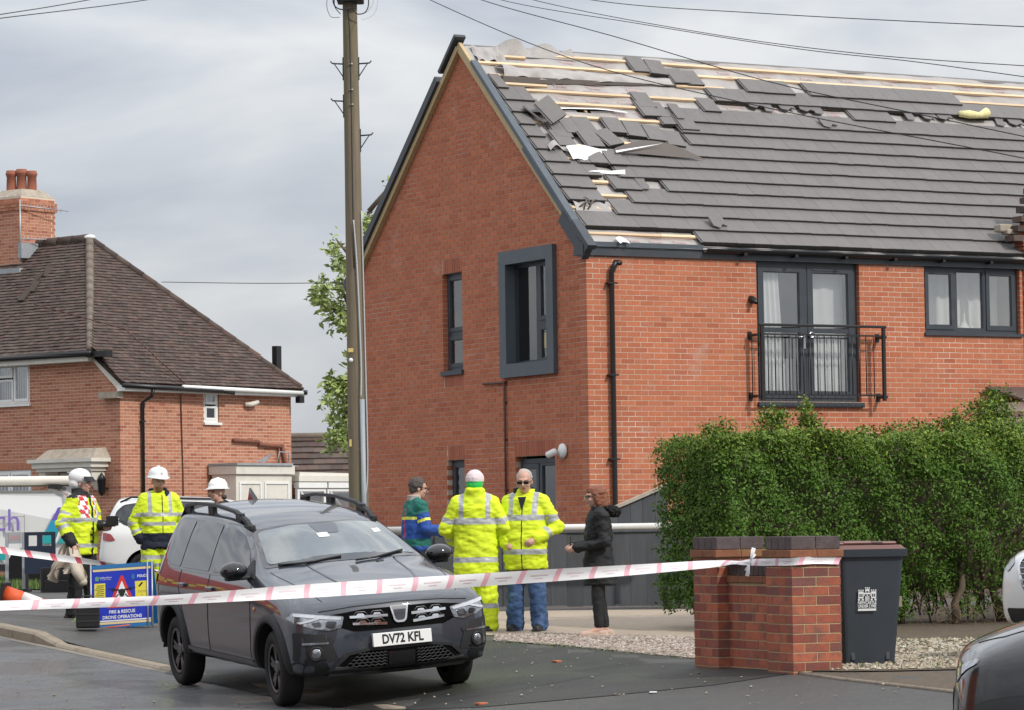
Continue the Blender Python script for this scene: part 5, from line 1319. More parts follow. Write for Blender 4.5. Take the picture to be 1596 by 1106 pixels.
# printed castle badge and wording, lying on the sloping front
BF = Matrix.Translation((-.045, -.331, .555)) @ Matrix.Rotation(R(5.9), 4, 'X')
mb = MB()
def pr(x0, x1, z0, z1): mb.box(x0, x1, -.004, -.002, z0, z1, 0, BF)
for cx_ in (-.055, .055):
    pr(cx_ - .022, cx_ + .022, .085, .088)
    pr(cx_ - .022, cx_ - .014, .03, .084); pr(cx_ + .014, cx_ + .022, .03, .084); pr(cx_ - .0139, cx_ + .0139, .066, .084); pr(cx_ - .0139, cx_ + .0139, .03, .042); pr(cx_ - .003, cx_ + .003, .046, .062)
    pr(cx_ - .024, cx_ - .013, .092, .101); pr(cx_ - .005, cx_ + .005, .092, .101); pr(cx_ + .013, cx_ + .024, .092, .101)
    pr(cx_ - .025, cx_ - .008, .012, .026); pr(cx_ + .008, cx_ + .025, .012, .026)
pr(-.018, .018, .104, .108); pr(-.018, -.009, .08, .103); pr(.009, .018, .08, .103); pr(-.0089, .0089, .09, .103); pr(-.02, -.011, .112, .121); pr(-.004, .004, .112, .121); pr(.011, .02, .112, .121)
pr(-.031, .031, .064, .076); pr(-.031, -.02, .052, .060); pr(-.006, .006, .052, .060); pr(.02, .031, .052, .060)
pr(-.018, -.012, .01, .048); pr(-.008, -.002, .01, .048); pr(.002, .008, .01, .048); pr(.012, .018, .01, .048)
text_mesh(mb, 'NEWCASTLE', .036, 0, BF @ Matrix.Translation((0, -.003, -.006)), sx=.78, bold=.001); text_mesh(mb, 'UNDER LYME', .036, 0, BF @ Matrix.Translation((0, -.003, -.036)), sx=.74, bold=.001)
pr(-.079, .079, -.073, -.055)
mb.build('printed_badge', M['print_white'], wb_)

# ------------------------------------------------------------------ privet hedge
hA, hB = Vector((1.90, 33.5, 0)), Vector((7.8, 36.3, 0))
hd = (hB - hA).normalized(); hn = Vector((hd.y, -hd.x, 0)); HLEN = (hB - hA).length; HW = .75
hz0 = ground_z(hA.x, hA.y)
hedge = empty('privet_hedge', (hA.x, hA.y, hz0), math.atan2(hd.y, hd.x), 'tall bushy green privet hedge behind the brick piers', 'hedge')
# in hedge axes: x along, -y towards the camera, z up
def htop(x): return 1.93 + .030 * x + .05 * math.sin(x * 2.3) + .03 * math.sin(x * 6.1 + 1)
def hbulge(x, z):
    b = .10 * math.sin(x * 1.7 + z * 2.1) + .07 * math.sin(x * 4.3 - z * 3.7 + 1) + .05 * math.sin(x * 9.1 + z * 7.7)
    return b
n_leaf = 78000
Q = []; NN = []
# clumps: sprigs with a handful of leaves each, near the surface
n_cl = 11500
xs = nrng.uniform(-.12, HLEN, n_cl); fr_ = nrng.random(n_cl)
pts = []
for i in range(n_cl):
    x = xs[i]; f = fr_[i]; ht = htop(x)
    if f < .70:      # camera side
        z = (nrng.uniform(.02, 1) ** .85 if i % 4 else nrng.uniform(.78, 1.0)) * ht; t = z / ht
        if x > 2.3 and z < .45 and nrng.random() < .45 - z: continue
        if x < 1.0 and z < .12: continue
        y = -HW * (.55 + .45 * min(1, t * 2.2)) * (1 - .10 * max(0, t - .75) * 4) - hbulge(x, z) + abs(nrng.normal(0, .07))
        nv = Vector((nrng.normal(0, .35), -1, nrng.normal(.25, .4)))
    elif f < .84:    # top
        z = ht - abs(nrng.normal(0, .06)); y = nrng.uniform(-HW, HW); nv = Vector((nrng.normal(0, .4), nrng.normal(-.2, .4), 1))
    elif f < .965:    # left end
        x = -.12 - .06 * math.sin(nrng.random() * 9) + abs(nrng.normal(0, .05)); z = nrng.uniform(.12, 1) * htop(0); y = nrng.uniform(-HW * .9, HW * .9); nv = Vector((-1, nrng.normal(-.2, .4), nrng.normal(.2, .4)))
    else:            # back side
        z = nrng.uniform(.1, 1) * ht; y = HW + hbulge(x + 3, z) - abs(nrng.normal(0, .06)); nv = Vector((nrng.normal(0, .35), 1, nrng.normal(.25, .4)))
    pts.append(((x, y, z), nv))
# upright shoots along the top
for (x, h, w) in ((.05, .10, .10), (.2, .14, .08), (.72, .26, .13), (.80, .28, .07), (.86, .22, .12), (1.17, .26, .045), (1.18, .36, .03), (1.25, .18, .10), (2.0, .1, .2), (2.5, .14, .2), (2.9, .10, .2), (3.05, .14, .10), (3.30, .24, .14), (3.48, .40, .13), (3.58, .30, .14), (3.45, .26, .18), (4.0, .12, .15), (4.7, .2, .12), (5.0, .25, .2)):
    for i in range(int(60 * (h + .25) * (w * 6 + .5))):
        t = nrng.random(); pts.append(((x + nrng.normal(0, w * (1 - .6 * t)), nrng.normal(-.15, w * .9), htop(x) + h * t), Vector((nrng.normal(), nrng.normal(), 1.2))))
n = len(pts); per = 12
C_ = np.array([p[0] for p in pts]); Nv = np.array([tuple(p[1]) for p in pts]); Nv /= np.linalg.norm(Nv, axis=1)[:, None]
C_ = np.repeat(C_, per, 0) + nrng.normal(0, .032, (n * per, 3)); Nv = np.repeat(Nv, per, 0) + nrng.normal(0, .55, (n * per, 3)); Nv /= np.linalg.norm(Nv, axis=1)[:, None]
a = np.cross(Nv, nrng.normal(0, 1, Nv.shape)); a /= np.linalg.norm(a, axis=1)[:, None]; b = np.cross(Nv, a)
sz = .0195 * nrng.uniform(.6, 1.35, (n * per, 1))
V = np.stack([C_ - a * sz, C_ + b * sz * .5 + Nv * sz * .15, C_ + a * sz, C_ - b * sz * .5 + Nv * sz * .15], 1).reshape(-1, 3)
# leaf tint pales with height: the lit hedge top is put into the colour
clump_t = np.repeat(nrng.random(n), per)
tint = np.clip(.30 * clump_t + .35 * nrng.random(n * per) + .42 * np.clip((C_[:, 2] - 1.55) / .5, 0, 1.0), 0, .99)
PRIV = M['privet']
tag(link('foliage', fast_mesh('foliage', V, np.arange(4 * n * per).reshape(-1, 4), PRIV, tint), hedge), kind='stuff')
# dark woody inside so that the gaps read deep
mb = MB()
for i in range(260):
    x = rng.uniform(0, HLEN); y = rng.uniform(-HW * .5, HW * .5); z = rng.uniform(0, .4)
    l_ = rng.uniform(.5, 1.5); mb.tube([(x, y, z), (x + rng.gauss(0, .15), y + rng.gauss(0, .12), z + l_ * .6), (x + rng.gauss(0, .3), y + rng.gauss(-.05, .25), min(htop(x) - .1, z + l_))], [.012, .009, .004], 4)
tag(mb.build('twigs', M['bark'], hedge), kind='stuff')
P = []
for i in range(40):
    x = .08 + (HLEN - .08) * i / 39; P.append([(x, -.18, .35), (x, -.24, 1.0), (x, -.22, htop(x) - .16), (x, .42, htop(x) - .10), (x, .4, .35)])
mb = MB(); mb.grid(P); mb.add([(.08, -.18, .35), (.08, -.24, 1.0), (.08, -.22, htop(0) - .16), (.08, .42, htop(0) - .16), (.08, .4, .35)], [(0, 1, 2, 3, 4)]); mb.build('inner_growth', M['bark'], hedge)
for (x, y, pts_) in ((2.78, -.45, [(0, 0, 0), (-.02, 0, .22), (.06, -.02, .38), (.09, 0, .7), (.05, .1, 1.0)]), (2.3, -.1, [(0, 0, 0), (.05, 0, .4), (0, .1, .9)]), (3.5, -.2, [(0, 0, 0), (-.1, 0, .35), (-.05, 0, .8)]), (4.2, -.1, [(0, 0, 0), (.1, 0, .5), (.1, .1, .9)])):
    mb = MB(); mb.tube([(x + p[0], y + p[1], p[2]) for p in pts_], [.05, .042, .038, .03, .02][:len(pts_)], 8); mb.build('trunk', M['bark'], hedge)
n = 900; C2 = np.stack([nrng.uniform(2.2, HLEN, n), nrng.uniform(-.85, -.4, n), nrng.uniform(.0, .35, n)], 1); d_ = nrng.normal(0, 1, (n, 3)); d_ /= np.linalg.norm(d_, axis=1)[:, None]; e_ = np.cross(d_, nrng.normal(0, 1, (n, 3))); e_ /= np.linalg.norm(e_, axis=1)[:, None]
V = np.stack([C2 - d_ * .09, C2 + e_ * .006, C2 + d_ * .09], 1).reshape(-1, 3)
tag(link('dead_twigs', fast_mesh('dead_twigs', V, np.arange(3 * n).reshape(-1, 3), M['privet_dead'], nrng.random(n)), hedge), kind='stuff')
ob_ = empty('low_timber_edging', (hA.x, hA.y, hz0), math.atan2(hd.y, hd.x), 'old weathered timber rails lying under the hedge behind the bin', 'timber')
mb = MB(); mb.box(1.5, 2.0, -.62, -.57, .26, .37, 0, Matrix.Rotation(.03, 4, 'Y')); mb.build('rail', M['old_wood'], ob_)
mb = MB(); mb.box(1.45, 1.9, -.66, -.61, .0, .11, 0, Matrix.Rotation(-.02, 4, 'Y')); mb.build('rail', M['old_wood'], ob_)
# ------------------------------------------------------------------ cars
material('paint_slate', (0.026, 0.032, 0.044), 0.40, 0.03, 40, coat=1.0, spec=0.4)
M['paint_slate'].node_tree.nodes['Principled BSDF'].inputs['Coat IOR'].default_value = 1.65
material('paint_black', (0.006, 0.006, 0.008), 0.25, coat=1.0, spec=0.6)
material('paint_white', (0.72, 0.72, 0.71), 0.3, coat=0.8)
material('trim_black', (0.014, 0.0145, 0.016), 0.62, 0.1, 30, 0.1, 200)
material('grille_black', (0.004, 0.004, 0.004), 0.9, spec=0.08)
material('gloss_black', (0.006, 0.006, 0.007), 0.08, coat=0.6)
material('car_glass', (0.012, 0.016, 0.018), 0.02, spec=0.75, coat=0.4)
material('tyre', (0.012, 0.012, 0.012), 0.85, 0.1, 20)
material('alloy_dark', (0.10, 0.10, 0.105), 0.28, metal=0.85)
material('windscreen', (0.10, 0.12, 0.125), 0.015, 0.5, 2.2, spec=1.0, coat=0.7)
material('chrome', (0.75, 0.76, 0.78), 0.12, metal=1.0)
material('satin_silver', (0.16, 0.16, 0.165), 0.4, metal=0.6)
material('lamp_clear', (0.30, 0.31, 0.33), 0.12, 0.5, 30, metal=0.8, coat=1.0)
material('lamp_white', (0.48, 0.50, 0.53), 0.15, 0.15, 25, coat=1.0)
material('lamp_dark', (0.03, 0.03, 0.035), 0.08, coat=1.0)
material('lamp_red', (0.30, 0.015, 0.015), 0.12, coat=1.0)
material('lamp_amber', (0.5, 0.16, 0.02), 0.12, coat=1.0)
material('plate_white', (0.78, 0.78, 0.76), 0.4)
material('print_black', (0.01, 0.01, 0.01), 0.6)
material('sticker', (0.7, 0.72, 0.72), 0.5)
material('wheel_well', (0.005, 0.005, 0.005), 0.95)

# cage: stations from tail to nose, ten levels each from sill to roof centre: (x, y, z)
def cage_mpv(sx=1.0, sz=1.0, sy=1.0):
    base = [(.80, .24), (.87, .33), (.893, .52), (.885, .78), (.880, .94), (.845, 1.05)]
    S = []
    S.append([(-2.17, .66, .30), (-2.24, .72, .36), (-2.27, .74, .54), (-2.24, .73, .78), (-2.22, .72, .95), (-2.19, .70, 1.06), (-2.02, .575, 1.47), (-1.99, .50, 1.535), (-1.98, .30, 1.58), (-1.97, 0, 1.59)])
    S.append([(-2.08, .76, .28), (-2.12, .84, .35), (-2.14, .86, .53), (-2.11, .86, .78), (-2.09, .855, .95), (-2.06, .82, 1.06), (-1.92, .63, 1.49), (-1.90, .55, 1.565), (-1.9, .31, 1.61), (-1.9, 0, 1.62)])
    for x, t in ((-1.80, (1.505, 1.58, 1.625, 1.64)), (-1.35, (1.505, 1.585, 1.635, 1.65)), (-.75, (1.50, 1.575, 1.625, 1.64)), (-.15, (1.475, 1.545, 1.59, 1.605))):
        S.append([(x, y, z) for y, z in base] + [(x, y, z) for y, z in zip((.665, .58, .32, 0), t)])
    S.append([(.27, y, z) for y, z in base] + [(.20, .66, 1.405), (.21, .575, 1.465), (.25, .32, 1.515), (.27, 0, 1.525)])
    S.append([(.66, y, z) for y, z in base] + [(.63, .725, 1.25), (.65, .625, 1.30), (.69, .33, 1.345), (.71, 0, 1.355)])
    S.append([(1.02, y, z) for y, z in base[:5]] + [(1.02, .84, 1.045), (1.0, .775, 1.09), (1.03, .645, 1.125), (1.08, .34, 1.16), (1.10, 0, 1.17)])
    S.append([(1.45, .80, .24), (1.45, .87, .33), (1.45, .893, .52), (1.45, .888, .78), (1.45, .876, .925), (1.45, .81, 1.02), (1.45, .71, 1.055), (1.46, .56, 1.07), (1.48, .30, 1.10), (1.48, 0, 1.105)])
    S.append([(1.85, .79, .24), (1.85, .87, .33), (1.85, .89, .52), (1.85, .883, .76), (1.85, .865, .875), (1.85, .785, .935), (1.85, .685, .965), (1.87, .54, .985), (1.9, .30, 1.005), (1.9, 0, 1.01)])
    S.append([(2.04, .76, .24), (2.05, .845, .33), (2.05, .87, .52), (2.04, .862, .735), (2.04, .845, .815), (2.05, .76, .855), (2.08, .65, .88), (2.11, .51, .90), (2.14, .29, .915), (2.15, 0, .92)])
    S.append([(2.10, .66, .25), (2.14, .76, .33), (2.15, .79, .52), (2.13, .775, .70), (2.12, .755, .765), (2.12, .68, .81), (2.16, .57, .835), (2.20, .44, .85), (2.235, .25, .862), (2.25, 0, .868)])
    nose = [2.20, 2.265, 2.285, 2.275, 2.268]
    return [[(x * sx, y * sy, z * sz) for x, y, z in r] for r in S], [n * sx for n in nose]
def body_mesh(cage, nose, mats, wheels, arch_r=.385, tail_x=-2.30):
    bm = bmesh.new()
    grid = {}
    def V_(p, side):
        key = (round(p[0], 4), round(p[1] * side, 4), round(p[2], 4))
        if abs(p[1]) < 1e-6: key = (key[0], 0.0, key[2])
        if key not in grid: grid[key] = bm.verts.new(key)
        return grid[key]
    def F_(vs, side):
        u = []
        for v in vs:
            if v not in u: u.append(v)
        if len(u) < 3: return
        try: bm.faces.new(u if side > 0 else u[::-1])
        except ValueError: pass
    for side in (1, -1):
        for i in range(len(cage) - 1):
            for k in range(9):
                a, b, c, d = cage[i][k], cage[i + 1][k], cage[i + 1][k + 1], cage[i][k + 1]
                F_([V_(a, side), V_(d, side), V_(c, side), V_(b, side)][::-1], side)
        # nose
        r = cage[-1]; fr = [1, .84, .64, .36, 0]
        rows = []
        for k in range(5):
            x0, y0, z0 = r[k]
            rows.append([(x0 + (nose[k] - x0) * (1 - f ** 2.2), y0 * f, z0) for f in fr])
        rows.append([r[5], r[6], r[7], r[8], r[9]])
        for k in range(5):
            for j in range(4):
                F_([V_(rows[k][j], side), V_(rows[k + 1][j], side), V_(rows[k + 1][j + 1], side), V_(rows[k][j + 1], side)][::-1], side)
        # tail
        r = cage[0]; fr = [1, .84, .5, 0]
        rows = []
        for k in range(6):
            x0, y0, z0 = r[k]; rows.append([(x0 - .045 * (1 - f ** 2), y0 * f, z0) for f in fr])
        rows.append([r[6], r[7], r[8], r[9]])
        for k in range(6):
            for j in range(3):
                F_([V_(rows[k][j], side), V_(rows[k + 1][j], side), V_(rows[k + 1][j + 1], side), V_(rows[k][j + 1], side)], side)
    edges = [e for e in bm.edges if e.is_boundary]
    bmesh.ops.holes_fill(bm, edges=edges, sides=0)
    bmesh.ops.recalc_face_normals(bm, faces=bm.faces)
    cl = bm.edges.layers.float.new('crease_edge')
    me = bpy.data.meshes.new('body'); bm.to_mesh(me); bm.free()
    ob = bpy.data.objects.new('body', me); COL.objects.link(ob)
    ss = ob.modifiers.new('s', 'SUBSURF'); ss.levels = 3; ss.render_levels = 3
    dg = bpy.context.evaluated_depsgraph_get(); m1 = bpy.data.meshes.new_from_object(ob.evaluated_get(dg))
    bpy.data.objects.remove(ob)
    full = BVHTree.FromPolygons([v.co.copy() for v in m1.vertices], [tuple(p.vertices) for p in m1.polygons])
    ob = bpy.data.objects.new('body', m1); COL.objects.link(ob)
    m1.materials.append(mats[0])
    cut = MB()
    for (x, y, z) in wheels:
        s = 1 if y > 0 else -1
        cut.lathe([(arch_r, -.3), (arch_r, .5)], 40, M=Matrix.Translation((x, s * .80, z + .01)) @ Matrix.Rotation(R(90), 4, 'X'), smooth=False)
    cme = cut.mesh('cut', [mats[1]]); co = bpy.data.objects.new('cut', cme); COL.objects.link(co)
    bo = ob.modifiers.new('b', 'BOOLEAN'); bo.operation = 'DIFFERENCE'; bo.object = co; bo.solver = 'EXACT'; bo.material_mode = 'TRANSFER'
    dg = bpy.context.evaluated_depsgraph_get(); out = bpy.data.meshes.new_from_object(ob.evaluated_get(dg))
    bpy.data.objects.remove(ob); bpy.data.objects.remove(co)
    out.polygons.foreach_set('use_smooth', np.ones(len(out.polygons), bool))
    out.set_sharp_from_angle(angle=R(42))
    return out, full
def smooth_poly(pts, r=.03, n=4):
    """round the corners of a polygon"""
    out = []; k = len(pts)
    for i in range(k):
        p, a, b = Vector(pts[i]), Vector(pts[i - 1]), Vector(pts[(i + 1) % k])
        da, db = (a - p), (b - p); ra = min(r, da.length * .45); rb = min(r, db.length * .45)
        s, e = p + da.normalized() * ra, p + db.normalized() * rb
        for j in range(n + 1):
            t = j / n; q = s.lerp(p, t).lerp(p.lerp(e, t), t); out.append((q.x, q.y))
    return out
class Car:
    def __init__(s, bvh, root): s.bvh = bvh; s.root = root
    def hit(s, ax, u, v, sgn):
        if ax == 'side': o, d = Vector((u, sgn * 3, v)), Vector((0, -sgn, 0))
        elif ax == 'front': o, d = Vector((5 * sgn, u, v)), Vector((-sgn, 0, 0))
        else: o, d = Vector((u, v, 5)), Vector((0, 0, -1))
        r = s.bvh.ray_cast(o, d); return r[0], r[1]
    def panel(s, name, poly, mat, ax='side', sgn=1, off=.004, step=.08, r=.03, parent=None, thick=.02, mb=None, mi=0):
        """a piece lying on the body: polygon in (x,z) seen from the side, (y,z) from the front, (x,y) from above"""
        own = mb is None
        if own: mb = MB()
        pl = smooth_poly(poly, r) if r else poly
        for c in poly_cells(pl, step):
            vs = []
            for (u, v) in c:
                p, n = s.hit(ax, u, v, sgn)
                if p is None: break
                if ax == 'side' and n.y * sgn < 0 or ax == 'front' and n.x * sgn < 0: n = -n
                vs.append(p + n * off)
            if len(vs) == len(c): mb.add(vs, [tuple(range(len(vs)))], mi, True)
        # rim that closes the piece to the body
        P = [s.hit(ax, u, v, sgn) for (u, v) in pl]
        k = len(P)
        for i in range(k):
            (a, na), (b, nb_) = P[i], P[(i + 1) % k]
            if a is None or b is None: continue
            d = {'side': Vector((0, sgn, 0)), 'front': Vector((sgn, 0, 0)), 'top': Vector((0, 0, 1))}[ax]
            mb.add([a + d * off, b + d * off, b - d * .004, a - d * .004], [(0, 1, 2, 3)], mi)
        if not own: return mb
        o = mb.build(name, mat, parent or s.root)
        bm = bmesh.new(); bm.from_mesh(o.data); bmesh.ops.remove_doubles(bm, verts=bm.verts, dist=.0008); bmesh.ops.recalc_face_normals(bm, faces=bm.faces); bm.to_mesh(o.data); bm.free()
        c = o.data.polygons
        d = {'side': Vector((0, sgn, 0)), 'front': Vector((sgn, 0, 0)), 'top': Vector((0, 0, 1))}[ax]
        if sum(p.normal.dot(d) * p.area for p in c) < 0: o.data.flip_normals()
        return o
    def line(s, name, pts, w, mat, ax='side', sgn=1, off=.002, parent=None):
        P = []
        Q = []
        for i in range(len(pts) - 1):
            a, b = Vector(pts[i]), Vector(pts[i + 1]); n = max(2, int((b - a).length / .06))
            Q += [a.lerp(b, t / n) for t in range(n)]
        Q.append(Vector(pts[-1]))
        mb = MB(); Lp = [s.hit(ax, q.x, q.y, sgn) for q in Q]; Lp = [p[0] + p[1] * 0 for p in Lp if p[0] is not None]
        mb.tube(Lp, w, 5); return mb.build(name, mat, parent or s.root)
def make_wheel(parent, x, y, z, r=.325, w=.205, mat_rim='alloy_dark', steer=0.0, spokes=5):
    sg = 1 if y > 0 else -1
    wm = Matrix.Translation((x, y, z)) @ Matrix.Rotation(steer, 4, 'Z') @ Matrix.Rotation(R(-90) * sg, 4, 'X')
    h = w / 2; rr = r * .68
    mb = MB(); mb.lathe([(rr, -h * .85), (r * .86, -h * .98), (r * .965, -h * .8), (r, -h * .5), (r, h * .5), (r * .965, h * .8), (r * .86, h * .98), (rr + .01, h * .88), (rr, h * .8)], 40, cap=False)
    o = mb.build('wheel', M['tyre'], parent); o.matrix_local = wm
    mb = MB(); mb.lathe([(rr, h * .82), (rr - .012, h * .86), (rr - .022, h * .7), (rr - .03, -h * .5)], 40, cap=False)
    mb.lathe([(rr - .02, h * .1), (0, h * .1)], 30)
    rim = mb.build('rim', M['wheel_well'], o)
    mb = MB()
    for i in range(spokes):
        a = 2 * math.pi * i / spokes + .3
        for da in (-.17, .17):
            p0 = Vector((math.cos(a + da * .4) * .05, math.sin(a + da * .4) * .05, h * .62)); p1 = Vector((math.cos(a + da) * rr * .96, math.sin(a + da) * rr * .96, h * .74))
            d = (p1 - p0).normalized(); q = Vector((-d.y, d.x, 0)).normalized()
            mb.add([p0 + q * .022, p0 - q * .022, p1 - q * .016, p1 + q * .016, p0 + q * .022 - Vector((0, 0, .04)), p0 - q * .022 - Vector((0, 0, .04)), p1 - q * .016 - Vector((0, 0, .04)), p1 + q * .016 - Vector((0, 0, .04))],
                   [(0, 1, 2, 3), (0, 4, 5, 1), (3, 2, 6, 7), (0, 3, 7, 4), (1, 5, 6, 2)])
        mb.ball((math.cos(a + .6) * .055, math.sin(a + .6) * .055, h * .66), .012, n=6)
    mb.lathe([(.075, h * .5), (.075, h * .64), (.045, h * .7), (0, h * .71)], 18); mb.lathe([(rr - .005, h * .80), (rr - .02, h * .86), (rr - .035, h * .78)], 36, cap=False)
    mb.build('spokes', M[mat_rim], o)
    return o
def car_matrix(cf, heading, roll, pitch=0.0, wb=1.45, track=.77):
    """from the contact point of the front right wheel"""
    h = Vector((math.cos(heading), math.sin(heading), 0)); lf = Vector((-h.y, h.x, 0))
    m = Matrix(((h.x, lf.x, 0, 0), (h.y, lf.y, 0, 0), (0, 0, 1, 0), (0, 0, 0, 1))) @ Matrix.Rotation(roll, 4, 'X') @ Matrix.Rotation(pitch, 4, 'Y')
    return m
SIDE_W = dict(front=[(.80, 1.09), (.52, 1.265), (.22, 1.395), (.06, 1.435), (-.27, 1.475), (-.25, 1.078)],
              rear=[(-.365, 1.078), (-.395, 1.485), (-1.10, 1.505), (-1.17, 1.085)],
              quarter=[(-1.265, 1.088), (-1.225, 1.50), (-1.60, 1.492), (-1.80, 1.46), (-1.92, 1.36), (-1.95, 1.27), (-1.78, 1.15), (-1.55, 1.095)])
def dress_sides(car, trim='gloss_black', paint=None, seams=True, clad=True, arch_r=.385, wx=1.45, wz=.325, sc=(1, 1)):
    def sc_(pl): return [(a * sc[0], b * sc[1]) for a, b in pl]
    for sg, nm in ((-1, 'right'), (1, 'left')):
        car.panel('window_surround', sc_([(.93, 1.062), (.58, 1.285), (.26, 1.425), (.06, 1.475), (-.35, 1.515), (-.8, 1.535), (-1.60, 1.52), (-1.84, 1.485), (-1.97, 1.37), (-2.0, 1.25), (-1.82, 1.12), (-1.55, 1.065), (-.3, 1.052)]), M[trim], 'side', sg, .003, .1, .05)
        for k, pl in SIDE_W.items(): car.panel('side_window', sc_(pl), M['car_glass'], 'side', sg, .0065, .1, .035)
        if seams:
            for pts in ([(-.305, 1.06), (-.30, .80), (-.32, .42), (-.36, .36)], [(-1.20, 1.06), (-1.22, .92), (-1.12, .72), (-1.00, .55), (-.97, .38)], [(.93, 1.05), (.95, .8), (.93, .55), (.88, .38)]):
                car.line('door_seam', sc_(pts), .005, M['print_black'], 'side', sg)
        if clad:
            car.panel('sill_cladding', sc_([(1.10, .225), (1.06, .36), (-1.05, .36), (-1.10, .235)]), M['trim_black'], 'side', sg, .012, .12, .01)
            car.panel('sill_strip', sc_([(.95, .345), (.95, .375), (-.98, .385), (-.98, .355)]), M['satin_silver'], 'side', sg, .02, .12, .005)
            for ax_ in (wx, -wx):
                outer, inner = arch_r + .075, arch_r + .001; mb = MB(); rows = []
                n = 26
                for i in range(n + 1):
                    a = R(-4) + (math.pi + R(8)) * i / n; row = []
                    for rr in (inner, inner + .018, outer - .014, outer):
                        u, v = ax_ + rr * math.cos(a), wz + .01 + rr * math.sin(a)
                        p, nn = car.hit('side', u, max(v, .262), sg)
                        if p is None: p = Vector((u, sg * .86, v))
                        o_ = .0 if rr == outer else .020
                        row.append(Vector((p.x, p.y + sg * (o_ + .002), v)))
                    row.insert(0, row[0] - Vector((0, sg * .07, 0)))
                    rows.append(row)
                mb.grid(rows); car_o = mb.build('arch_cladding', M['trim_black'], car.root)
                if sg * sum(p.normal.y for p in car_o.data.polygons) < 0: car_o.data.flip_normals()

# ---- the slate grey family car parked half on the pavement
CMX = Matrix.Translation((-1.797, 29.55, .118)) @ Matrix.Rotation(R(-67.7), 4, 'Z') @ Matrix.Rotation(R(1.9), 4, 'Y') @ Matrix.Rotation(R(3.8), 4, 'X')
jog = empty('parked_car', label='dark slate grey family car with roof rails parked half on the pavement', cat='car', M=CMX)
WH = [(1.45, -.77, .325), (1.45, .77, .325), (-1.45, -.77, .325), (-1.45, .77, .325)]
cg, ns_ = cage_mpv()
me, bvh = body_mesh(cg, ns_, [M['paint_slate'], M['wheel_well']], WH)
link('body', me, jog); car = Car(bvh, jog)
for (x, y, z) in WH:
    q = CMX @ Vector((x, y, 0)); make_wheel(jog, x, y, z + max(-.11, min(.11, ground_z(q.x, q.y) - q.z)), steer=R(-4) if x > 0 else 0)
dress_sides(car)
# windscreen, bonnet lines
car.panel('windscreen_band', [(-.60, 1.155), (-.30, 1.17), (.30, 1.17), (.60, 1.155), (.725, 1.14), (.60, 1.42), (.57, 1.445), (.3, 1.478), (-.3, 1.478), (-.57, 1.445), (-.60, 1.42), (-.725, 1.14)], M['gloss_black'], 'front', 1, .003, .09, .03)
ws_ = car.panel('windscreen', [(-.55, 1.185), (-.28, 1.20), (.28, 1.20), (.55, 1.185), (.68, 1.165), (.575, 1.41), (.53, 1.432), (.28, 1.465), (-.28, 1.465), (-.53, 1.432), (-.575, 1.41), (-.68, 1.165)], M['windscreen'], 'front', 1, .006, .09, .04)
car.panel('sensor_patch', [(-.09, 1.385), (.09, 1.385), (.13, 1.464), (-.13, 1.464)], M['lamp_dark'], 'front', 1, .0075, .09, .02, parent=ws_)
car.panel('sticker', [(.42, 1.355), (.50, 1.355), (.50, 1.385), (.42, 1.385)], M['sticker'], 'front', 1, .0075, .09, .006, parent=ws_)
car.panel('sticker', [(-.12, 1.355), (-.02, 1.355), (-.02, 1.39), (-.12, 1.39)], M['sticker'], 'front', 1, .0085, .09, .008, parent=ws_)
for sg in (-1, 1):
    car.line('bonnet_seam', [(1.05, sg * .71), (1.5, sg * .68), (1.85, sg * .64), (2.05, sg * .60)], .004, M['print_black'], 'top', 1)
    car.line('bonnet_crease', [(1.12, sg * .40), (1.6, sg * .37), (2.05, sg * .30)], .010, M['paint_slate'], 'top', 1)
car.line('bonnet_edge', [(-.66, .822), (-.4, .848), (0, .862), (.4, .848), (.66, .822)], .006, M['print_black'], 'front', 1)
for y0, y1 in ((-.62, -.02), (.02, .60)):
    mb = MB(); P = [car.hit('front', y, z, 1)[0] + Vector((.012, 0, .012)) for y, z in ((y0, 1.158), (y0 + .2, 1.165), (y1 - .05, 1.195))]
    mb.tube(P, .010, 6); mb.tube([P[0] + Vector((0, .25, -.03)), P[0] + Vector((.03, .18, -.03))], .014, 6); mb.build('wiper', M['black_plastic'], jog)
# roof rails, aerial
for sg in (-1, 1):
    mb = MB(); pts = []
    for x, dz in ((.20, .0), (.06, .04), (-.25, .07), (-.8, .085), (-1.4, .085), (-1.75, .065), (-1.93, .0)):
        p = car.hit('top', x, sg * .575, 1)[0]; pts.append(p + Vector((0, 0, dz)))
    for i in range(len(pts) - 1):
        a, b = pts[i], pts[i + 1]; w_ = .028
        mb.add([a + Vector((0, -w_, -.012)), a + Vector((0, w_, -.012)), a + Vector((0, w_ * .7, .014)), a + Vector((0, -w_ * .7, .014)), b + Vector((0, -w_, -.012)), b + Vector((0, w_, -.012)), b + Vector((0, w_ * .7, .014)), b + Vector((0, -w_ * .7, .014))],
               [(0, 4, 5, 1), (1, 5, 6, 2), (2, 6, 7, 3), (3, 7, 4, 0), (0, 1, 2, 3), (4, 7, 6, 5)])
    for x in (-.12, -.95, -1.68):
        p = car.hit('top', x, sg * .575, 1)[0]; mb.bbox(p.x - .10, p.x + .06, p.y - .022, p.y + .022, p.z - .01, p.z + .075, .008)
    p = car.hit('top', .15, sg * .575, 1)[0]; mb.bbox(p.x - .12, p.x + .06, p.y - .03, p.y + .03, p.z - .02, p.z + .03, .012)
    mb.build('roof_rail', M['trim_black'], jog)
p = car.hit('top', -1.55, 0.0, 1)[0]
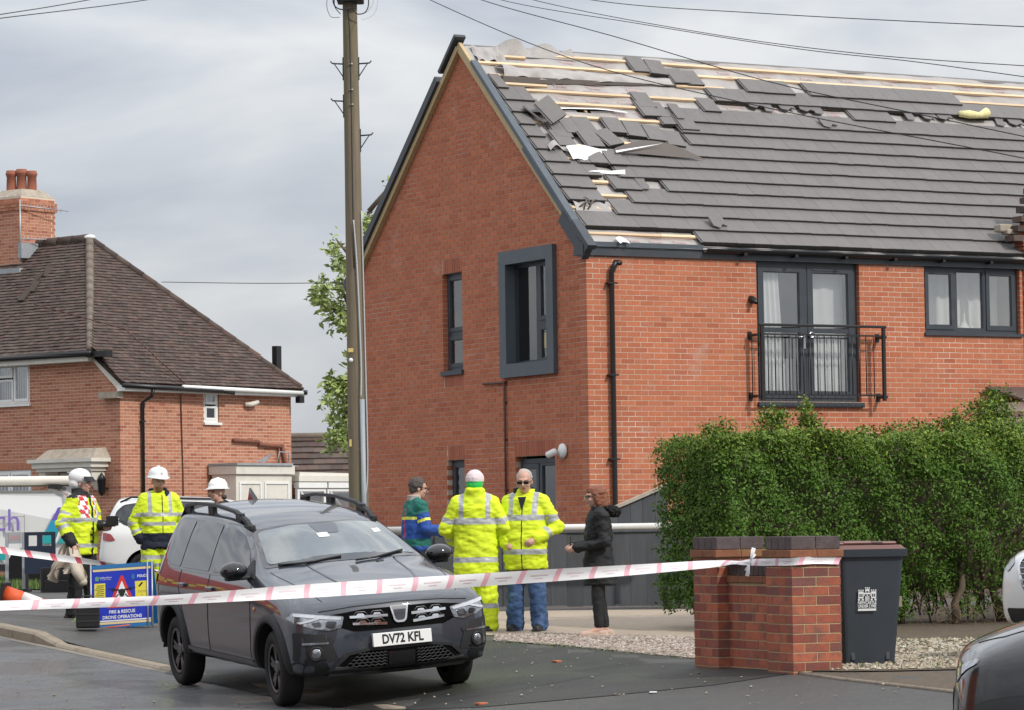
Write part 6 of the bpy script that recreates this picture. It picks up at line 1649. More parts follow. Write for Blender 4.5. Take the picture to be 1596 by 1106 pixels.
mb = MB(); mb.add([p + Vector(q) for q in ((.10, -.03, -.01), (.10, .03, -.01), (-.07, .03, -.01), (-.07, -.03, -.01), (-.05, -.004, .11), (-.05, .004, .11), (-.075, .004, .11), (-.075, -.004, .11))], [(0, 1, 5, 4), (1, 2, 6, 5), (2, 3, 7, 6), (3, 0, 4, 7), (4, 5, 6, 7)])
mb.build('roof_aerial', M['gloss_black'], jog)
# mirrors
for sg in (-1, 1):
    bm = bmesh.new(); bmesh.ops.create_uvsphere(bm, u_segments=16, v_segments=12, radius=1)
    for v in bm.verts:
        x, y, z = v.co; v.co = Vector((.78 + x * .085 * (1 if x < 0 else 1.25), sg * (.955 + y * .125), 1.135 + z * (.085 if z > 0 else .07)))
    mb = MB(); bm.verts.index_update(); mb.add([v.co for v in bm.verts], [[v.index for v in f.verts] for f in bm.faces], 0, True); bm.free()
    mr = mb.build('door_mirror', M['gloss_black'], jog)
    mb = MB(); mb.bbox(.725, .82, sg * .80 if sg > 0 else -1.03, sg * 1.03 if sg > 0 else -.80, 1.055, 1.09, .012); mb.build('mirror_foot', M['trim_black'], mr)
    car.panel('mirror_sail', [(.93, 1.065), (.68, 1.215), (.62, 1.07)], M['trim_black'], 'side', sg, .010, .1, .01)
    # handles, badge, lamps
    for x in (-.20, -1.07):
        mb = MB(); p, n_ = car.hit('side', x, .935, sg); mb.bbox(p.x - .10, p.x + .09, p.y - .012, p.y + .028 if sg > 0 else p.y + .012, .918, .952, .008) if sg > 0 else mb.bbox(p.x - .10, p.x + .09, p.y - .028, p.y + .012, .918, .952, .008)
        mb.build('door_handle', M['paint_slate'], jog)
    car.panel('tail_light', [(-2.16, 1.06), (-1.98, 1.0), (-2.0, .93), (-2.18, .86)], M['lamp_red'], 'side', sg, .012, .1, .02)
    car.panel('tail_light', [(-1.99, 1.50), (-2.05, 1.46), (-2.20, 1.08), (-2.12, 1.07)], M['lamp_red'], 'side', sg, .010, .1, .01)
    car.panel('side_repeater', [(1.05, .80), (1.10, .80), (1.10, .83), (1.05, .83)], M['lamp_amber'], 'side', sg, .006, .1, .008)
# front: grille, emblem, lamps, plate, bumper
GF = 'front'
car.panel('grille', [(-.60, .79), (-.30, .822), (.30, .822), (.60, .79), (.52, .69), (.40, .645), (-.40, .645), (-.52, .69)], M['grille_black'], GF, 1, .006, .1, .02)
for sg in (-1, 1):
    hl = car.panel('headlight', [(sg * .47, .775), (sg * .74, .808), (sg * .845, .825), (sg * .872, .775), (sg * .84, .735), (sg * .72, .69), (sg * .60, .665), (sg * .50, .685)], M['lamp_clear'], GF, 1, .008, .06, .015)
    car.panel('lamp_lens', [(sg * .49, .768), (sg * .84, .816), (sg * .835, .792), (sg * .66, .765), (sg * .50, .748)], M['lamp_white'], GF, 1, .012, .06, .008, parent=hl)
    car.panel('lamp_lens', [(sg * .66, .765), (sg * .70, .770), (sg * .83, .745), (sg * .81, .732), (sg * .76, .740)], M['lamp_white'], GF, 1, .012, .06, .006, parent=hl)
    car.panel('lamp_lens', [(sg * .53, .738), (sg * .615, .745), (sg * .63, .695), (sg * .56, .68)], M['lamp_dark'], GF, 1, .013, .05, .02, parent=hl)
    car.panel('lamp_lens', [(sg * .66, .745), (sg * .735, .735), (sg * .72, .705), (sg * .66, .70)], M['lamp_dark'], GF, 1, .013, .05, .02, parent=hl)
    # chrome grille bars with raised hexagon tips
    for z, y0, y1, sk in ((.755, .105, .425, .03), (.690, .115, .405, .040)):
        mb = MB(); car.panel('b', [(sg * y0, z - .010), (sg * y1, z + .0 + sk - .035 + .003), (sg * y1, z + sk - .012), (sg * y0, z + .012)], None, GF, 1, .016, .05, .004, mb=mb); mb.build('grille_bar', M['chrome'], jog)
        for f in (.28, .72):
            yc = y0 + (y1 - y0) * f; zc = z + .02 + (sk - .03) * f
            mb = MB(); car.panel('b', [(sg * (yc - .036), zc - .004), (sg * (yc - .022), zc + .012), (sg * (yc + .022), zc + .012), (sg * (yc + .036), zc - .004)], None, GF, 1, .014, .05, .003, mb=mb); mb.build('grille_tip', M['chrome'], jog)
            mb = MB(); P = [car.hit(GF, sg * yy, zz, 1)[0] + Vector((.014, 0, 0)) for yy, zz in ((yc - .060, zc + .002), (yc - .034, zc + .028), (yc + .034, zc + .028), (yc + .060, zc + .002))]; mb.tube(P, .004, 5); mb.build('grille_wire', M['satin_silver'], jog)
    # fog lamp pods
    car.panel('fog_pod', [(sg * .86, .665), (sg * .64, .635), (sg * .56, .58), (sg * .585, .555), (sg * .585, .545), (sg * .54, .42), (sg * .76, .395), (sg * .86, .42)], M['trim_black'], GF, 1, .007, .07, .02)
    car.panel('running_light', [(sg * .81, .560), (sg * .61, .558), (sg * .61, .574), (sg * .81, .578)], M['lamp_clear'], GF, 1, .014, .07, .004)
    p, n_ = car.hit(GF, sg * .715, .485, 1)
    mb = MB(); zq = n_.to_track_quat('Z', 'Y').to_matrix().to_4x4()
    mb.lathe([(.062, 0), (.062, .02), (.050, .024), (.046, .012)], 20, M=Matrix.Translation(p) @ zq); fg = mb.build('fog_light', M['trim_black'], jog)
    mb = MB(); mb.lathe([(.048, .012), (.04, .022), (.0, .026)], 20, M=Matrix.Translation(p) @ zq); mb.build('lamp_lens', M['lamp_clear'], fg)
    car.panel('pod_strake', [(sg * .64, .425), (sg * .80, .42), (sg * .80, .438), (sg * .64, .44)], M['gloss_black'], GF, 1, .012, .07, .004)
car.panel('lower_grille', [(-.58, .345), (-.44, .455), (-.28, .475), (.28, .475), (.44, .455), (.58, .345), (.45, .335), (-.45, .335)], M['grille_black'], GF, 1, .006, .08, .02)
mb = MB()
for r_ in range(5):
    z = .352 + r_ * .025
    for sg in (-1, 1):
        P = []
        n = 14
        for i in range(n + 1):
            y = .13 + (.50 - .03 * r_ - .13) * i / n
            h = car.hit(GF, sg * y, z + (.008 if i % 2 else -.006), 1)[0]; P.append(h + Vector((.012, 0, 0)))
        mb.tube(P, .007, 5)
tag(mb.build('grille_mesh', M['trim_black'], jog), kind='stuff')
car.panel('radar_cover', [(-.115, .345), (-.12, .455), (.12, .455), (.115, .345)], M['gloss_black'], GF, 1, .012, .07, .01)
car.panel('grille_lip', [(-.63, .335), (-.49, .468), (-.29, .50), (.29, .50), (.49, .468), (.63, .335), (.585, .335), (.45, .452), (.28, .48), (-.28, .48), (-.45, .452), (-.585, .335)], M['trim_black'], GF, 1, .016, .06, .008)
car.panel('bumper_apron', [(-.84, .29), (-.86, .41), (-.64, .40), (-.60, .335), (.60, .335), (.64, .40), (.86, .41), (.84, .29)], M['trim_black'], GF, 1, .009, .08, .01)
car.panel('skid_plate', [(-.62, .292), (-.56, .372), (-.38, .345), (.38, .345), (.56, .372), (.62, .292), (.40, .288), (-.40, .288)], M['satin_silver'], GF, 1, .022, .07, .008)
car.panel('skid_slot', [(-.20, .296), (-.16, .318), (.16, .318), (.20, .296)], M['trim_black'], GF, 1, .026, .07, .004)
em = car.panel('emblem', [(-.080, .825), (.080, .825), (.056, .712), (.032, .69), (-.032, .69), (-.056, .712)], M['chrome'], GF, 1, .022, .05, .012)
car.panel('emblem_field', [(-.058, .796), (.058, .796), (.041, .724), (.023, .708), (-.023, .708), (-.041, .724)], M['lamp_dark'], GF, 1, .0245, .05, .008, parent=em)
car.panel('emblem_bar', [(-.068, .822), (.068, .822), (.063, .798), (-.063, .798)], M['satin_silver'], GF, 1, .0245, .05, .006, parent=em)
p, n_ = car.hit(GF, 0, .56, 1)
PX = Matrix.Translation((p.x + .035, 0, .562)) @ Matrix.Rotation(R(-4), 4, 'Y') @ Matrix(((0, -1, 0, 0), (1, 0, 0, 0), (0, 0, 1, 0), (0, 0, 0, 1)))
mb = MB(); mb.bbox(-.26, .26, -.004, .03, -.0555, .0555, .003, 0, PX); pl = mb.build('number_plate', M['plate_white'], jog)
mb = MB(); text_mesh(mb, 'DV72 KFL', .108, 0, PX @ Matrix.Translation((0, -.0055, -.002)), sx=.80, bold=.0035); mb.build('plate_lettering', M['print_black'], pl)
mb = MB(); mb.box(-.28, .28, .031, .05, -.07, -.02, 0, PX); mb.build('plate_carrier', M['trim_black'], pl)
# ------------------------------------------------------------------ people
from mathutils import noise as mnoise
material('skin', (0.56, 0.33, 0.25), 0.55, 0.06, 12, sss=0.12)
material('lip', (0.36, 0.15, 0.12), 0.5)
material('eye_dark', (0.03, 0.02, 0.018), 0.3)
material('beard_brown', (0.24, 0.125, 0.075), 0.9)
material('hivis_yellow', (0.66, 0.80, 0.018), 0.75, 0.09, 7, 0.5, 11, stain=(0.42, 0.50, 0.06), stain_scale=4, stain_amt=0.35)
material('reflective_band', (0.40, 0.41, 0.42), 0.45, 0.08, 30)
material('cloth_black', (0.012, 0.012, 0.013), 0.8, 0.15, 12, 0.3, 18)
material('cloth_navy', (0.012, 0.015, 0.032), 0.85, 0.15, 12, 0.3, 18)
material('cloth_blue', (0.012, 0.065, 0.30), 0.75, 0.1, 9, 0.3, 14)
material('cloth_green', (0.008, 0.13, 0.105), 0.75, 0.1, 9, 0.3, 14)
material('stripe_yellow', (0.75, 0.76, 0.10), 0.7)
material('check_red', (0.55, 0.035, 0.05), 0.7)
material('check_white', (0.78, 0.78, 0.78), 0.7)
material('denim', (0.04, 0.085, 0.19), 0.85, 0.25, 7, 0.25, 20, stain=(0.14, 0.23, 0.42), stain_scale=5, stain_amt=0.6)
material('hair_grey', (0.075, 0.06, 0.052), 0.75, 0.3, 25, 0.5, 60)
material('hair_white', (0.42, 0.38, 0.35), 0.8, 0.2, 25)
material('hair_auburn', (0.22, 0.075, 0.035), 0.5, 0.25, 20, 0.5, 60, stretch=(3, 3, .6))
material('fur_black', (0.012, 0.011, 0.011), 0.95, 0.3, 40, 1.0, 70)
material('helmet_white', (0.80, 0.80, 0.79), 0.25, coat=0.4)
material('visor', (0.02, 0.02, 0.022), 0.08)
material('knit_white', (0.74, 0.62, 0.64), 0.95, 0.08, 30, 0.5, 80)
material('knit_green', (0.03, 0.50, 0.10), 0.9, 0.1, 30, 0.5, 80)
material('shoe_black', (0.012, 0.012, 0.013), 0.55)
material('shoe_beige', (0.50, 0.35, 0.28), 0.7)
material('cloth_beige', (0.50, 0.43, 0.35), 0.9, 0.12, 7, 0.3, 16)

def limb(mb, pts, rs, n=12):
    pts = [Vector(p) for p in pts]
    mb.tube(pts, list(rs), n)
    for p, r in zip(pts, rs): mb.ball(p, r * .995, n=n)
def loft(mb, rings, n=20):
    """rings of (centre, rx, ry) stacked along z"""
    vs = []; fs = []; k = len(rings)
    for (c, rx, ry) in rings:
        for j in range(n):
            w = 2 * math.pi * j / n; ca, sa = math.cos(w), math.sin(w)
            e = .82
            vs.append((c[0] + rx * math.copysign(abs(ca) ** e, ca), c[1] + ry * math.copysign(abs(sa) ** e, sa), c[2]))
    for i in range(k - 1):
        for j in range(n): fs.append((i * n + j, i * n + (j + 1) % n, (i + 1) * n + (j + 1) % n, (i + 1) * n + j))
    fs.append(tuple(range(n - 1, -1, -1))); fs.append(tuple(range((k - 1) * n, k * n)))
    mb.add(vs, fs)
def head_shape(mb, c, Rm):
    T = Matrix.Translation(c) @ Rm.to_4x4()
    mb.ball((0, .012, .030), (.076, .096, .100), n=18, M=T); mb.ball((0, -.026, -.042), (.060, .068, .078), n=16, M=T)
    mb.ball((0, -.052, -.092), (.034, .032, .026), n=12, M=T); mb.ball((0, -.070, .030), (.054, .028, .018), n=12, M=T)
    for s in (-1, 1):
        mb.ball((s * .077, .012, -.012), (.012, .020, .032), n=10, M=T); mb.ball((s * .040, -.066, -.028), (.024, .022, .022), n=10, M=T)
    mb.tube([T @ Vector((0, -.088, .022)), T @ Vector((0, -.112, -.022)), T @ Vector((0, -.102, -.034))], [.011, .016, .013], 8)
    mb.ball((0, -.108, -.026), (.017, .015, .013), n=8, M=T)
    mb.ball((0, -.088, -.058), (.026, .012, .009), n=8, M=T)
def hand_shape(mb, w, d, up, side, grip=.5):
    """palm and five fingers; w wrist, d pointing direction, up the back of the hand, side +1/-1 which side the thumb leaves"""
    d = d.normalized(); u = (up - d * up.dot(d)).normalized(); s = d.cross(u) * side
    Q = lambda a, b, c: w + d * a + s * b + u * c
    limb(mb, [Q(0, 0, 0), Q(.045, 0, 0), Q(.085, 0, -.005)], [.027, .034, .032], 10)
    mb.ball(Q(.06, .018, 0), (.024, .024, .024), n=8); mb.ball(Q(.06, -.02, 0), (.024, .024, .024), n=8)
    for i, (b, ln) in enumerate(((.030, .070), (.010, .078), (-.011, .073), (-.031, .058))):
        p0 = Q(.078, b, 0); c1, s1 = math.cos(grip * .9), math.sin(grip * .9); c2, s2 = math.cos(grip * 2.0), math.sin(grip * 2.0)
        p1 = p0 + (d * c1 - u * s1) * ln * .55; p2 = p1 + (d * c2 - u * s2) * ln * .5
        limb(mb, [p0, p1, p2], [.0105, .0095, .0080], 7)
    t0 = Q(.018, .03, -.005); t1 = Q(.050, .058, -.018); t2 = Q(.078, .052, -.035); limb(mb, [t0, t1, t2], [.014, .011, .009], 7)
def seg(p, a, b):
    ab = b - a; t = max(0, min(1, (p - a).dot(ab) / ab.length_squared)); return t, (p - a - ab * t).length
def wrinkle(me, amp, sc, seed):
    no = [v.normal.copy() for v in me.vertices]; off = Vector((seed * 3.1, seed * 1.7, seed))
    for v, n_ in zip(me.vertices, no):
        q = Vector((v.co.x * sc, v.co.y * sc, v.co.z * sc * 1.5)) + off
        v.co += n_ * amp * (mnoise.noise(q) * 1.2 + .6 * mnoise.noise(q * 2.1) + .5 * (1 - 2 * abs(mnoise.noise(Vector((q.x * 1.5, q.y * 1.5, q.z * 2.6))))))
def paint(me, mats, fn):
    for m in mats: me.materials.append(m)
    idx = [fn(p.center.copy(), p.normal.copy()) for p in me.polygons]; me.polygons.foreach_set('material_index', idx); me.update()
def piece(name, mb, parent, mats, fn=None, voxel=.013, sm=5, wr=0.0, wsc=9, seed=1):
    me = solid(mb, voxel, sm)
    if wr: wrinkle(me, wr, wsc, seed)
    paint(me, mats, fn or (lambda c, n: 0))
    return link(name, me, parent)
class Person:
    def __init__(s, pos, rz, h, label, scale_w=1.0, group=None):
        s.k = h / 1.75
        s.root = empty('person', pos, rz, label, 'person', group); s.root.scale = (s.k * scale_w, s.k * scale_w, s.k)
    def joints(s, el, wl, er, wr, head_yaw=0, head_pitch=0, feet=.10, lean=0.0, knees=None, legs=None):
        s.hd = Vector((0, -.02 - lean, 1.625)); s.Rh = Matrix.Rotation(R(head_yaw), 3, 'Z') @ Matrix.Rotation(R(head_pitch), 3, 'X')
        s.sh = {1: Vector((.175, 0, 1.405)), -1: Vector((-.175, 0, 1.405))}
        s.el = {1: Vector(el), -1: Vector(er)}; s.wr = {1: Vector(wl), -1: Vector(wr)}
        s.hip = {q: Vector((q * .092, 0, .90)) for q in (1, -1)}
        s.an = {q: Vector((q * feet, 0, .085)) for q in (1, -1)}; s.kn = {q: Vector((q * (feet * .5 + .047), -.015, .49)) for q in (1, -1)}
        if legs: s.an.update({q: Vector(v) for q, v in legs.items()}); s.kn.update({q: (s.hip[q] + s.an[q]) / 2 + Vector((0, -.02, 0)) for q in legs})
    def body(s, beard=False, belly=0.0, grip=.6, skin='skin', hands=True):
        mb = MB(); head_shape(mb, s.hd, s.Rh)
        limb(mb, [Vector((0, .015, 1.40)), Vector((0, .012, 1.49)), s.hd + Vector((0, .02, -.06))], [.062, .056, .056], 14)
        loft(mb, [((0, 0, .84), .13, .09), ((0, 0, .95), .155, .105), ((0, -belly * .5, 1.05), .14, .10), ((0, -belly * .4, 1.18), .15, .105), ((0, 0, 1.32), .165, .105), ((0, 0, 1.41), .15, .085), ((0, .01, 1.46), .08, .06)])
        for q in (1, -1):
            limb(mb, [s.sh[q], s.el[q], s.wr[q]], [.052, .040, .028]); limb(mb, [s.hip[q], s.kn[q], s.an[q]], [.070, .050, .038])
            limb(mb, [s.an[q], s.an[q] + Vector((0, -.10, -.045)), s.an[q] + Vector((0, -.16, -.055))], [.042, .036, .026], 10)
            d = (s.wr[q] - s.el[q]).normalized()
            if hands: hand_shape(mb, s.wr[q], d, Vector((q * .9, -.2, .5)), q, grip)
        inv = s.Rh.transposed()
        def col(c, n):
            l = inv @ (c - s.hd)
            if l.length > .16: return 0
            if l.y < -.06:
                if abs(abs(l.x) - .030) < .015 and abs(l.z - .010) < .006: return 2
                if abs(abs(l.x) - .030) < .020 and abs(l.z - .030) < .006: return 3
                if abs(l.x) < .026 and abs(l.z + .060) < .008: return 1
            if beard and l.z < -.058 and l.y < -.01 and not (abs(l.x) < .028 and l.z > -.070 and l.y < -.07): return 3
            return 0
        return piece('body', mb, s.root, [M[skin], M['lip'], M['eye_dark'], M['beard_brown']], col, .0085, 3)
    def legs(s, mat, r0=.105, r1=.078, r2=.068, bottom=.10, name='trousers', waist=.95, fn=None, mats=None, wr=.008, flare=1.0, seed=2):
        mb = MB(); loft(mb, [((0, 0, .80), .155, .105), ((0, 0, .90), .17, .118), ((0, 0, waist), .168, .12), ((0, 0, waist + .05), .16, .115)])
        for q in (1, -1):
            a = s.an[q].copy(); a.z = bottom
            kn = s.kn[q]
            limb(mb, [s.hip[q] - Vector((0, 0, .02)), kn, a + Vector((0, 0, .03))], [r0, r1, r2 * flare])
            limb(mb, [kn, a], [r1 * .98, r2 * flare], 12)
        return piece(name, mb, s.root, mats or [M[mat]], fn, .013, 4, wr, 11, seed)
    def shoes(s, mat='shoe_black', h=.10, big=1.0):
        for q in (1, -1):
            mb = MB(); a = s.an[q]
            limb(mb, [Vector((a.x, a.y + .055, .045)), Vector((a.x, a.y - .06, .042)), Vector((a.x + q * .01, a.y - .165, .036))], [.046 * big, .048 * big, .040 * big], 10)
            limb(mb, [Vector((a.x, a.y, .06)), Vector((a.x, a.y + .005, h))], [.048 * big, .050 * big], 10)
            mb.bbox(a.x - .048 * big, a.x + .048 * big, a.y - .20, a.y + .10, .0, .028, .01)
            o = piece('shoe', mb, s.root, [M[mat]], None, .010, 3)
            for v in o.data.vertices: v.co.z = max(v.co.z, 0.002)
    def top(s, mats, fn, rings, sleeve=(.085, .068, .058), cuff=.02, collar=None, wr=.012, name='jacket', seed=1, voxel=.0115):
        mb = MB(); loft(mb, rings, 22)
        for q in (1, -1):
            w = s.wr[q] - (s.wr[q] - s.el[q]).normalized() * cuff
            limb(mb, [s.sh[q] - Vector((q * .02, 0, .01)), s.el[q], w], list(sleeve), 14)
            limb(mb, [Vector((q * .07, .01, 1.45)), s.sh[q] + Vector((0, 0, .0))], [.065, .080], 12)
        if collar: loft(mb, collar)
        s.bones = {q: (s.sh[q], s.el[q], s.wr[q]) for q in (1, -1)}
        def wrap(c, n):
            best = None
            for q in (1, -1):
                a, b, w = s.bones[q]
                t1, d1 = seg(c, a, b); t2, d2 = seg(c, b, w)
                d = min(d1, d2)
                if best is None or d < best[0]: best = (d, q, t1 if d1 <= d2 else 1 + t2)
            arm = best[0] < .082 and (abs(c.x) > .155 or best[2] > .55) and best[2] > .12 or best[2] > 1.02 and best[0] < .085
            return fn(c, n, best[2] if arm else None, best[1])
        return piece(name, mb, s.root, mats, wrap, voxel, 4, wr, 8, seed)
def hardhat(p, mat='helmet_white', tilt=0.0):
    T = Matrix.Translation(p.hd) @ p.Rh.to_4x4() @ Matrix.Translation((0, .012, .045)) @ Matrix.Rotation(tilt, 4, 'X')
    mb = MB(); prof = [(.142, .002), (.140, .012), (.118, .022), (.116, .055), (.105, .092), (.080, .120), (.045, .136), (.0, .141)]
    mb.lathe(prof, 28, M=T, sy=1.15); mb.lathe([(.10, .0), (.142, .002)], 28, M=T, sy=1.15)
    mb.tube([T @ Vector((0, -.135, .05)), T @ Vector((0, -.09, .118)), T @ Vector((0, 0, .147)), T @ Vector((0, .09, .118)), T @ Vector((0, .135, .05))], .014, 6)
    pk = [[T @ Vector((math.sin(a) * r_ * .95, -math.cos(a) * r_ * 1.15, .006 - (r_ - .13) * .25)) for r_ in (.13, .16, .185 - .05 * abs(a))] for a in [R(-60) + R(120) * i / 12 for i in range(13)]]
    mb.grid(pk)
    return mb.build('hard_hat', M[mat], p.root)
def hair_cap(p, mat, pts=None, z0=-.02, back=.0, thick=1.0, name='hair'):
    T = Matrix.Translation(p.hd) @ p.Rh.to_4x4(); mb = MB()
    mb.ball((0, .026, .044), (.086 * thick, .098 * thick, .094 * thick), n=16, M=T); mb.ball((0, .06, -.0), (.074, .058, .08), n=14, M=T)
    for q in pts or []: mb.ball(q[0], q[1], n=10, M=T)
    me = solid(mb, .010, 3); wrinkle(me, .007, 28, 4)
    inv = (T.inverted())
    bm = bmesh.new(); bm.from_mesh(me)
    dele = [v for v in bm.verts if (lambda l: l.y < -.035 and l.z < .075 and not pts)(inv @ v.co)]
    if not pts: bmesh.ops.delete(bm, geom=dele, context='VERTS')
    bm.to_mesh(me); bm.free(); paint(me, [M[mat]], lambda c, n: 0)
    return link(name, me, p.root)
def glasses(p, lens='visor', wire=True):
    T = Matrix.Translation(p.hd) @ p.Rh.to_4x4(); mb = MB()
    for q in (1, -1):
        mb.bbox(q * .034 - .026, q * .034 + .026, -.112, -.106, -.008, .026, .003, 0, T)
        mb.tube([T @ Vector((q * .06, -.105, .016)), T @ Vector((q * .084, -.02, .014)), T @ Vector((q * .082, .02, .008))], .0035, 5)
    mb.tube([T @ Vector((-.06, -.108, .02)), T @ Vector((.06, -.108, .02))], .0035, 5)
    return mb.build('glasses', M[lens], p.root)
def stand(px, Y):
    q = at(px, 800, Y); return Vector((q.x, q.y, ground_z(q.x, q.y)))
def height_at(px, py, pos): return at(px, py, pos.y).z - pos.z

HV, RB = M['hivis_yellow'], M['reflective_band']
# -- man in yellow jacket and jeans, facing the camera
g = on_ground(822, 983); p = Person(g, R(-14), height_at(828, 731, g) + .0, 'bald man in sunglasses, yellow reflective jacket and blue jeans', 1.06)
p.joints((.32, .03, 1.12), (.145, -.15, 1.00), (-.31, .04, 1.12), (-.17, -.13, .96), head_yaw=6, head_pitch=14, feet=.13, lean=.02)
p.body(belly=.06)
hair_cap(p, 'hair_white', None, thick=.93)
glasses(p, 'visor')
p.legs('denim', .115, .088, .082, .06, flare=1.08, wr=.012)
p.shoes()
def fn6(c, n, t, q):
    if t is not None:
        return 1 if .60 < t < .78 or 1.42 < t < 1.60 else 0
    if 1.20 < c.z < 1.262 or .83 < c.z < .895: return 1
    if c.z >= 1.262 and abs(abs(c.x) - .125 - (c.z - 1.26) * .02) < .026 : return 1
    if c.z > 1.47 and n.y > -.2 and c.y > -.02: return 0
    if abs(c.x + .0) < .006 and c.y < -.1: return 2
    return 0
jk = p.top([HV, RB, M['cloth_black']], fn6, [((0, -.02, .675), .218, .165), ((0, -.02, .74), .222, .172), ((0, -.03, .88), .220, .178), ((0, -.03, 1.03), .215, .172), ((0, -.02, 1.2), .212, .155), ((0, -.005, 1.34), .205, .135), ((0, .0, 1.43), .165, .11), ((0, .01, 1.475), .105, .085)], (.092, .078, .068), .01, [((0, .02, 1.45), .092, .082), ((0, .035, 1.50), .090, .080), ((0, .045, 1.535), .098, .072)], seed=3)
mb = MB(); limb(mb, [Vector((-.095, -.045, 1.46)), Vector((-.11, .0, 1.535)), Vector((-.06, .09, 1.545)), Vector((.06, .09, 1.545)), Vector((.105, .02, 1.51))], [.018, .024, .022, .022, .016], 8); piece('collar_lining', mb, p.root, [M['cloth_black']], None, .010, 2)
mb = MB(); mb.add([(-.045, -.145, 1.455), (.045, -.145, 1.455), (.0, -.172, 1.30)], [(0, 1, 2)]); mb.build('shirt_front', M['cloth_black'], p.root)
# -- person in the long yellow coat, seen from behind
g = stand(741, 33.4); p = Person(g, R(176), height_at(748, 733, g), 'person seen from behind in long yellow reflective coat and white and green knitted hat', 1.08)
p.joints((.30, .0, 1.12), (.24, -.17, 1.0), (-.30, .0, 1.12), (-.24, -.17, 1.0), head_yaw=-10, feet=.12)
p.body()
p.legs('hivis_yellow', .125, .105, .10, .07, fn=lambda c, n: 1 if .25 < c.z < .31 else 0, mats=[HV, RB], wr=.012)
p.shoes()
def fn5(c, n, t, q):
    if t is not None: return 1 if .62 < t < .80 or 1.45 < t < 1.63 else 0
    if 1.17 < c.z < 1.235 or .755 < c.z < .815: return 1
    if c.z >= 1.235 and abs(abs(c.x) - .135) < .026: return 1
    return 0
p.top([HV, RB], fn5, [((0, -.01, .60), .225, .175), ((0, -.01, .68), .228, .178), ((0, -.01, .85), .222, .17), ((0, -.01, 1.03), .215, .16), ((0, .0, 1.2), .215, .15), ((0, .01, 1.34), .208, .135), ((0, .01, 1.43), .165, .11), ((0, .01, 1.48), .11, .09)], (.095, .082, .070), .0, [((0, .02, 1.45), .10, .09), ((0, .03, 1.52), .092, .085), ((0, .035, 1.56), .085, .08)], name='coat', seed=5)
T = Matrix.Translation(p.hd) @ p.Rh.to_4x4(); mb = MB(); mb.ball((0, .012, .035), (.094, .112, .108), n=18, M=T); mb.ball((0, .03, -.03), (.086, .092, .06), n=14, M=T)
piece('knitted_hat', mb, p.root, [M['knit_white'], M['knit_green']], lambda c, n: 1 if (T.inverted() @ c).z < .008 else 0, .010, 3, .003, 40, 2)
# -- woman in the black coat, in profile facing left
g = on_ground(935, 991); p = Person(g, R(-82), height_at(925, 757, g), 'woman with shoulder length auburn hair in a black fur hooded coat', 1.2)
p.joints((.215, .03, 1.10), (.11, -.22, 1.04), (-.215, .03, 1.10), (-.10, -.22, 1.05), head_pitch=6, feet=.07, legs={1: (.07, -.02, .085), -1: (-.06, .06, .085)})
p.body(grip=1.0)
p.legs('cloth_black', .085, .062, .048, .13, name='leggings', wr=.003)
p.shoes('shoe_beige', .05, .85)
p.top([M['cloth_black']], lambda c, n, t, q: 0, [((0, .01, .60), .185, .165), ((0, .01, .68), .185, .165), ((0, .0, .85), .172, .145), ((0, .0, 1.03), .155, .125), ((0, .0, 1.2), .170, .135), ((0, .0, 1.34), .172, .118), ((0, .0, 1.43), .145, .10), ((0, .01, 1.48), .09, .08)], (.078, .064, .054), .0, [((0, .01, 1.44), .095, .09), ((0, .02, 1.51), .088, .085)], name='coat', wr=.012, seed=8)
mb = MB(); limb(mb, [Vector((-.10, .0, 1.47)), Vector((-.12, .09, 1.47)), Vector((0, .165, 1.45)), Vector((.12, .09, 1.47)), Vector((.10, .0, 1.47))], [.035, .052, .062, .052, .035], 10); me = solid(mb, .009, 1); wrinkle(me, .018, 45, 3); paint(me, [M['fur_black']], lambda c, n: 0); link('fur_trim', me, p.root)
hair_cap(p, 'hair_auburn', [((0, .055, -.02), (.088, .075, .10)), ((0, .075, -.10), (.085, .06, .085)), ((.055, .03, -.09), (.032, .05, .10)), ((-.055, .03, -.09), (.032, .05, .10)), ((0, .0, .075), (.07, .09, .06)), ((.072, .0, -.02), (.020, .04, .07)), ((-.072, .0, -.02), (.020, .04, .07))])
glasses(p, 'visor')
mb = MB(); mb.bbox(-.04, .035, -.335, -.325, 1.03, 1.17, .006, 0, Matrix.Rotation(.0, 4, 'X'))
ph = mb.build('phone', M['trim_black'], None); tag(ph, 'black phone held up by the woman in the black coat', 'phone'); ph.matrix_world = p.root.matrix_basis if False else Matrix.Translation(g) @ Matrix.Rotation(R(-82), 4, 'Z') @ Matrix.Scale(p.k, 4)
# -- person in green and blue jacket, turned to the right
g = stand(648, 35.8); p = Person(g, R(112), height_at(652, 745, g), 'person with short dark hair and glasses in a green and blue jacket with yellow stripes', 1.06)
p.joints((.24, -.06, 1.13), (.10, -.30, 1.10), (-.25, -.04, 1.12), (-.09, -.30, 1.08), head_yaw=-8, head_pitch=10, feet=.10, lean=.02)
p.body(grip=1.0)
p.legs('cloth_navy', .11, .085, .08, .08); p.shoes()
def fn4(c, n, t, q):
    if t is not None:
        if .58 < t < .70: return 2
        return 0 if t < .35 else 1
    if 1.235 < c.z < 1.268: return 2
    if abs(c.x + .02) < .010 and c.y > .05 and 1.0 < c.z < 1.38: return 3
    return 0 if c.z > 1.26 else (1 if c.z > .99 else 0 if c.z > .90 else 1)
p.top([M['cloth_green'], M['cloth_blue'], M['stripe_yellow'], M['check_red']], fn4, [((0, 0, .84), .19, .14), ((0, 0, .92), .20, .15), ((0, 0, 1.05), .205, .155), ((0, 0, 1.2), .205, .15), ((0, .0, 1.34), .20, .135), ((0, .0, 1.43), .16, .11), ((0, .01, 1.48), .10, .085)], (.090, .078, .066), .0, None, seed=6)
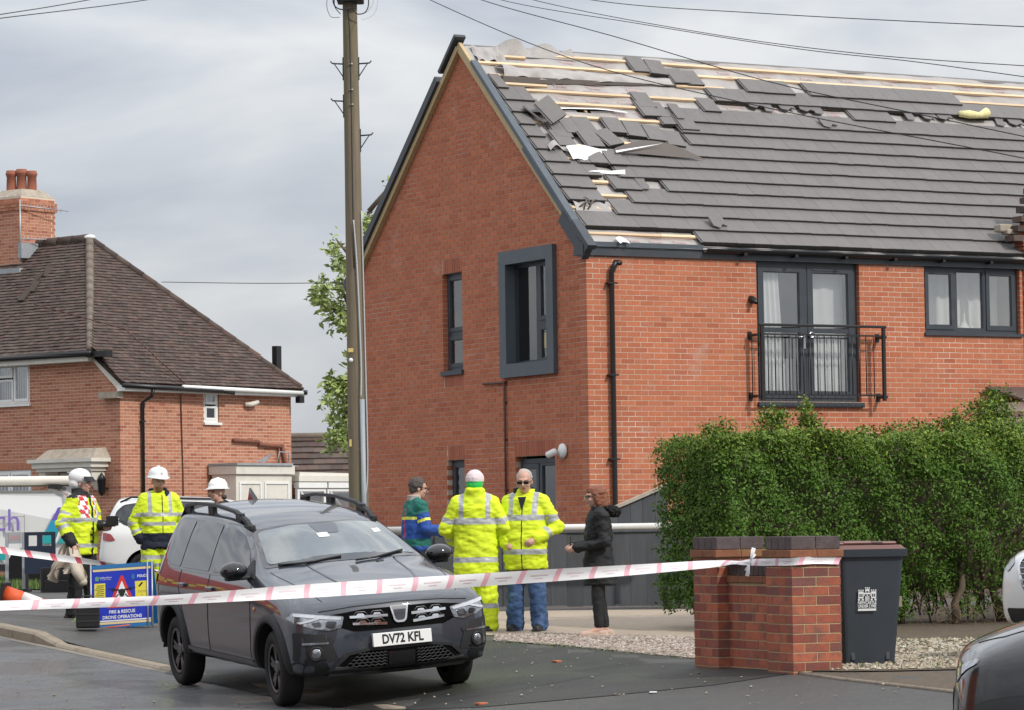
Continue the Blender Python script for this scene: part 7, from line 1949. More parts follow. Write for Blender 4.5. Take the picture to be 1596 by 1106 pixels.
mb = MB(); loft(mb, [((0, .015, 1.46), .085, .082), ((0, .02, 1.52), .082, .078), ((0, .025, 1.545), .086, .08)]); piece('collar', mb, p.root, [M['hair_white']], None, .010, 2)
hair_cap(p, 'hair_grey', None, thick=1.08); glasses(p, 'visor')
# -- firefighter with drone controls
g = on_ground(128, 962); p = Person(g, R(62), height_at(131, 735, g), 'firefighter in white helmet and checked yellow jacket holding drone controls', 1.04)
FFM = Matrix.Translation(g) @ Matrix.Rotation(R(62), 4, 'Z') @ Matrix.Diagonal((p.k * 1.04, p.k * 1.04, p.k, 1))
p.joints((.25, -.04, 1.13), (.10, -.27, 1.10), (-.28, .08, 1.13), (-.27, -.05, .90), head_yaw=18, head_pitch=3, feet=.10, legs={1: (.10, -.06, .085), -1: (-.10, .06, .085)})
p.body(grip=.9)
p.legs('cloth_black', .110, .088, .080, .08); p.shoes('shoe_black', .16, 1.08)
def fn1(c, n, t, q):
    if t is not None:
        if t > 1.55: return 2
        return 1 if .50 < t < .66 or 1.12 < t < 1.30 else 0
    if .84 < c.z < .895: return 1
    if 1.15 < c.z < 1.20: return 1
    if c.z > 1.20 and abs(c.x) > .045 and abs(c.x) < .17 and c.z < 1.47:
        return 3 if (int(math.floor(c.z / .052)) + int(math.floor((c.x + c.y * .6) / .05))) % 2 else 4
    if c.y < -.05 and abs(c.x + .02) < .035 and (.90 < c.z < .93 or .98 < c.z < 1.01 or 1.05 < c.z < 1.09): return 2
    if abs(c.x) < .018 and c.y < -.1: return 2
    return 2 if c.z > 1.44 else 0
p.top([HV, RB, M['cloth_black'], M['check_red'], M['check_white']], fn1, [((0, 0, .76), .205, .15), ((0, 0, .84), .208, .155), ((0, -.01, 1.0), .20, .155), ((0, -.01, 1.2), .205, .155), ((0, .0, 1.34), .20, .14), ((0, .0, 1.43), .16, .11), ((0, .01, 1.48), .105, .09)], (.090, .076, .066), .0, [((0, .01, 1.45), .10, .09), ((0, .015, 1.52), .09, .085), ((0, .02, 1.55), .085, .08)], seed=9)
T = Matrix.Translation(p.hd) @ p.Rh.to_4x4(); mb = MB(); mb.ball((0, .036, .066), (.112, .136, .108), n=22, M=T); mb.ball((0, .075, -.01), (.104, .085, .085), n=16, M=T)
hm_ = piece('helmet', mb, p.root, [M['helmet_white'], M['gloss_black']], lambda c, n: (lambda l: 1 if abs(l.x) > .08 and -.06 < l.y < .03 and -.06 < l.z < .012 else 0)(T.inverted() @ c), .010, 4)
mb = MB(); mb.grid([[T @ Vector((math.sin(a) * .122, -math.cos(a) * (.175 - (z - .018) * .55) + .022, z)) for z in (.018, .045, .075)] for a in [R(-62) + R(124) * i / 14 for i in range(15)]]); mb.build('visor', M['visor'], hm_)
mb = MB(); limb(mb, [p.hd + Vector((-.07, .0, -.07)), p.hd + Vector((0, -.055, -.125)), p.hd + Vector((.07, .0, -.07))], [.012, .013, .012], 8); loft(mb, [((0, .02, 1.48), .095, .09), ((0, .03, 1.56), .085, .085)]); piece('neck_guard', mb, p.root, [M['cloth_black']], None, .009, 2)
mb = MB(); mb.bbox(-.09, .13, -.40, -.27, 1.09, 1.135, .012); mb.bbox(-.08, .12, -.44, -.40, 1.10, 1.22, .008, 0, Matrix.Identity(4)); mb.tube([(-.05, -.30, 1.13), (-.05, -.30, 1.16)], .008, 6); mb.tube([(.09, -.30, 1.13), (.09, -.30, 1.16)], .008, 6); mb.tube([(.12, -.40, 1.12), (.16, -.5, 1.17)], .004, 5)
o = mb.build('drone_controller', M['black_plastic']); tag(o, 'black drone controller held in front of the firefighter', 'controller'); o.matrix_world = FFM
P = []
for i in range(41):
    u = i / 40; row = []
    for j in range(17):
        v = j / 16; wd = .07 + .40 * v ** .7; ln = .52 * (.80 + .14 * math.sin(u * 7 + 1) + .08 * math.sin(u * 17))
        fold = (.012 + .050 * v) * math.sin(u * 24 + 1.5 * math.sin(v * 3)) + .02 * math.sin(u * 9 + v * 6)
        row.append((-.275 + fold - .05 * v, -.05 + (u - .45) * wd + .03 * math.sin(v * 5 + u * 4) * v, .93 - ln * v))
    P.append(row)
mb = MB(); mb.grid(P); mb.grid([[(x + .05 + .02 * math.sin(k), y + .04, z + .03) for k, (x, y, z) in enumerate(r)] for r in P[::-1]])
limb(mb, [(-.30, -.10, .72), (-.34, -.17, .56), (-.33, -.25, .44)], [.055, .060, .052], 12)
me = mb.mesh('bundled_coat', [M['cloth_beige']])
o = link('bundled_coat', me); tag(o, 'crumpled beige coat hanging from the firefighter\'s hand', 'coat'); o.matrix_world = FFM
# -- workman in white hard hat and yellow jacket
g = stand(247, 42.5); p = Person(g, R(16), height_at(244, 734, g), 'smiling bearded workman in white hard hat and yellow jacket with navy hem', 1.05)
p.joints((.29, .05, 1.12), (.215, .0, .91), (-.29, .05, 1.12), (-.215, .0, .91), head_yaw=10, head_pitch=4, feet=.13)
p.body(beard=True)
p.legs('cloth_navy', .125, .10, .095, .08, fn=lambda c, n: 1 if .66 < c.z < .71 or .56 < c.z < .61 or .3 < c.z < .35 else 0 if c.z < .78 else 2, mats=[HV, RB, M['cloth_navy']])
p.shoes('shoe_black', .14, 1.05)
def fn2(c, n, t, q):
    if t is not None:
        if t > 1.72: return 2
        return 1 if .98 < t < 1.14 or 1.45 < t < 1.62 else 0
    if c.z < .985: return 2
    if 1.07 < c.z < 1.12 or 1.19 < c.z < 1.24: return 1
    if c.z >= 1.24 and abs(abs(c.x) - .125) < .022: return 1
    if abs(c.x - .02) < .005 and c.y < -.1: return 2
    return 0
p.top([HV, RB, M['cloth_navy']], fn2, [((0, 0, .80), .195, .15), ((0, 0, .90), .20, .155), ((0, -.01, 1.03), .205, .155), ((0, -.01, 1.2), .21, .155), ((0, .0, 1.34), .205, .14), ((0, .0, 1.43), .165, .11), ((0, .01, 1.47), .10, .09)], (.092, .078, .068), .0, None, seed=12)
mb = MB(); limb(mb, [Vector((.05, -.10, 1.40)), Vector((.10, -.05, 1.49)), Vector((.09, .05, 1.53)), Vector((-.09, .05, 1.52)), Vector((-.09, -.03, 1.48))], [.018, .03, .028, .026, .016], 8); piece('collar', mb, p.root, [M['cloth_navy']], None, .010, 2)
hardhat(p)
# -- helmeted man behind the car, only the top of him shows
g = stand(341, 41.5); p = Person(g, R(-60), height_at(340, 752, g), 'man behind the parked car of whom mostly a white hard hat shows', 1.0)
p.joints((.26, .05, 1.11), (.2, -.1, .93), (-.26, .05, 1.11), (-.2, -.1, .93), feet=.12)
p.body(); p.legs('cloth_navy'); p.shoes()
p.top([M['cloth_black']], lambda c, n, t, q: 0, [((0, 0, .78), .19, .14), ((0, 0, .95), .20, .15), ((0, 0, 1.2), .205, .15), ((0, .0, 1.34), .20, .135), ((0, .0, 1.43), .16, .11), ((0, .01, 1.48), .10, .09)], (.088, .076, .066), .0, None, seed=14)
hardhat(p); mb = MB(); limb(mb, [p.hd + Vector((-.05, .06, -.05)), p.hd + Vector((0, .11, -.06)), p.hd + Vector((.05, .06, -.05))], [.03, .035, .03], 8); piece('hair', mb, p.root, [M['hair_grey']], None, .01, 2)
# ------------------------------------------------------------------ other vehicles
def plain_car(name, label, mx, paint, sx=1.0, sz=1.0, trim='gloss_black', rim='alloy_dark', seams=True):
    root = empty(name, label=label, cat='car', M=mx)
    WHs = [(1.45 * sx, -.77, .32), (1.45 * sx, .77, .32), (-1.45 * sx, -.77, .32), (-1.45 * sx, .77, .32)]
    cg, ns = cage_mpv(sx, sz); me, bv = body_mesh(cg, ns, [M[paint], M['wheel_well']], WHs, .37)
    link('body', me, root); c = Car(bv, root)
    for (x, y, z) in WHs: make_wheel(root, x, y, z, .32, mat_rim=rim)
    dress_sides(c, trim, None, seams, False, .37, 1.45 * sx, .32, (sx, sz))
    return root, c
def veh_matrix(px, py_g, Y, heading, local):
    """stand the car so that the local point (x, y) comes at picture column px and depth Y"""
    q = at(px, 800, Y); h = R(heading); dx = local[0] * math.cos(h) - local[1] * math.sin(h); dy = local[0] * math.sin(h) + local[1] * math.cos(h)
    o = Vector((q.x - dx, q.y - dy, 0)); o.z = ground_z(o.x, o.y) + .0
    return Matrix.Translation(o) @ Matrix.Rotation(h, 4, 'Z')
# black car, only its front wing and bonnet come into the picture
mx = veh_matrix(1468, 0, 15.6, 162, (2.12, .80)); mx.translation.z = .075
bc, c = plain_car('black_car', 'glossy black car whose bonnet and wing cut into the bottom right corner', mx, 'paint_black', .96, .94)
for sg in (-1, 1):
    c.line('bonnet_seam', [(1.02, sg * .76), (1.5, sg * .72), (1.85, sg * .68), (2.0, sg * .55)], .004, M['print_black'], 'top', 1)
    c.panel('headlight', [(sg * .52, .70), (sg * .80, .775), (sg * .815, .745), (sg * .62, .65)], M['lamp_clear'], 'front', 1, .006, .06, .02)
    c.panel('side_marker', [(1.72, .80), (1.60, .805), (1.60, .82), (1.72, .815)], M['lamp_amber'], 'side', sg, .006, .06, .004)
    mb = MB(); mb.ball((.78, sg * .95, 1.05), (.09, .12, .08)); mb.build('door_mirror', M['gloss_black'], bc)
c.panel('grille', [(-.45, .62), (.45, .62), (.38, .42), (-.38, .42)], M['trim_black'], 'front', 1, .006, .08, .03)
c.panel('windscreen', [(-.55, 1.11), (0, 1.13), (.55, 1.11), (.66, 1.10), (.56, 1.33), (.0, 1.38), (-.56, 1.33), (-.66, 1.10)], M['windscreen'], 'front', 1, .006, .09, .04)
c.panel('bumper_vent', [(-.80, .40), (-.60, .42), (-.60, .33), (-.78, .31)], M['trim_black'], 'front', 1, .006, .08, .02); c.panel('bumper_vent', [(.60, .42), (.80, .40), (.78, .31), (.60, .33)], M['trim_black'], 'front', 1, .006, .08, .02)
# white car at the right edge
mx = veh_matrix(1694, 0, 27.0, 220, (2.10, .2))
wc_, c = plain_car('white_car', 'white car with chrome edged grille at the right edge by the hedge', mx, 'paint_white', .96, 1.0)
c.panel('grille_surround', [(-.50, .92), (.50, .92), (.58, .80), (.46, .58), (-.46, .58), (-.58, .80)], M['chrome'], 'front', 1, .006, .08, .05)
c.panel('grille', [(-.47, .90), (.47, .90), (.54, .80), (.43, .60), (-.43, .60), (-.54, .80)], M['gloss_black'], 'front', 1, .010, .08, .05)
for i in range(6):
    w_ = .46 + .05 * math.sin(i / 5 * 3.1); mb = MB(); P = [c.hit('front', y, .625 + i * .05, 1)[0] + Vector((.016, 0, 0)) for y in (-w_, -w_ / 2, 0, w_ / 2, w_)]; mb.tube(P, .008, 5); mb.build('grille_bar', M['chrome'], wc_)
for sg in (-1, 1): c.panel('headlight', [(sg * .62, .82), (sg * .82, .92), (sg * .85, .80), (sg * .70, .74)], M['lamp_clear'], 'front', 1, .008, .06, .03)
c.panel('lower_grille', [(-.70, .44), (.70, .44), (.66, .32), (-.66, .32)], M['trim_black'], 'front', 1, .008, .08, .03)
p, n_ = c.hit('front', 0, .50, 1); mb = MB(); mb.bbox(p.x - .01, p.x + .02, -.26, .26, .44, .55, .004); mb.build('number_plate', M['plate_white'], wc_)
c.panel('windscreen', [(-.55, 1.28), (.55, 1.28), (.66, 1.26), (.56, 1.52), (-.56, 1.52), (-.66, 1.26)], M['windscreen'], 'front', 1, .006, .09, .04)
# white car behind the firefighter
mx = veh_matrix(160, 0, 58.0, 4, (-2.2, -.86))
sv, c = plain_car('white_car', 'white estate car parked behind the firefighter, tail to the left', mx, 'paint_white', 1.0, 1.0, rim='satin_silver')
for sg in (-1, 1):
    c.panel('tail_light', [(-2.2, 1.00), (-2.06, .97), (-1.98, .86), (-2.08, .84), (-2.2, .86)], M['lamp_red'], 'side', sg, .010, .08, .02)
    mb = MB(); P = [c.hit('top', x, sg * .575, 1)[0] + Vector((0, 0, dz)) for x, dz in ((.1, 0), (-.1, .05), (-1.7, .06), (-1.9, 0))]; mb.tube(P, .022, 6); mb.build('roof_rail', M['trim_black'], sv)
    c.panel('door_handle', [(-.30, .93), (-.12, .93), (-.12, .96), (-.30, .96)], M['paint_white'], 'side', sg, .02, .08, .008); c.panel('door_handle', [(-1.15, .94), (-.97, .94), (-.97, .97), (-1.15, .97)], M['paint_white'], 'side', sg, .02, .08, .008)
c.panel('rear_window', [(-.52, 1.12), (.52, 1.12), (.44, 1.45), (-.44, 1.45)], M['car_glass'], 'front', -1, .006, .09, .05)
# white works van with pipes on its roof
vx = at(112, 800, 62).x; vq = Vector((vx, 62, ground_z(vx, 62)))
van = empty('works_van', vq, R(0), 'white works van with purple lettering and pipes on its roof', 'van')
prof = [(-4.5, .28), (-.06, .28), (-.0, .40), (-.0, .95), (-.08, 1.20), (-.16, 1.72), (-.30, 1.80), (-3.0, 1.83), (-3.55, 1.72), (-4.1, 1.10), (-4.5, 1.0)]
P = []
for (y, ins, zs_) in ((0.05, .06, 1), (0.0, .0, 1), (1.75, .0, 1), (1.70, .06, 1)):
    P.append([(x - (ins if x > -1 else -ins), y + (.10 if z > 1.4 and y < 1 else -.10 if z > 1.4 else 0), z - (ins * .6 if z > 1.5 else 0)) for (x, z) in prof])
mb = MB(); n = len(prof); vs = [q for r in P for q in r]; fs = []
for i in range(3):
    for j in range(n): fs.append((i * n + j, i * n + (j + 1) % n, (i + 1) * n + (j + 1) % n, (i + 1) * n + j))
fs += [tuple(range(n - 1, -1, -1)), tuple(range(3 * n, 4 * n))]
mb.add(vs, fs); mb.build('body', M['paint_white'], van)
for x in (-.85, -3.7):
    for y in (.12, 1.62):
        make_wheel(van, x, y if y > 1 else y, .32, .32, .2)
    mb = MB(); mb.lathe([(.39, 0), (.39, .03), (.36, .03)], 28, M=Matrix.Translation((x, -.004, .34)) @ Matrix.Rotation(R(90), 4, 'X')); mb.build('wheel_arch', M['wheel_well'], van)
mb = MB(); mb.box(-4.4, .01, -.015, -.002, .30, .42); mb.build('side_bumper', M['trim_black'], van)
mb = MB()
for x in (-.9, -2.3): mb.box(x - .004, x + .004, -.004, -.001, .45, 1.35)
mb.box(-2.3, -.9, -.004, -.001, 1.31, 1.318); mb.build('panel_seam', M['satin_silver'], van)
material('van_purple', (0.23, 0.16, 0.48), 0.5); material('van_cyan', (0.02, 0.30, 0.52), 0.5); material('van_teal', (0.02, 0.35, 0.36), 0.5); material('van_violet', (0.16, 0.10, 0.45), 0.5)
mb = MB(); text_mesh(mb, 'openreach', .60, 0, Matrix.Translation((-.965, -.006, 1.23)), 'RIGHT', sx=.92); mb.build('lettering', M['van_purple'], van)
f = lambda t: ((-.62 + .36 * t, .80 + .68 * t), (-.36 + .26 * t, .80 + .68 * t))
for (t0, t1, mt) in ((0, .36, 'van_teal'), (.36, .64, 'van_cyan'), (.64, 1.0, 'van_violet')):
    a, b = f(t0); c_, d_ = f(t1); mb = MB(); mb.add([(a[0], -.006, a[1]), (b[0], -.006, b[1]), (d_[0], -.006, d_[1]), (c_[0], -.006, c_[1])], [(0, 1, 2, 3)]); mb.build('swoosh_graphic', M[mt], van)
for pl_, mt in (([(-.34, .80), (-.30, .80), (-.05, 1.40), (-.08, 1.46)], 'print_white'), ([(-.28, .80), (-.1, .80), (-.02, 1.2)], 'van_teal'), ([(-2.2, .50), (-1.2, .50), (-1.3, .66), (-2.2, .72)], 'van_teal')):
    mb = MB(); mb.add([(x, -.0075, z) for x, z in pl_], [tuple(range(len(pl_)))]); mb.build('swoosh_graphic', M[mt], van)
mb = MB(); mb.tube([(-4.4, .25, 2.02), (.15, .25, 1.99)], .085, 12); mb.build('roof_pipe', M['cream_paint'], van)
mb = MB(); mb.tube([(-4.0, .45, 1.95), (.0, .45, 1.93)], .05, 10); mb.tube([(-4.0, .65, 1.95), (.0, .65, 1.93)], .05, 10); mb.build('roof_pipe', M['old_wood'], van)
for x in (-.35, -2.2):
    mb = MB(); mb.box(x - .03, x + .03, .1, 1.6, 1.83, 1.88); mb.box(x - .12, x + .12, .12, .4, 1.84, 1.90); mb.build('roof_bar', M['trim_black'], van)
# street nameplate on posts, dark blue plastic barrier, cone
sx_ = at(23, 800, 57); sg_ = empty('street_nameplate', (sx_.x, 57, ground_z(sx_.x, 57)), R(6), 'low grey street nameplate on two posts in the grass', 'sign')
pt = at(23, 828, 57).z - sg_.location.z
for x in (-.14, .15):
    mb = MB(); mb.bbox(x - .03, x + .03, -.03, .03, -.1, pt, .006); mb.build('post', M['galvanised'], sg_)
mb = MB(); mb.bbox(-.105, .115, -.045, -.015, pt - .20, pt - .0, .004); npl = mb.build('plate', M['galvanised'], sg_)
mb = MB()
for i in range(5): mb.box(-.08 + i * .036, -.055 + i * .036, -.048, -.0455, pt - .14, pt - .06)
mb.build('plate_marks', M['membrane_print'], npl)
bx = at(62, 800, 56.5); br = empty('plastic_barrier', (bx.x, 56.5, ground_z(bx.x, 56.5)), R(-4), 'dark blue plastic barrier with two square openings beside the nameplate', 'barrier')
material('barrier_blue', (0.012, 0.022, 0.045), 0.5, 0.1, 4)
hb = at(62, 828, 56.5).z - br.location.z
mb = MB(); mb.box(-.27, .27, -.02, .02, hb - .06, hb); mb.box(-.27, .27, -.02, .02, hb - .72, hb - .24)
for a, b in ((-.27, -.20), (-.05, .04), (.2, .27)): mb.box(a, b, -.019, .019, hb - .24, hb - .06)
mb.build('panel', M['barrier_blue'], br)
for x in (-.26, .22):
    mb = MB(); mb.bbox(x, x + .06, -.25, .25, 0, .06, .01); mb.bbox(x + .005, x + .055, -.03, .03, .06, hb - .72, .006); mb.build('foot', M['trim_black'], br)
bb_ = empty('black_crate', (at(92, 800, 56).x, 56, ground_z(at(92, 800, 56).x, 56)), R(10), 'open black plastic crate standing in the grass behind the coat', 'crate')
mb = MB(); mb.bbox(-.32, .32, -.2, .2, .0, .03, .006); mb.bbox(-.32, -.28, -.2, .2, .03, .42, .006); mb.bbox(.28, .32, -.2, .2, .03, .36, .006); mb.bbox(-.279, .279, .16, .2, .03, .42, .006); mb.bbox(-.279, .279, -.2, -.17, .03, .2, .006); mb.build('shell', M['black_plastic'], bb_)
material('cone_orange', (0.72, 0.10, 0.025), 0.6, 0.15, 6, stain=(0.35, 0.08, 0.04), stain_scale=4, stain_amt=0.5); material('cone_white', (0.74, 0.70, 0.66), 0.5, 0.1, 8, stain=(0.45, 0.36, 0.3), stain_scale=5)
gq = on_ground(50, 949); cone = empty('traffic_cone', (gq.x, gq.y, gq.z), 0, 'orange and white traffic cone lying on its side by the kerb', 'cone')
# lies on the edge of its base and its tip, pointing right
al = math.atan2(.19 - .03, .78); CM = Matrix.Translation((-.40, 0, .195)) @ Matrix.Rotation(R(-8), 4, 'Z') @ Matrix.Rotation(R(90) + al, 4, 'Y')
mb = MB(); mb.bbox(-.19, .19, -.19, .19, 0, .045, .015, 0, CM); mb.build('base', M['trim_black'], cone)
def cr_(z): return .145 - (.145 - .032) * (z - .045) / .75
for a, b, mt in ((.045, .30, 'cone_orange'), (.30, .56, 'cone_white'), (.56, .68, 'cone_orange'), (.68, .795, 'cone_white')):
    mb = MB(); mb.lathe([(cr_(a) + (.003 if mt == 'cone_white' else 0), a), (cr_(b) + (.003 if mt == 'cone_white' else 0), b)], 24, M=CM); mb.build('cone_sleeve' if mt == 'cone_white' else 'cone_body', M[mt], cone)
# ------------------------------------------------------------------ fire and rescue drone sign (folding A board)
material('sign_blue', (0.008, 0.03, 0.42), 0.45); material('sign_frame', (0.02, 0.15, 0.36), 0.45); material('sign_red', (0.60, 0.03, 0.025), 0.45); material('sign_yellow', (0.72, 0.62, 0.06), 0.5); material('sign_cream', (0.70, 0.56, 0.30), 0.5); material('sign_green', (0.10, 0.28, 0.18), 0.5)
gq = on_ground(191, 977); SY = gq.y; ppm = FPX / SY
SW, SH = 103 / ppm, 100 / ppm
sign = empty('folding_sign', gq, R(-12), 'blue folding sign with a red warning triangle and drone symbol', 'sign')
SM = Matrix.Rotation(R(-3.2), 4, 'Y') @ Matrix.Rotation(R(-9), 4, 'X')
hw = SW / 2
mb = MB(); mb.box(-hw + .012, hw - .012, -.006, .006, .03, SH - .01, 0, SM); face = mb.build('face', M['sign_blue'], sign)
mb = MB(); mb.box(-hw, hw, -.012, -.0065, SH - .045, SH, 0, SM); mb.box(-hw, hw, -.012, -.0065, .0, .04, 0, SM); mb.build('frame_bar', M['sign_frame'], sign)
for x in (-hw, hw - .02, hw - .075):
    mb = MB(); mb.tube([SM @ Vector((x + .008, -.016, -.02)), SM @ Vector((x + .008, -.016, SH + .012))], .009, 6); mb.build('frame_tube', M['galvanised'], sign)
for za in (SH - .075, .045):
    mb = MB(); mb.box(-hw + .03, hw - .03, -.0085, -.0065, za, za + .027, 0, SM); mb.build('stripe', M['sign_cream'], face)
mb = MB(); mb.box(-hw + .03, hw - .03, -.0085, -.0065, .078, .092, 0, SM); mb.build('stripe', M['print_white'], face)
def sq(x, z): return SM @ Vector((x * SW / .72, -.0085, z * SH / .78))
def flat(name, pts, mat, dy=0.0): 
    mb = MB(); mb.add([sq(*p) + Vector((0, -dy, 0)) for p in pts], [tuple(range(len(pts)))]); return mb.build(name, M[mat], face)
flat('triangle', [(-.165, .245), (.165, .245), (.013, .635), (-.013, .635)], 'sign_red')
flat('triangle_field', [(-.112, .285), (.112, .285), (.004, .565), (-.004, .565)], 'print_white', .002)
mb = MB()
def disc(cx, cz, r, dy, sx=1, sz=1): 
    mb.add([sq(cx + r * sx * math.cos(a), cz + r * sz * math.sin(a)) + Vector((0, -dy, 0)) for a in [i * math.pi / 8 for i in range(16)]], [tuple(range(16))])
disc(0, .44, .038, .004, 1.1, .9); disc(0, .405, .028, .0045)
for s in (-1, 1):
    pts = [(s * .03, .455), (s * .115, .455), (s * .115, .470), (s * .03, .475)]; mb.add([sq(*q) + Vector((0, -.0042, 0)) for q in pts], [(0, 1, 2, 3)])
    mb.add([sq(*q) + Vector((0, -.0044, 0)) for q in ((s * .07, .478), (s * .155, .478), (s * .155, .486), (s * .07, .486))], [(0, 1, 2, 3)])
    for i in range(5):
        a0, a1 = 2.4 - i * .5, 2.4 - (i + 1) * .5
        f = lambda a, r: (s * (.055 + r * math.cos(a + 1.2) * -.9), .345 + r * math.sin(a + .6) * 1.2)
        mb.add([sq(s * (.03 + .06 * math.sin(i * .34)), .41 - .022 * i) + Vector((0, -.0046, 0)), sq(s * (.043 + .06 * math.sin(i * .34)), .415 - .022 * i) + Vector((0, -.0046, 0)), sq(s * (.043 + .06 * math.sin((i + 1) * .34)), .415 - .022 * (i + 1)) + Vector((0, -.0046, 0)), sq(s * (.03 + .06 * math.sin((i + 1) * .34)), .41 - .022 * (i + 1)) + Vector((0, -.0046, 0))], [(0, 1, 2, 3)])
disc(0, .345, .020, .0048); mb.build('drone_symbol', M['print_black'], face)
def words(txt, x, z, size, mat='print_white', al='CENTER', sx=1.0, bold=0.0):
    mb = MB(); text_mesh(mb, txt, size * SH / .78, 0, SM @ Matrix.Translation((x * SW / .72, -.0105, z * SH / .78)), al, sx=sx, bold=bold); mb.build('lettering', M[mat], face)
words('FIRE & RESCUE', 0, .195, .056, sx=.92, bold=.0012); words('DRONE OPERATIONS', 0, .130, .056, sx=.92, bold=.0012)
words('POLICE', .235, .615, .044, bold=.0012, sx=.9); words('Staffordshire', -.185, .622, .030); words('Fire and Rescue Service', -.185, .598, .014)
flat('crest', [(-.305, .585), (-.265, .585), (-.262, .63), (-.285, .645), (-.308, .63)], 'sign_green', .001); flat('crest', [(.115, .585), (.145, .585), (.15, .62), (.13, .655), (.11, .62)], 'sign_frame', .001)
flat('notice_panel', [(-.315, .305), (-.19, .305), (-.19, .555), (-.315, .555)], 'sign_yellow', .001); flat('notice_panel', [(.155, .325), (.305, .325), (.30, .555), (.15, .555)], 'sign_yellow', .001)
mb = MB()
for i in range(9): mb.add([sq(x, z) + Vector((0, -.003, 0)) for x, z in ((-.305 + .01 * (i % 3), .33 + i * .024), (-.20 - .008 * (i % 2), .33 + i * .024), (-.20 - .008 * (i % 2), .338 + i * .024), (-.305 + .01 * (i % 3), .338 + i * .024))], [(0, 1, 2, 3)])
mb.add([sq(x, z) + Vector((0, -.003, 0)) for x, z in ((.185, .49), (.205, .485), (.245, .53), (.225, .54))], [(0, 1, 2, 3)])
mb.build('notice_marks', M['print_black'], face)
words('C.C.T.V', .228, .425, .034, 'print_black', sx=.9); words('in', .228, .385, .024, 'print_black'); words('operation', .228, .347, .028, 'print_black', sx=.9)
mb = MB(); B2 = Matrix.Rotation(R(-3.2), 4, 'Y') @ Matrix.Translation((0, .26, 0)) @ Matrix.Rotation(R(10), 4, 'X'); mb.box(-hw + .01, hw - .01, -.006, .006, .02, SH - .02, 0, B2); mb.build('rear_leaf', M['sign_frame'], sign)
mb = MB(); mb.tube([SM @ Vector((-.30, -.06, -.0)), SM @ Vector((-.1, -.10, -.0)), SM @ Vector((.10, -.03, .02))], .008, 6); o = mb.build('stay_bar', M['cone_orange'], sign)
gq = on_ground(137, 979); cs = empty('equipment_case', gq, R(8), 'black equipment case standing against the blue sign', 'case')
cw = 20 / (FPX / gq.y) / 2 + .06
mb = MB(); mb.bbox(-cw, cw, -.14, .14, .01, .34, .02); mb.build('shell', M['black_plastic'], cs)
mb = MB()
for z in (.08, .16, .24): mb.box(-cw - .004, cw + .004, -.146, -.1405, z, z + .02)
mb.build('ribs', M['trim_black'], cs)
mb = MB(); mb.tube([(-.06, 0, .34), (-.06, 0, .37), (.06, 0, .37), (.06, 0, .34)], .01, 6); mb.build('handle', M['trim_black'], cs)
# ------------------------------------------------------------------ barrier tape
material('tape_white', (0.78, 0.77, 0.78), 0.45, 0.04, 3); material('tape_pink', (0.72, 0.40, 0.46), 0.5); material('tape_red', (0.60, 0.10, 0.14), 0.5)
def tape(name, label, pts, width, period, stripe, mat, slant=.6, marks=True, twist=None, seed=1):
    """ribbon through world points; widths and twists vary along it; slanted stripes are pieces of the ribbon"""
    P = [Vector(p) for p in pts]; Q = []
    for i in range(len(P) - 1):
        p0, p1, p2, p3 = P[max(i - 1, 0)], P[i], P[i + 1], P[min(i + 2, len(P) - 1)]
        for k in range(16):
            t = k / 16; Q.append(.5 * ((2 * p1) + (p2 - p0) * t + (2 * p0 - 5 * p1 + 4 * p2 - p3) * t * t + (3 * p1 - p0 - 3 * p2 + p3) * t ** 3))
    Q.append(P[-1]); L_ = [0]
    for i in range(1, len(Q)): L_.append(L_[-1] + (Q[i] - Q[i - 1]).length)
    def pos(s_):
        s_ = max(0, min(L_[-1] - 1e-4, s_)); lo = 0
        import bisect
        lo = bisect.bisect_right(L_, s_) - 1; t = (s_ - L_[lo]) / max(1e-6, L_[lo + 1] - L_[lo]); p = Q[lo].lerp(Q[lo + 1], t); d = (Q[lo + 1] - Q[lo]).normalized(); return p, d
    def vert(s_, v):
        p, d = pos(s_); u = s_ / L_[-1]
        w, tw = (width, 0) if twist is None else twist(u)
        up = Vector((0, 0, 1)); up = (up - d * up.dot(d)).normalized(); side = d.cross(up)
        a = tw + .10 * math.sin(s_ * 1.3 + seed)
        return p + (up * math.cos(a) + side * math.sin(a)) * (v - .5) * w + side * .012 * math.sin(s_ * 2.1 + v * 3)
    mb = MB(); s_ = 0.0; k = 0; sl_ = slant * width
    while s_ < L_[-1]:
        for (a, b, mi) in ((s_, s_ + stripe, 1), (s_ + stripe, s_ + period, 0)):
            n = max(2, int((b - a) / .08))
            rows = [[vert(a + (b - a) * i / n + sl_ * (1 - j / 3), j / 3) for j in range(4)] for i in range(n + 1)]
            mb.grid(rows, mi)
            if mi == 0 and marks:
                ln = (b - a)
                for (f0, f1, v0, v1) in ((.22, .78, .52, .62), (.36, .64, .30, .38)):
                    rows = [[vert(a + ln * (f0 + (f1 - f0) * i / 6) + sl_ * .5, v) + Vector((0, -.003, 0)) for v in (v0, v1)] for i in range(7)]; mb.grid(rows, 2)
        s_ += period
    material('tape_print', (0.74, 0.60, 0.63), 0.5) if 'tape_print' not in M else None
    o = mb.build(name, [M['tape_white'], M[mat], M['tape_print']]); return tag(o, label, 'tape')
GWM = Matrix.Translation(gw.location) @ Matrix.Rotation(PTH, 4, 'Z')
tl_ = [GWM @ Vector(q) for q in ((.452, -.016, .875), (.2, -.018, .885), (-.016, -.018, .875), (-.016, .2, .873), (-.018, .44, .87), (-.022, .75, .868), (-.030, 1.28, .855))]
far = [at(960, 889, 26.6), at(730, 904, 25.9), at(480, 920, 25.0), at(240, 935, 24.2), at(0, 943, 23.4), at(-200, 950, 22.8)]
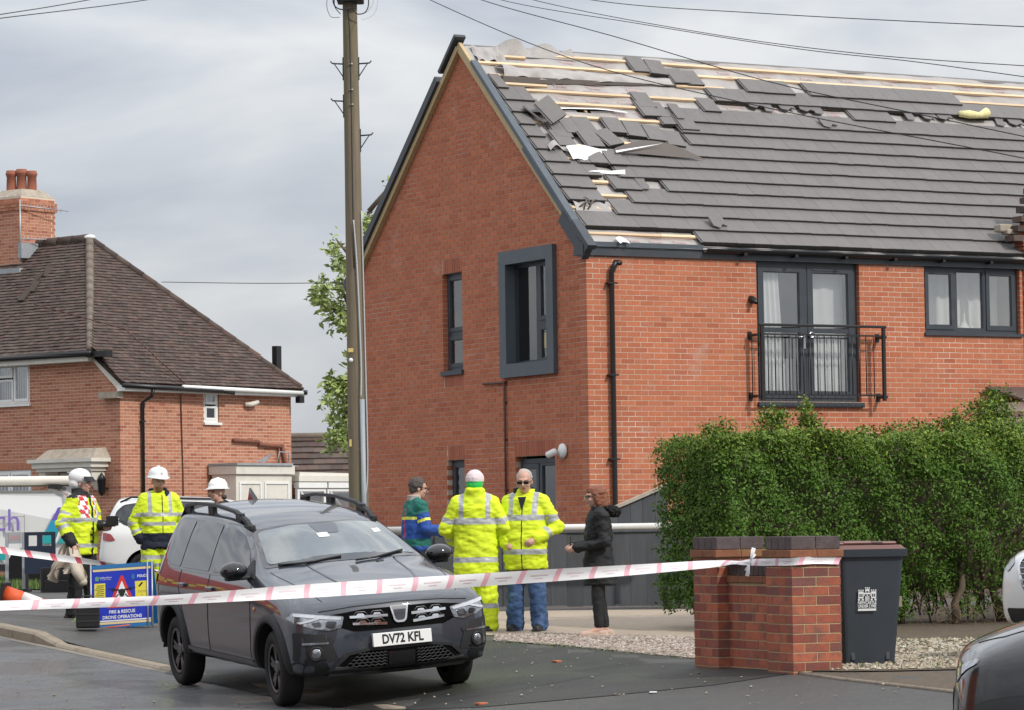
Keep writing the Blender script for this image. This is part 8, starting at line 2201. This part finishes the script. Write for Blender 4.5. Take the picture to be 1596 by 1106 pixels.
def tw_main(u): return (.060 + .045 * sstep((u - .15) / .25) - .035 * sstep((u - .58) / .2), .25 * math.sin(u * 11) * (1 - u) + .9 * math.exp(-((u - .16) / .035) ** 2))
tape('barrier_tape', 'long white and pink barrier tape stretched in front of the parked car', tl_ + far, .1, .335, .052, 'tape_pink', .35, True, tw_main)
kp = GWM @ Vector((-.03, .66, .87)); kn_ = MB()
for a, l_, w in ((1.1, .13, .05), (.75, .10, .04), (-1.9, .12, .045), (-2.3, .09, .03)):
    d = Vector((math.cos(a) * .6, -.3, math.sin(a))); e_ = Vector((-math.sin(a), -.2, math.cos(a) * .6))
    kn_.grid([[kp + d * (l_ * i / 4) + e_ * (w * (i / 4 if i < 4 else .7) * (j - .5)) + Vector((0, -.02 * math.sin(i), 0)) for j in range(2)] for i in range(5)])
kn_.ball(kp, (.022, .022, .025)); tag(kn_.build('tape_knot', M['tape_white']), 'white knotted tail of the barrier tape on the low brick panel', 'tape')
yff = 40.4
tape('barrier_tape', 'second red and white tape behind the folding sign at far left', [at(-120, 838, 39.5), at(0, 856, 39.8), at(75, 866, 40.0), at(150, 876, 40.2), at(245, 889, 40.4), at(300, 893, 40.6)], .075, .31, .07, 'tape_red', .7, False, lambda u: (.082 - .05 * sstep((u - .5) / .3), .5 * sstep((u - .5) / .2)))
# small litter
mb = MB()
for i in range(5): mb.add([on_ground(112 + i * 3, 970 - (i % 2) * 4) + Vector(q) for q in ((0, 0, .01), (.05, 0, .03), (.04, .05, .05), (-.01, .04, .02))], [(0, 1, 2, 3)])
tag(mb.build('dropped_leaves', M['grass_blade']), 'few yellow green leaves lying on the tarmac near the boots', 'leaves')
for (px, py, mt, lb, nm) in ((1018, 1079, 'print_white', 'scrap of white paper on the tarmac in front of the piers', 'litter'), (750, 1098, 'brick_red', 'small red brick chip lying at the bottom centre', 'brick chip'), (868, 1032, 'brick_red', 'small red brick chip on the drive behind the tape', 'brick chip')):
    q = on_ground(px, py); mb = MB(); mb.bbox(-.05, .05, -.03, .03, .004, .022 if mt == 'brick_red' else .010, .004, 0, Matrix.Translation(q) @ Matrix.Rotation(rng.random() * 3, 4, 'Z')); tag(mb.build('paper_scrap' if mt == 'print_white' else 'brick_chip', M[mt]), lb, nm)

# ------------------------------------------------------------------ the rest of the street, just outside the picture (it shows mirrored in paint and glass)
material('engine_red', (0.45, 0.018, 0.012), 0.25, coat=1.0); material('engine_yellow', (0.70, 0.66, 0.03), 0.35)
fe = empty('fire_engine', (-13.5, 44.0, ground_z(-13.5, 44.0)), R(20), 'red fire engine with yellow checks past the left edge, mirrored in the car', 'fire engine')
mb = MB(); mb.bbox(-4, 2.0, -1.25, 1.25, .55, 3.0, .06); mb.build('body', M['engine_red'], fe)
mb = MB(); mb.bbox(2.05, 4.0, -1.22, 1.22, .5, 2.9, .12); mb.build('cab', M['engine_red'], fe)
for sg in (-1, 1):
    mb = MB()
    for i in range(20):
        for j in range(2):
            if (i + j) % 2: mb.box(-3.9 + i * .39, -3.52 + i * .39, sg * 1.262 - .01, sg * 1.262 + .01, 1.0 + j * .38, 1.37 + j * .38)
    mb.build('checks', M['engine_yellow'], fe)
    mb = MB(); mb.box(2.3, 3.7, sg * 1.235 - .01, sg * 1.235 + .01, 1.85, 2.6); mb.build('side_window', M['car_glass'], fe)
    for x in (3.0, -2.2):
        mb = MB(); mb.lathe([(.2, -.13), (.48, -.13), (.5, -.06), (.5, .06), (.48, .13), (.2, .13)], 28, M=Matrix.Translation((x, sg * 1.05, .5)) @ Matrix.Rotation(R(90), 4, 'X')); mb.build('wheel', M['tyre'], fe)
for k, (x, y, rz_, lb) in enumerate(((17, -4, 200, 'plain brick house across the street'), (3, -17, 180, 'plain brick house behind the photographer'), (-16, 20, 110, 'plain brick house on the left side of the street'))):
    h = empty('street_house', (x, y, 0), R(rz_), lb, 'house'); mb = MB(); mb.box(-5, 5, -3.5, 3.5, -.3, 5.2); mb.build('wall', M['brick_soldier'], h)
    mb = MB(); mb.prism([(-5.3, 5.2), (5.3, 5.2), (3.0, 8.0), (-3.0, 8.0)], -3.8, 3.8); mb.build('roof', M['tile_brown'], h)
    for wx in (-3.2, 0, 3.2):
        for wz in (.9, 3.4):
            mb = MB(); mb.box(wx - .8, wx + .8, 3.5, 3.56, wz, wz + 1.3); mb.build('window', M['dark_glass'], h)
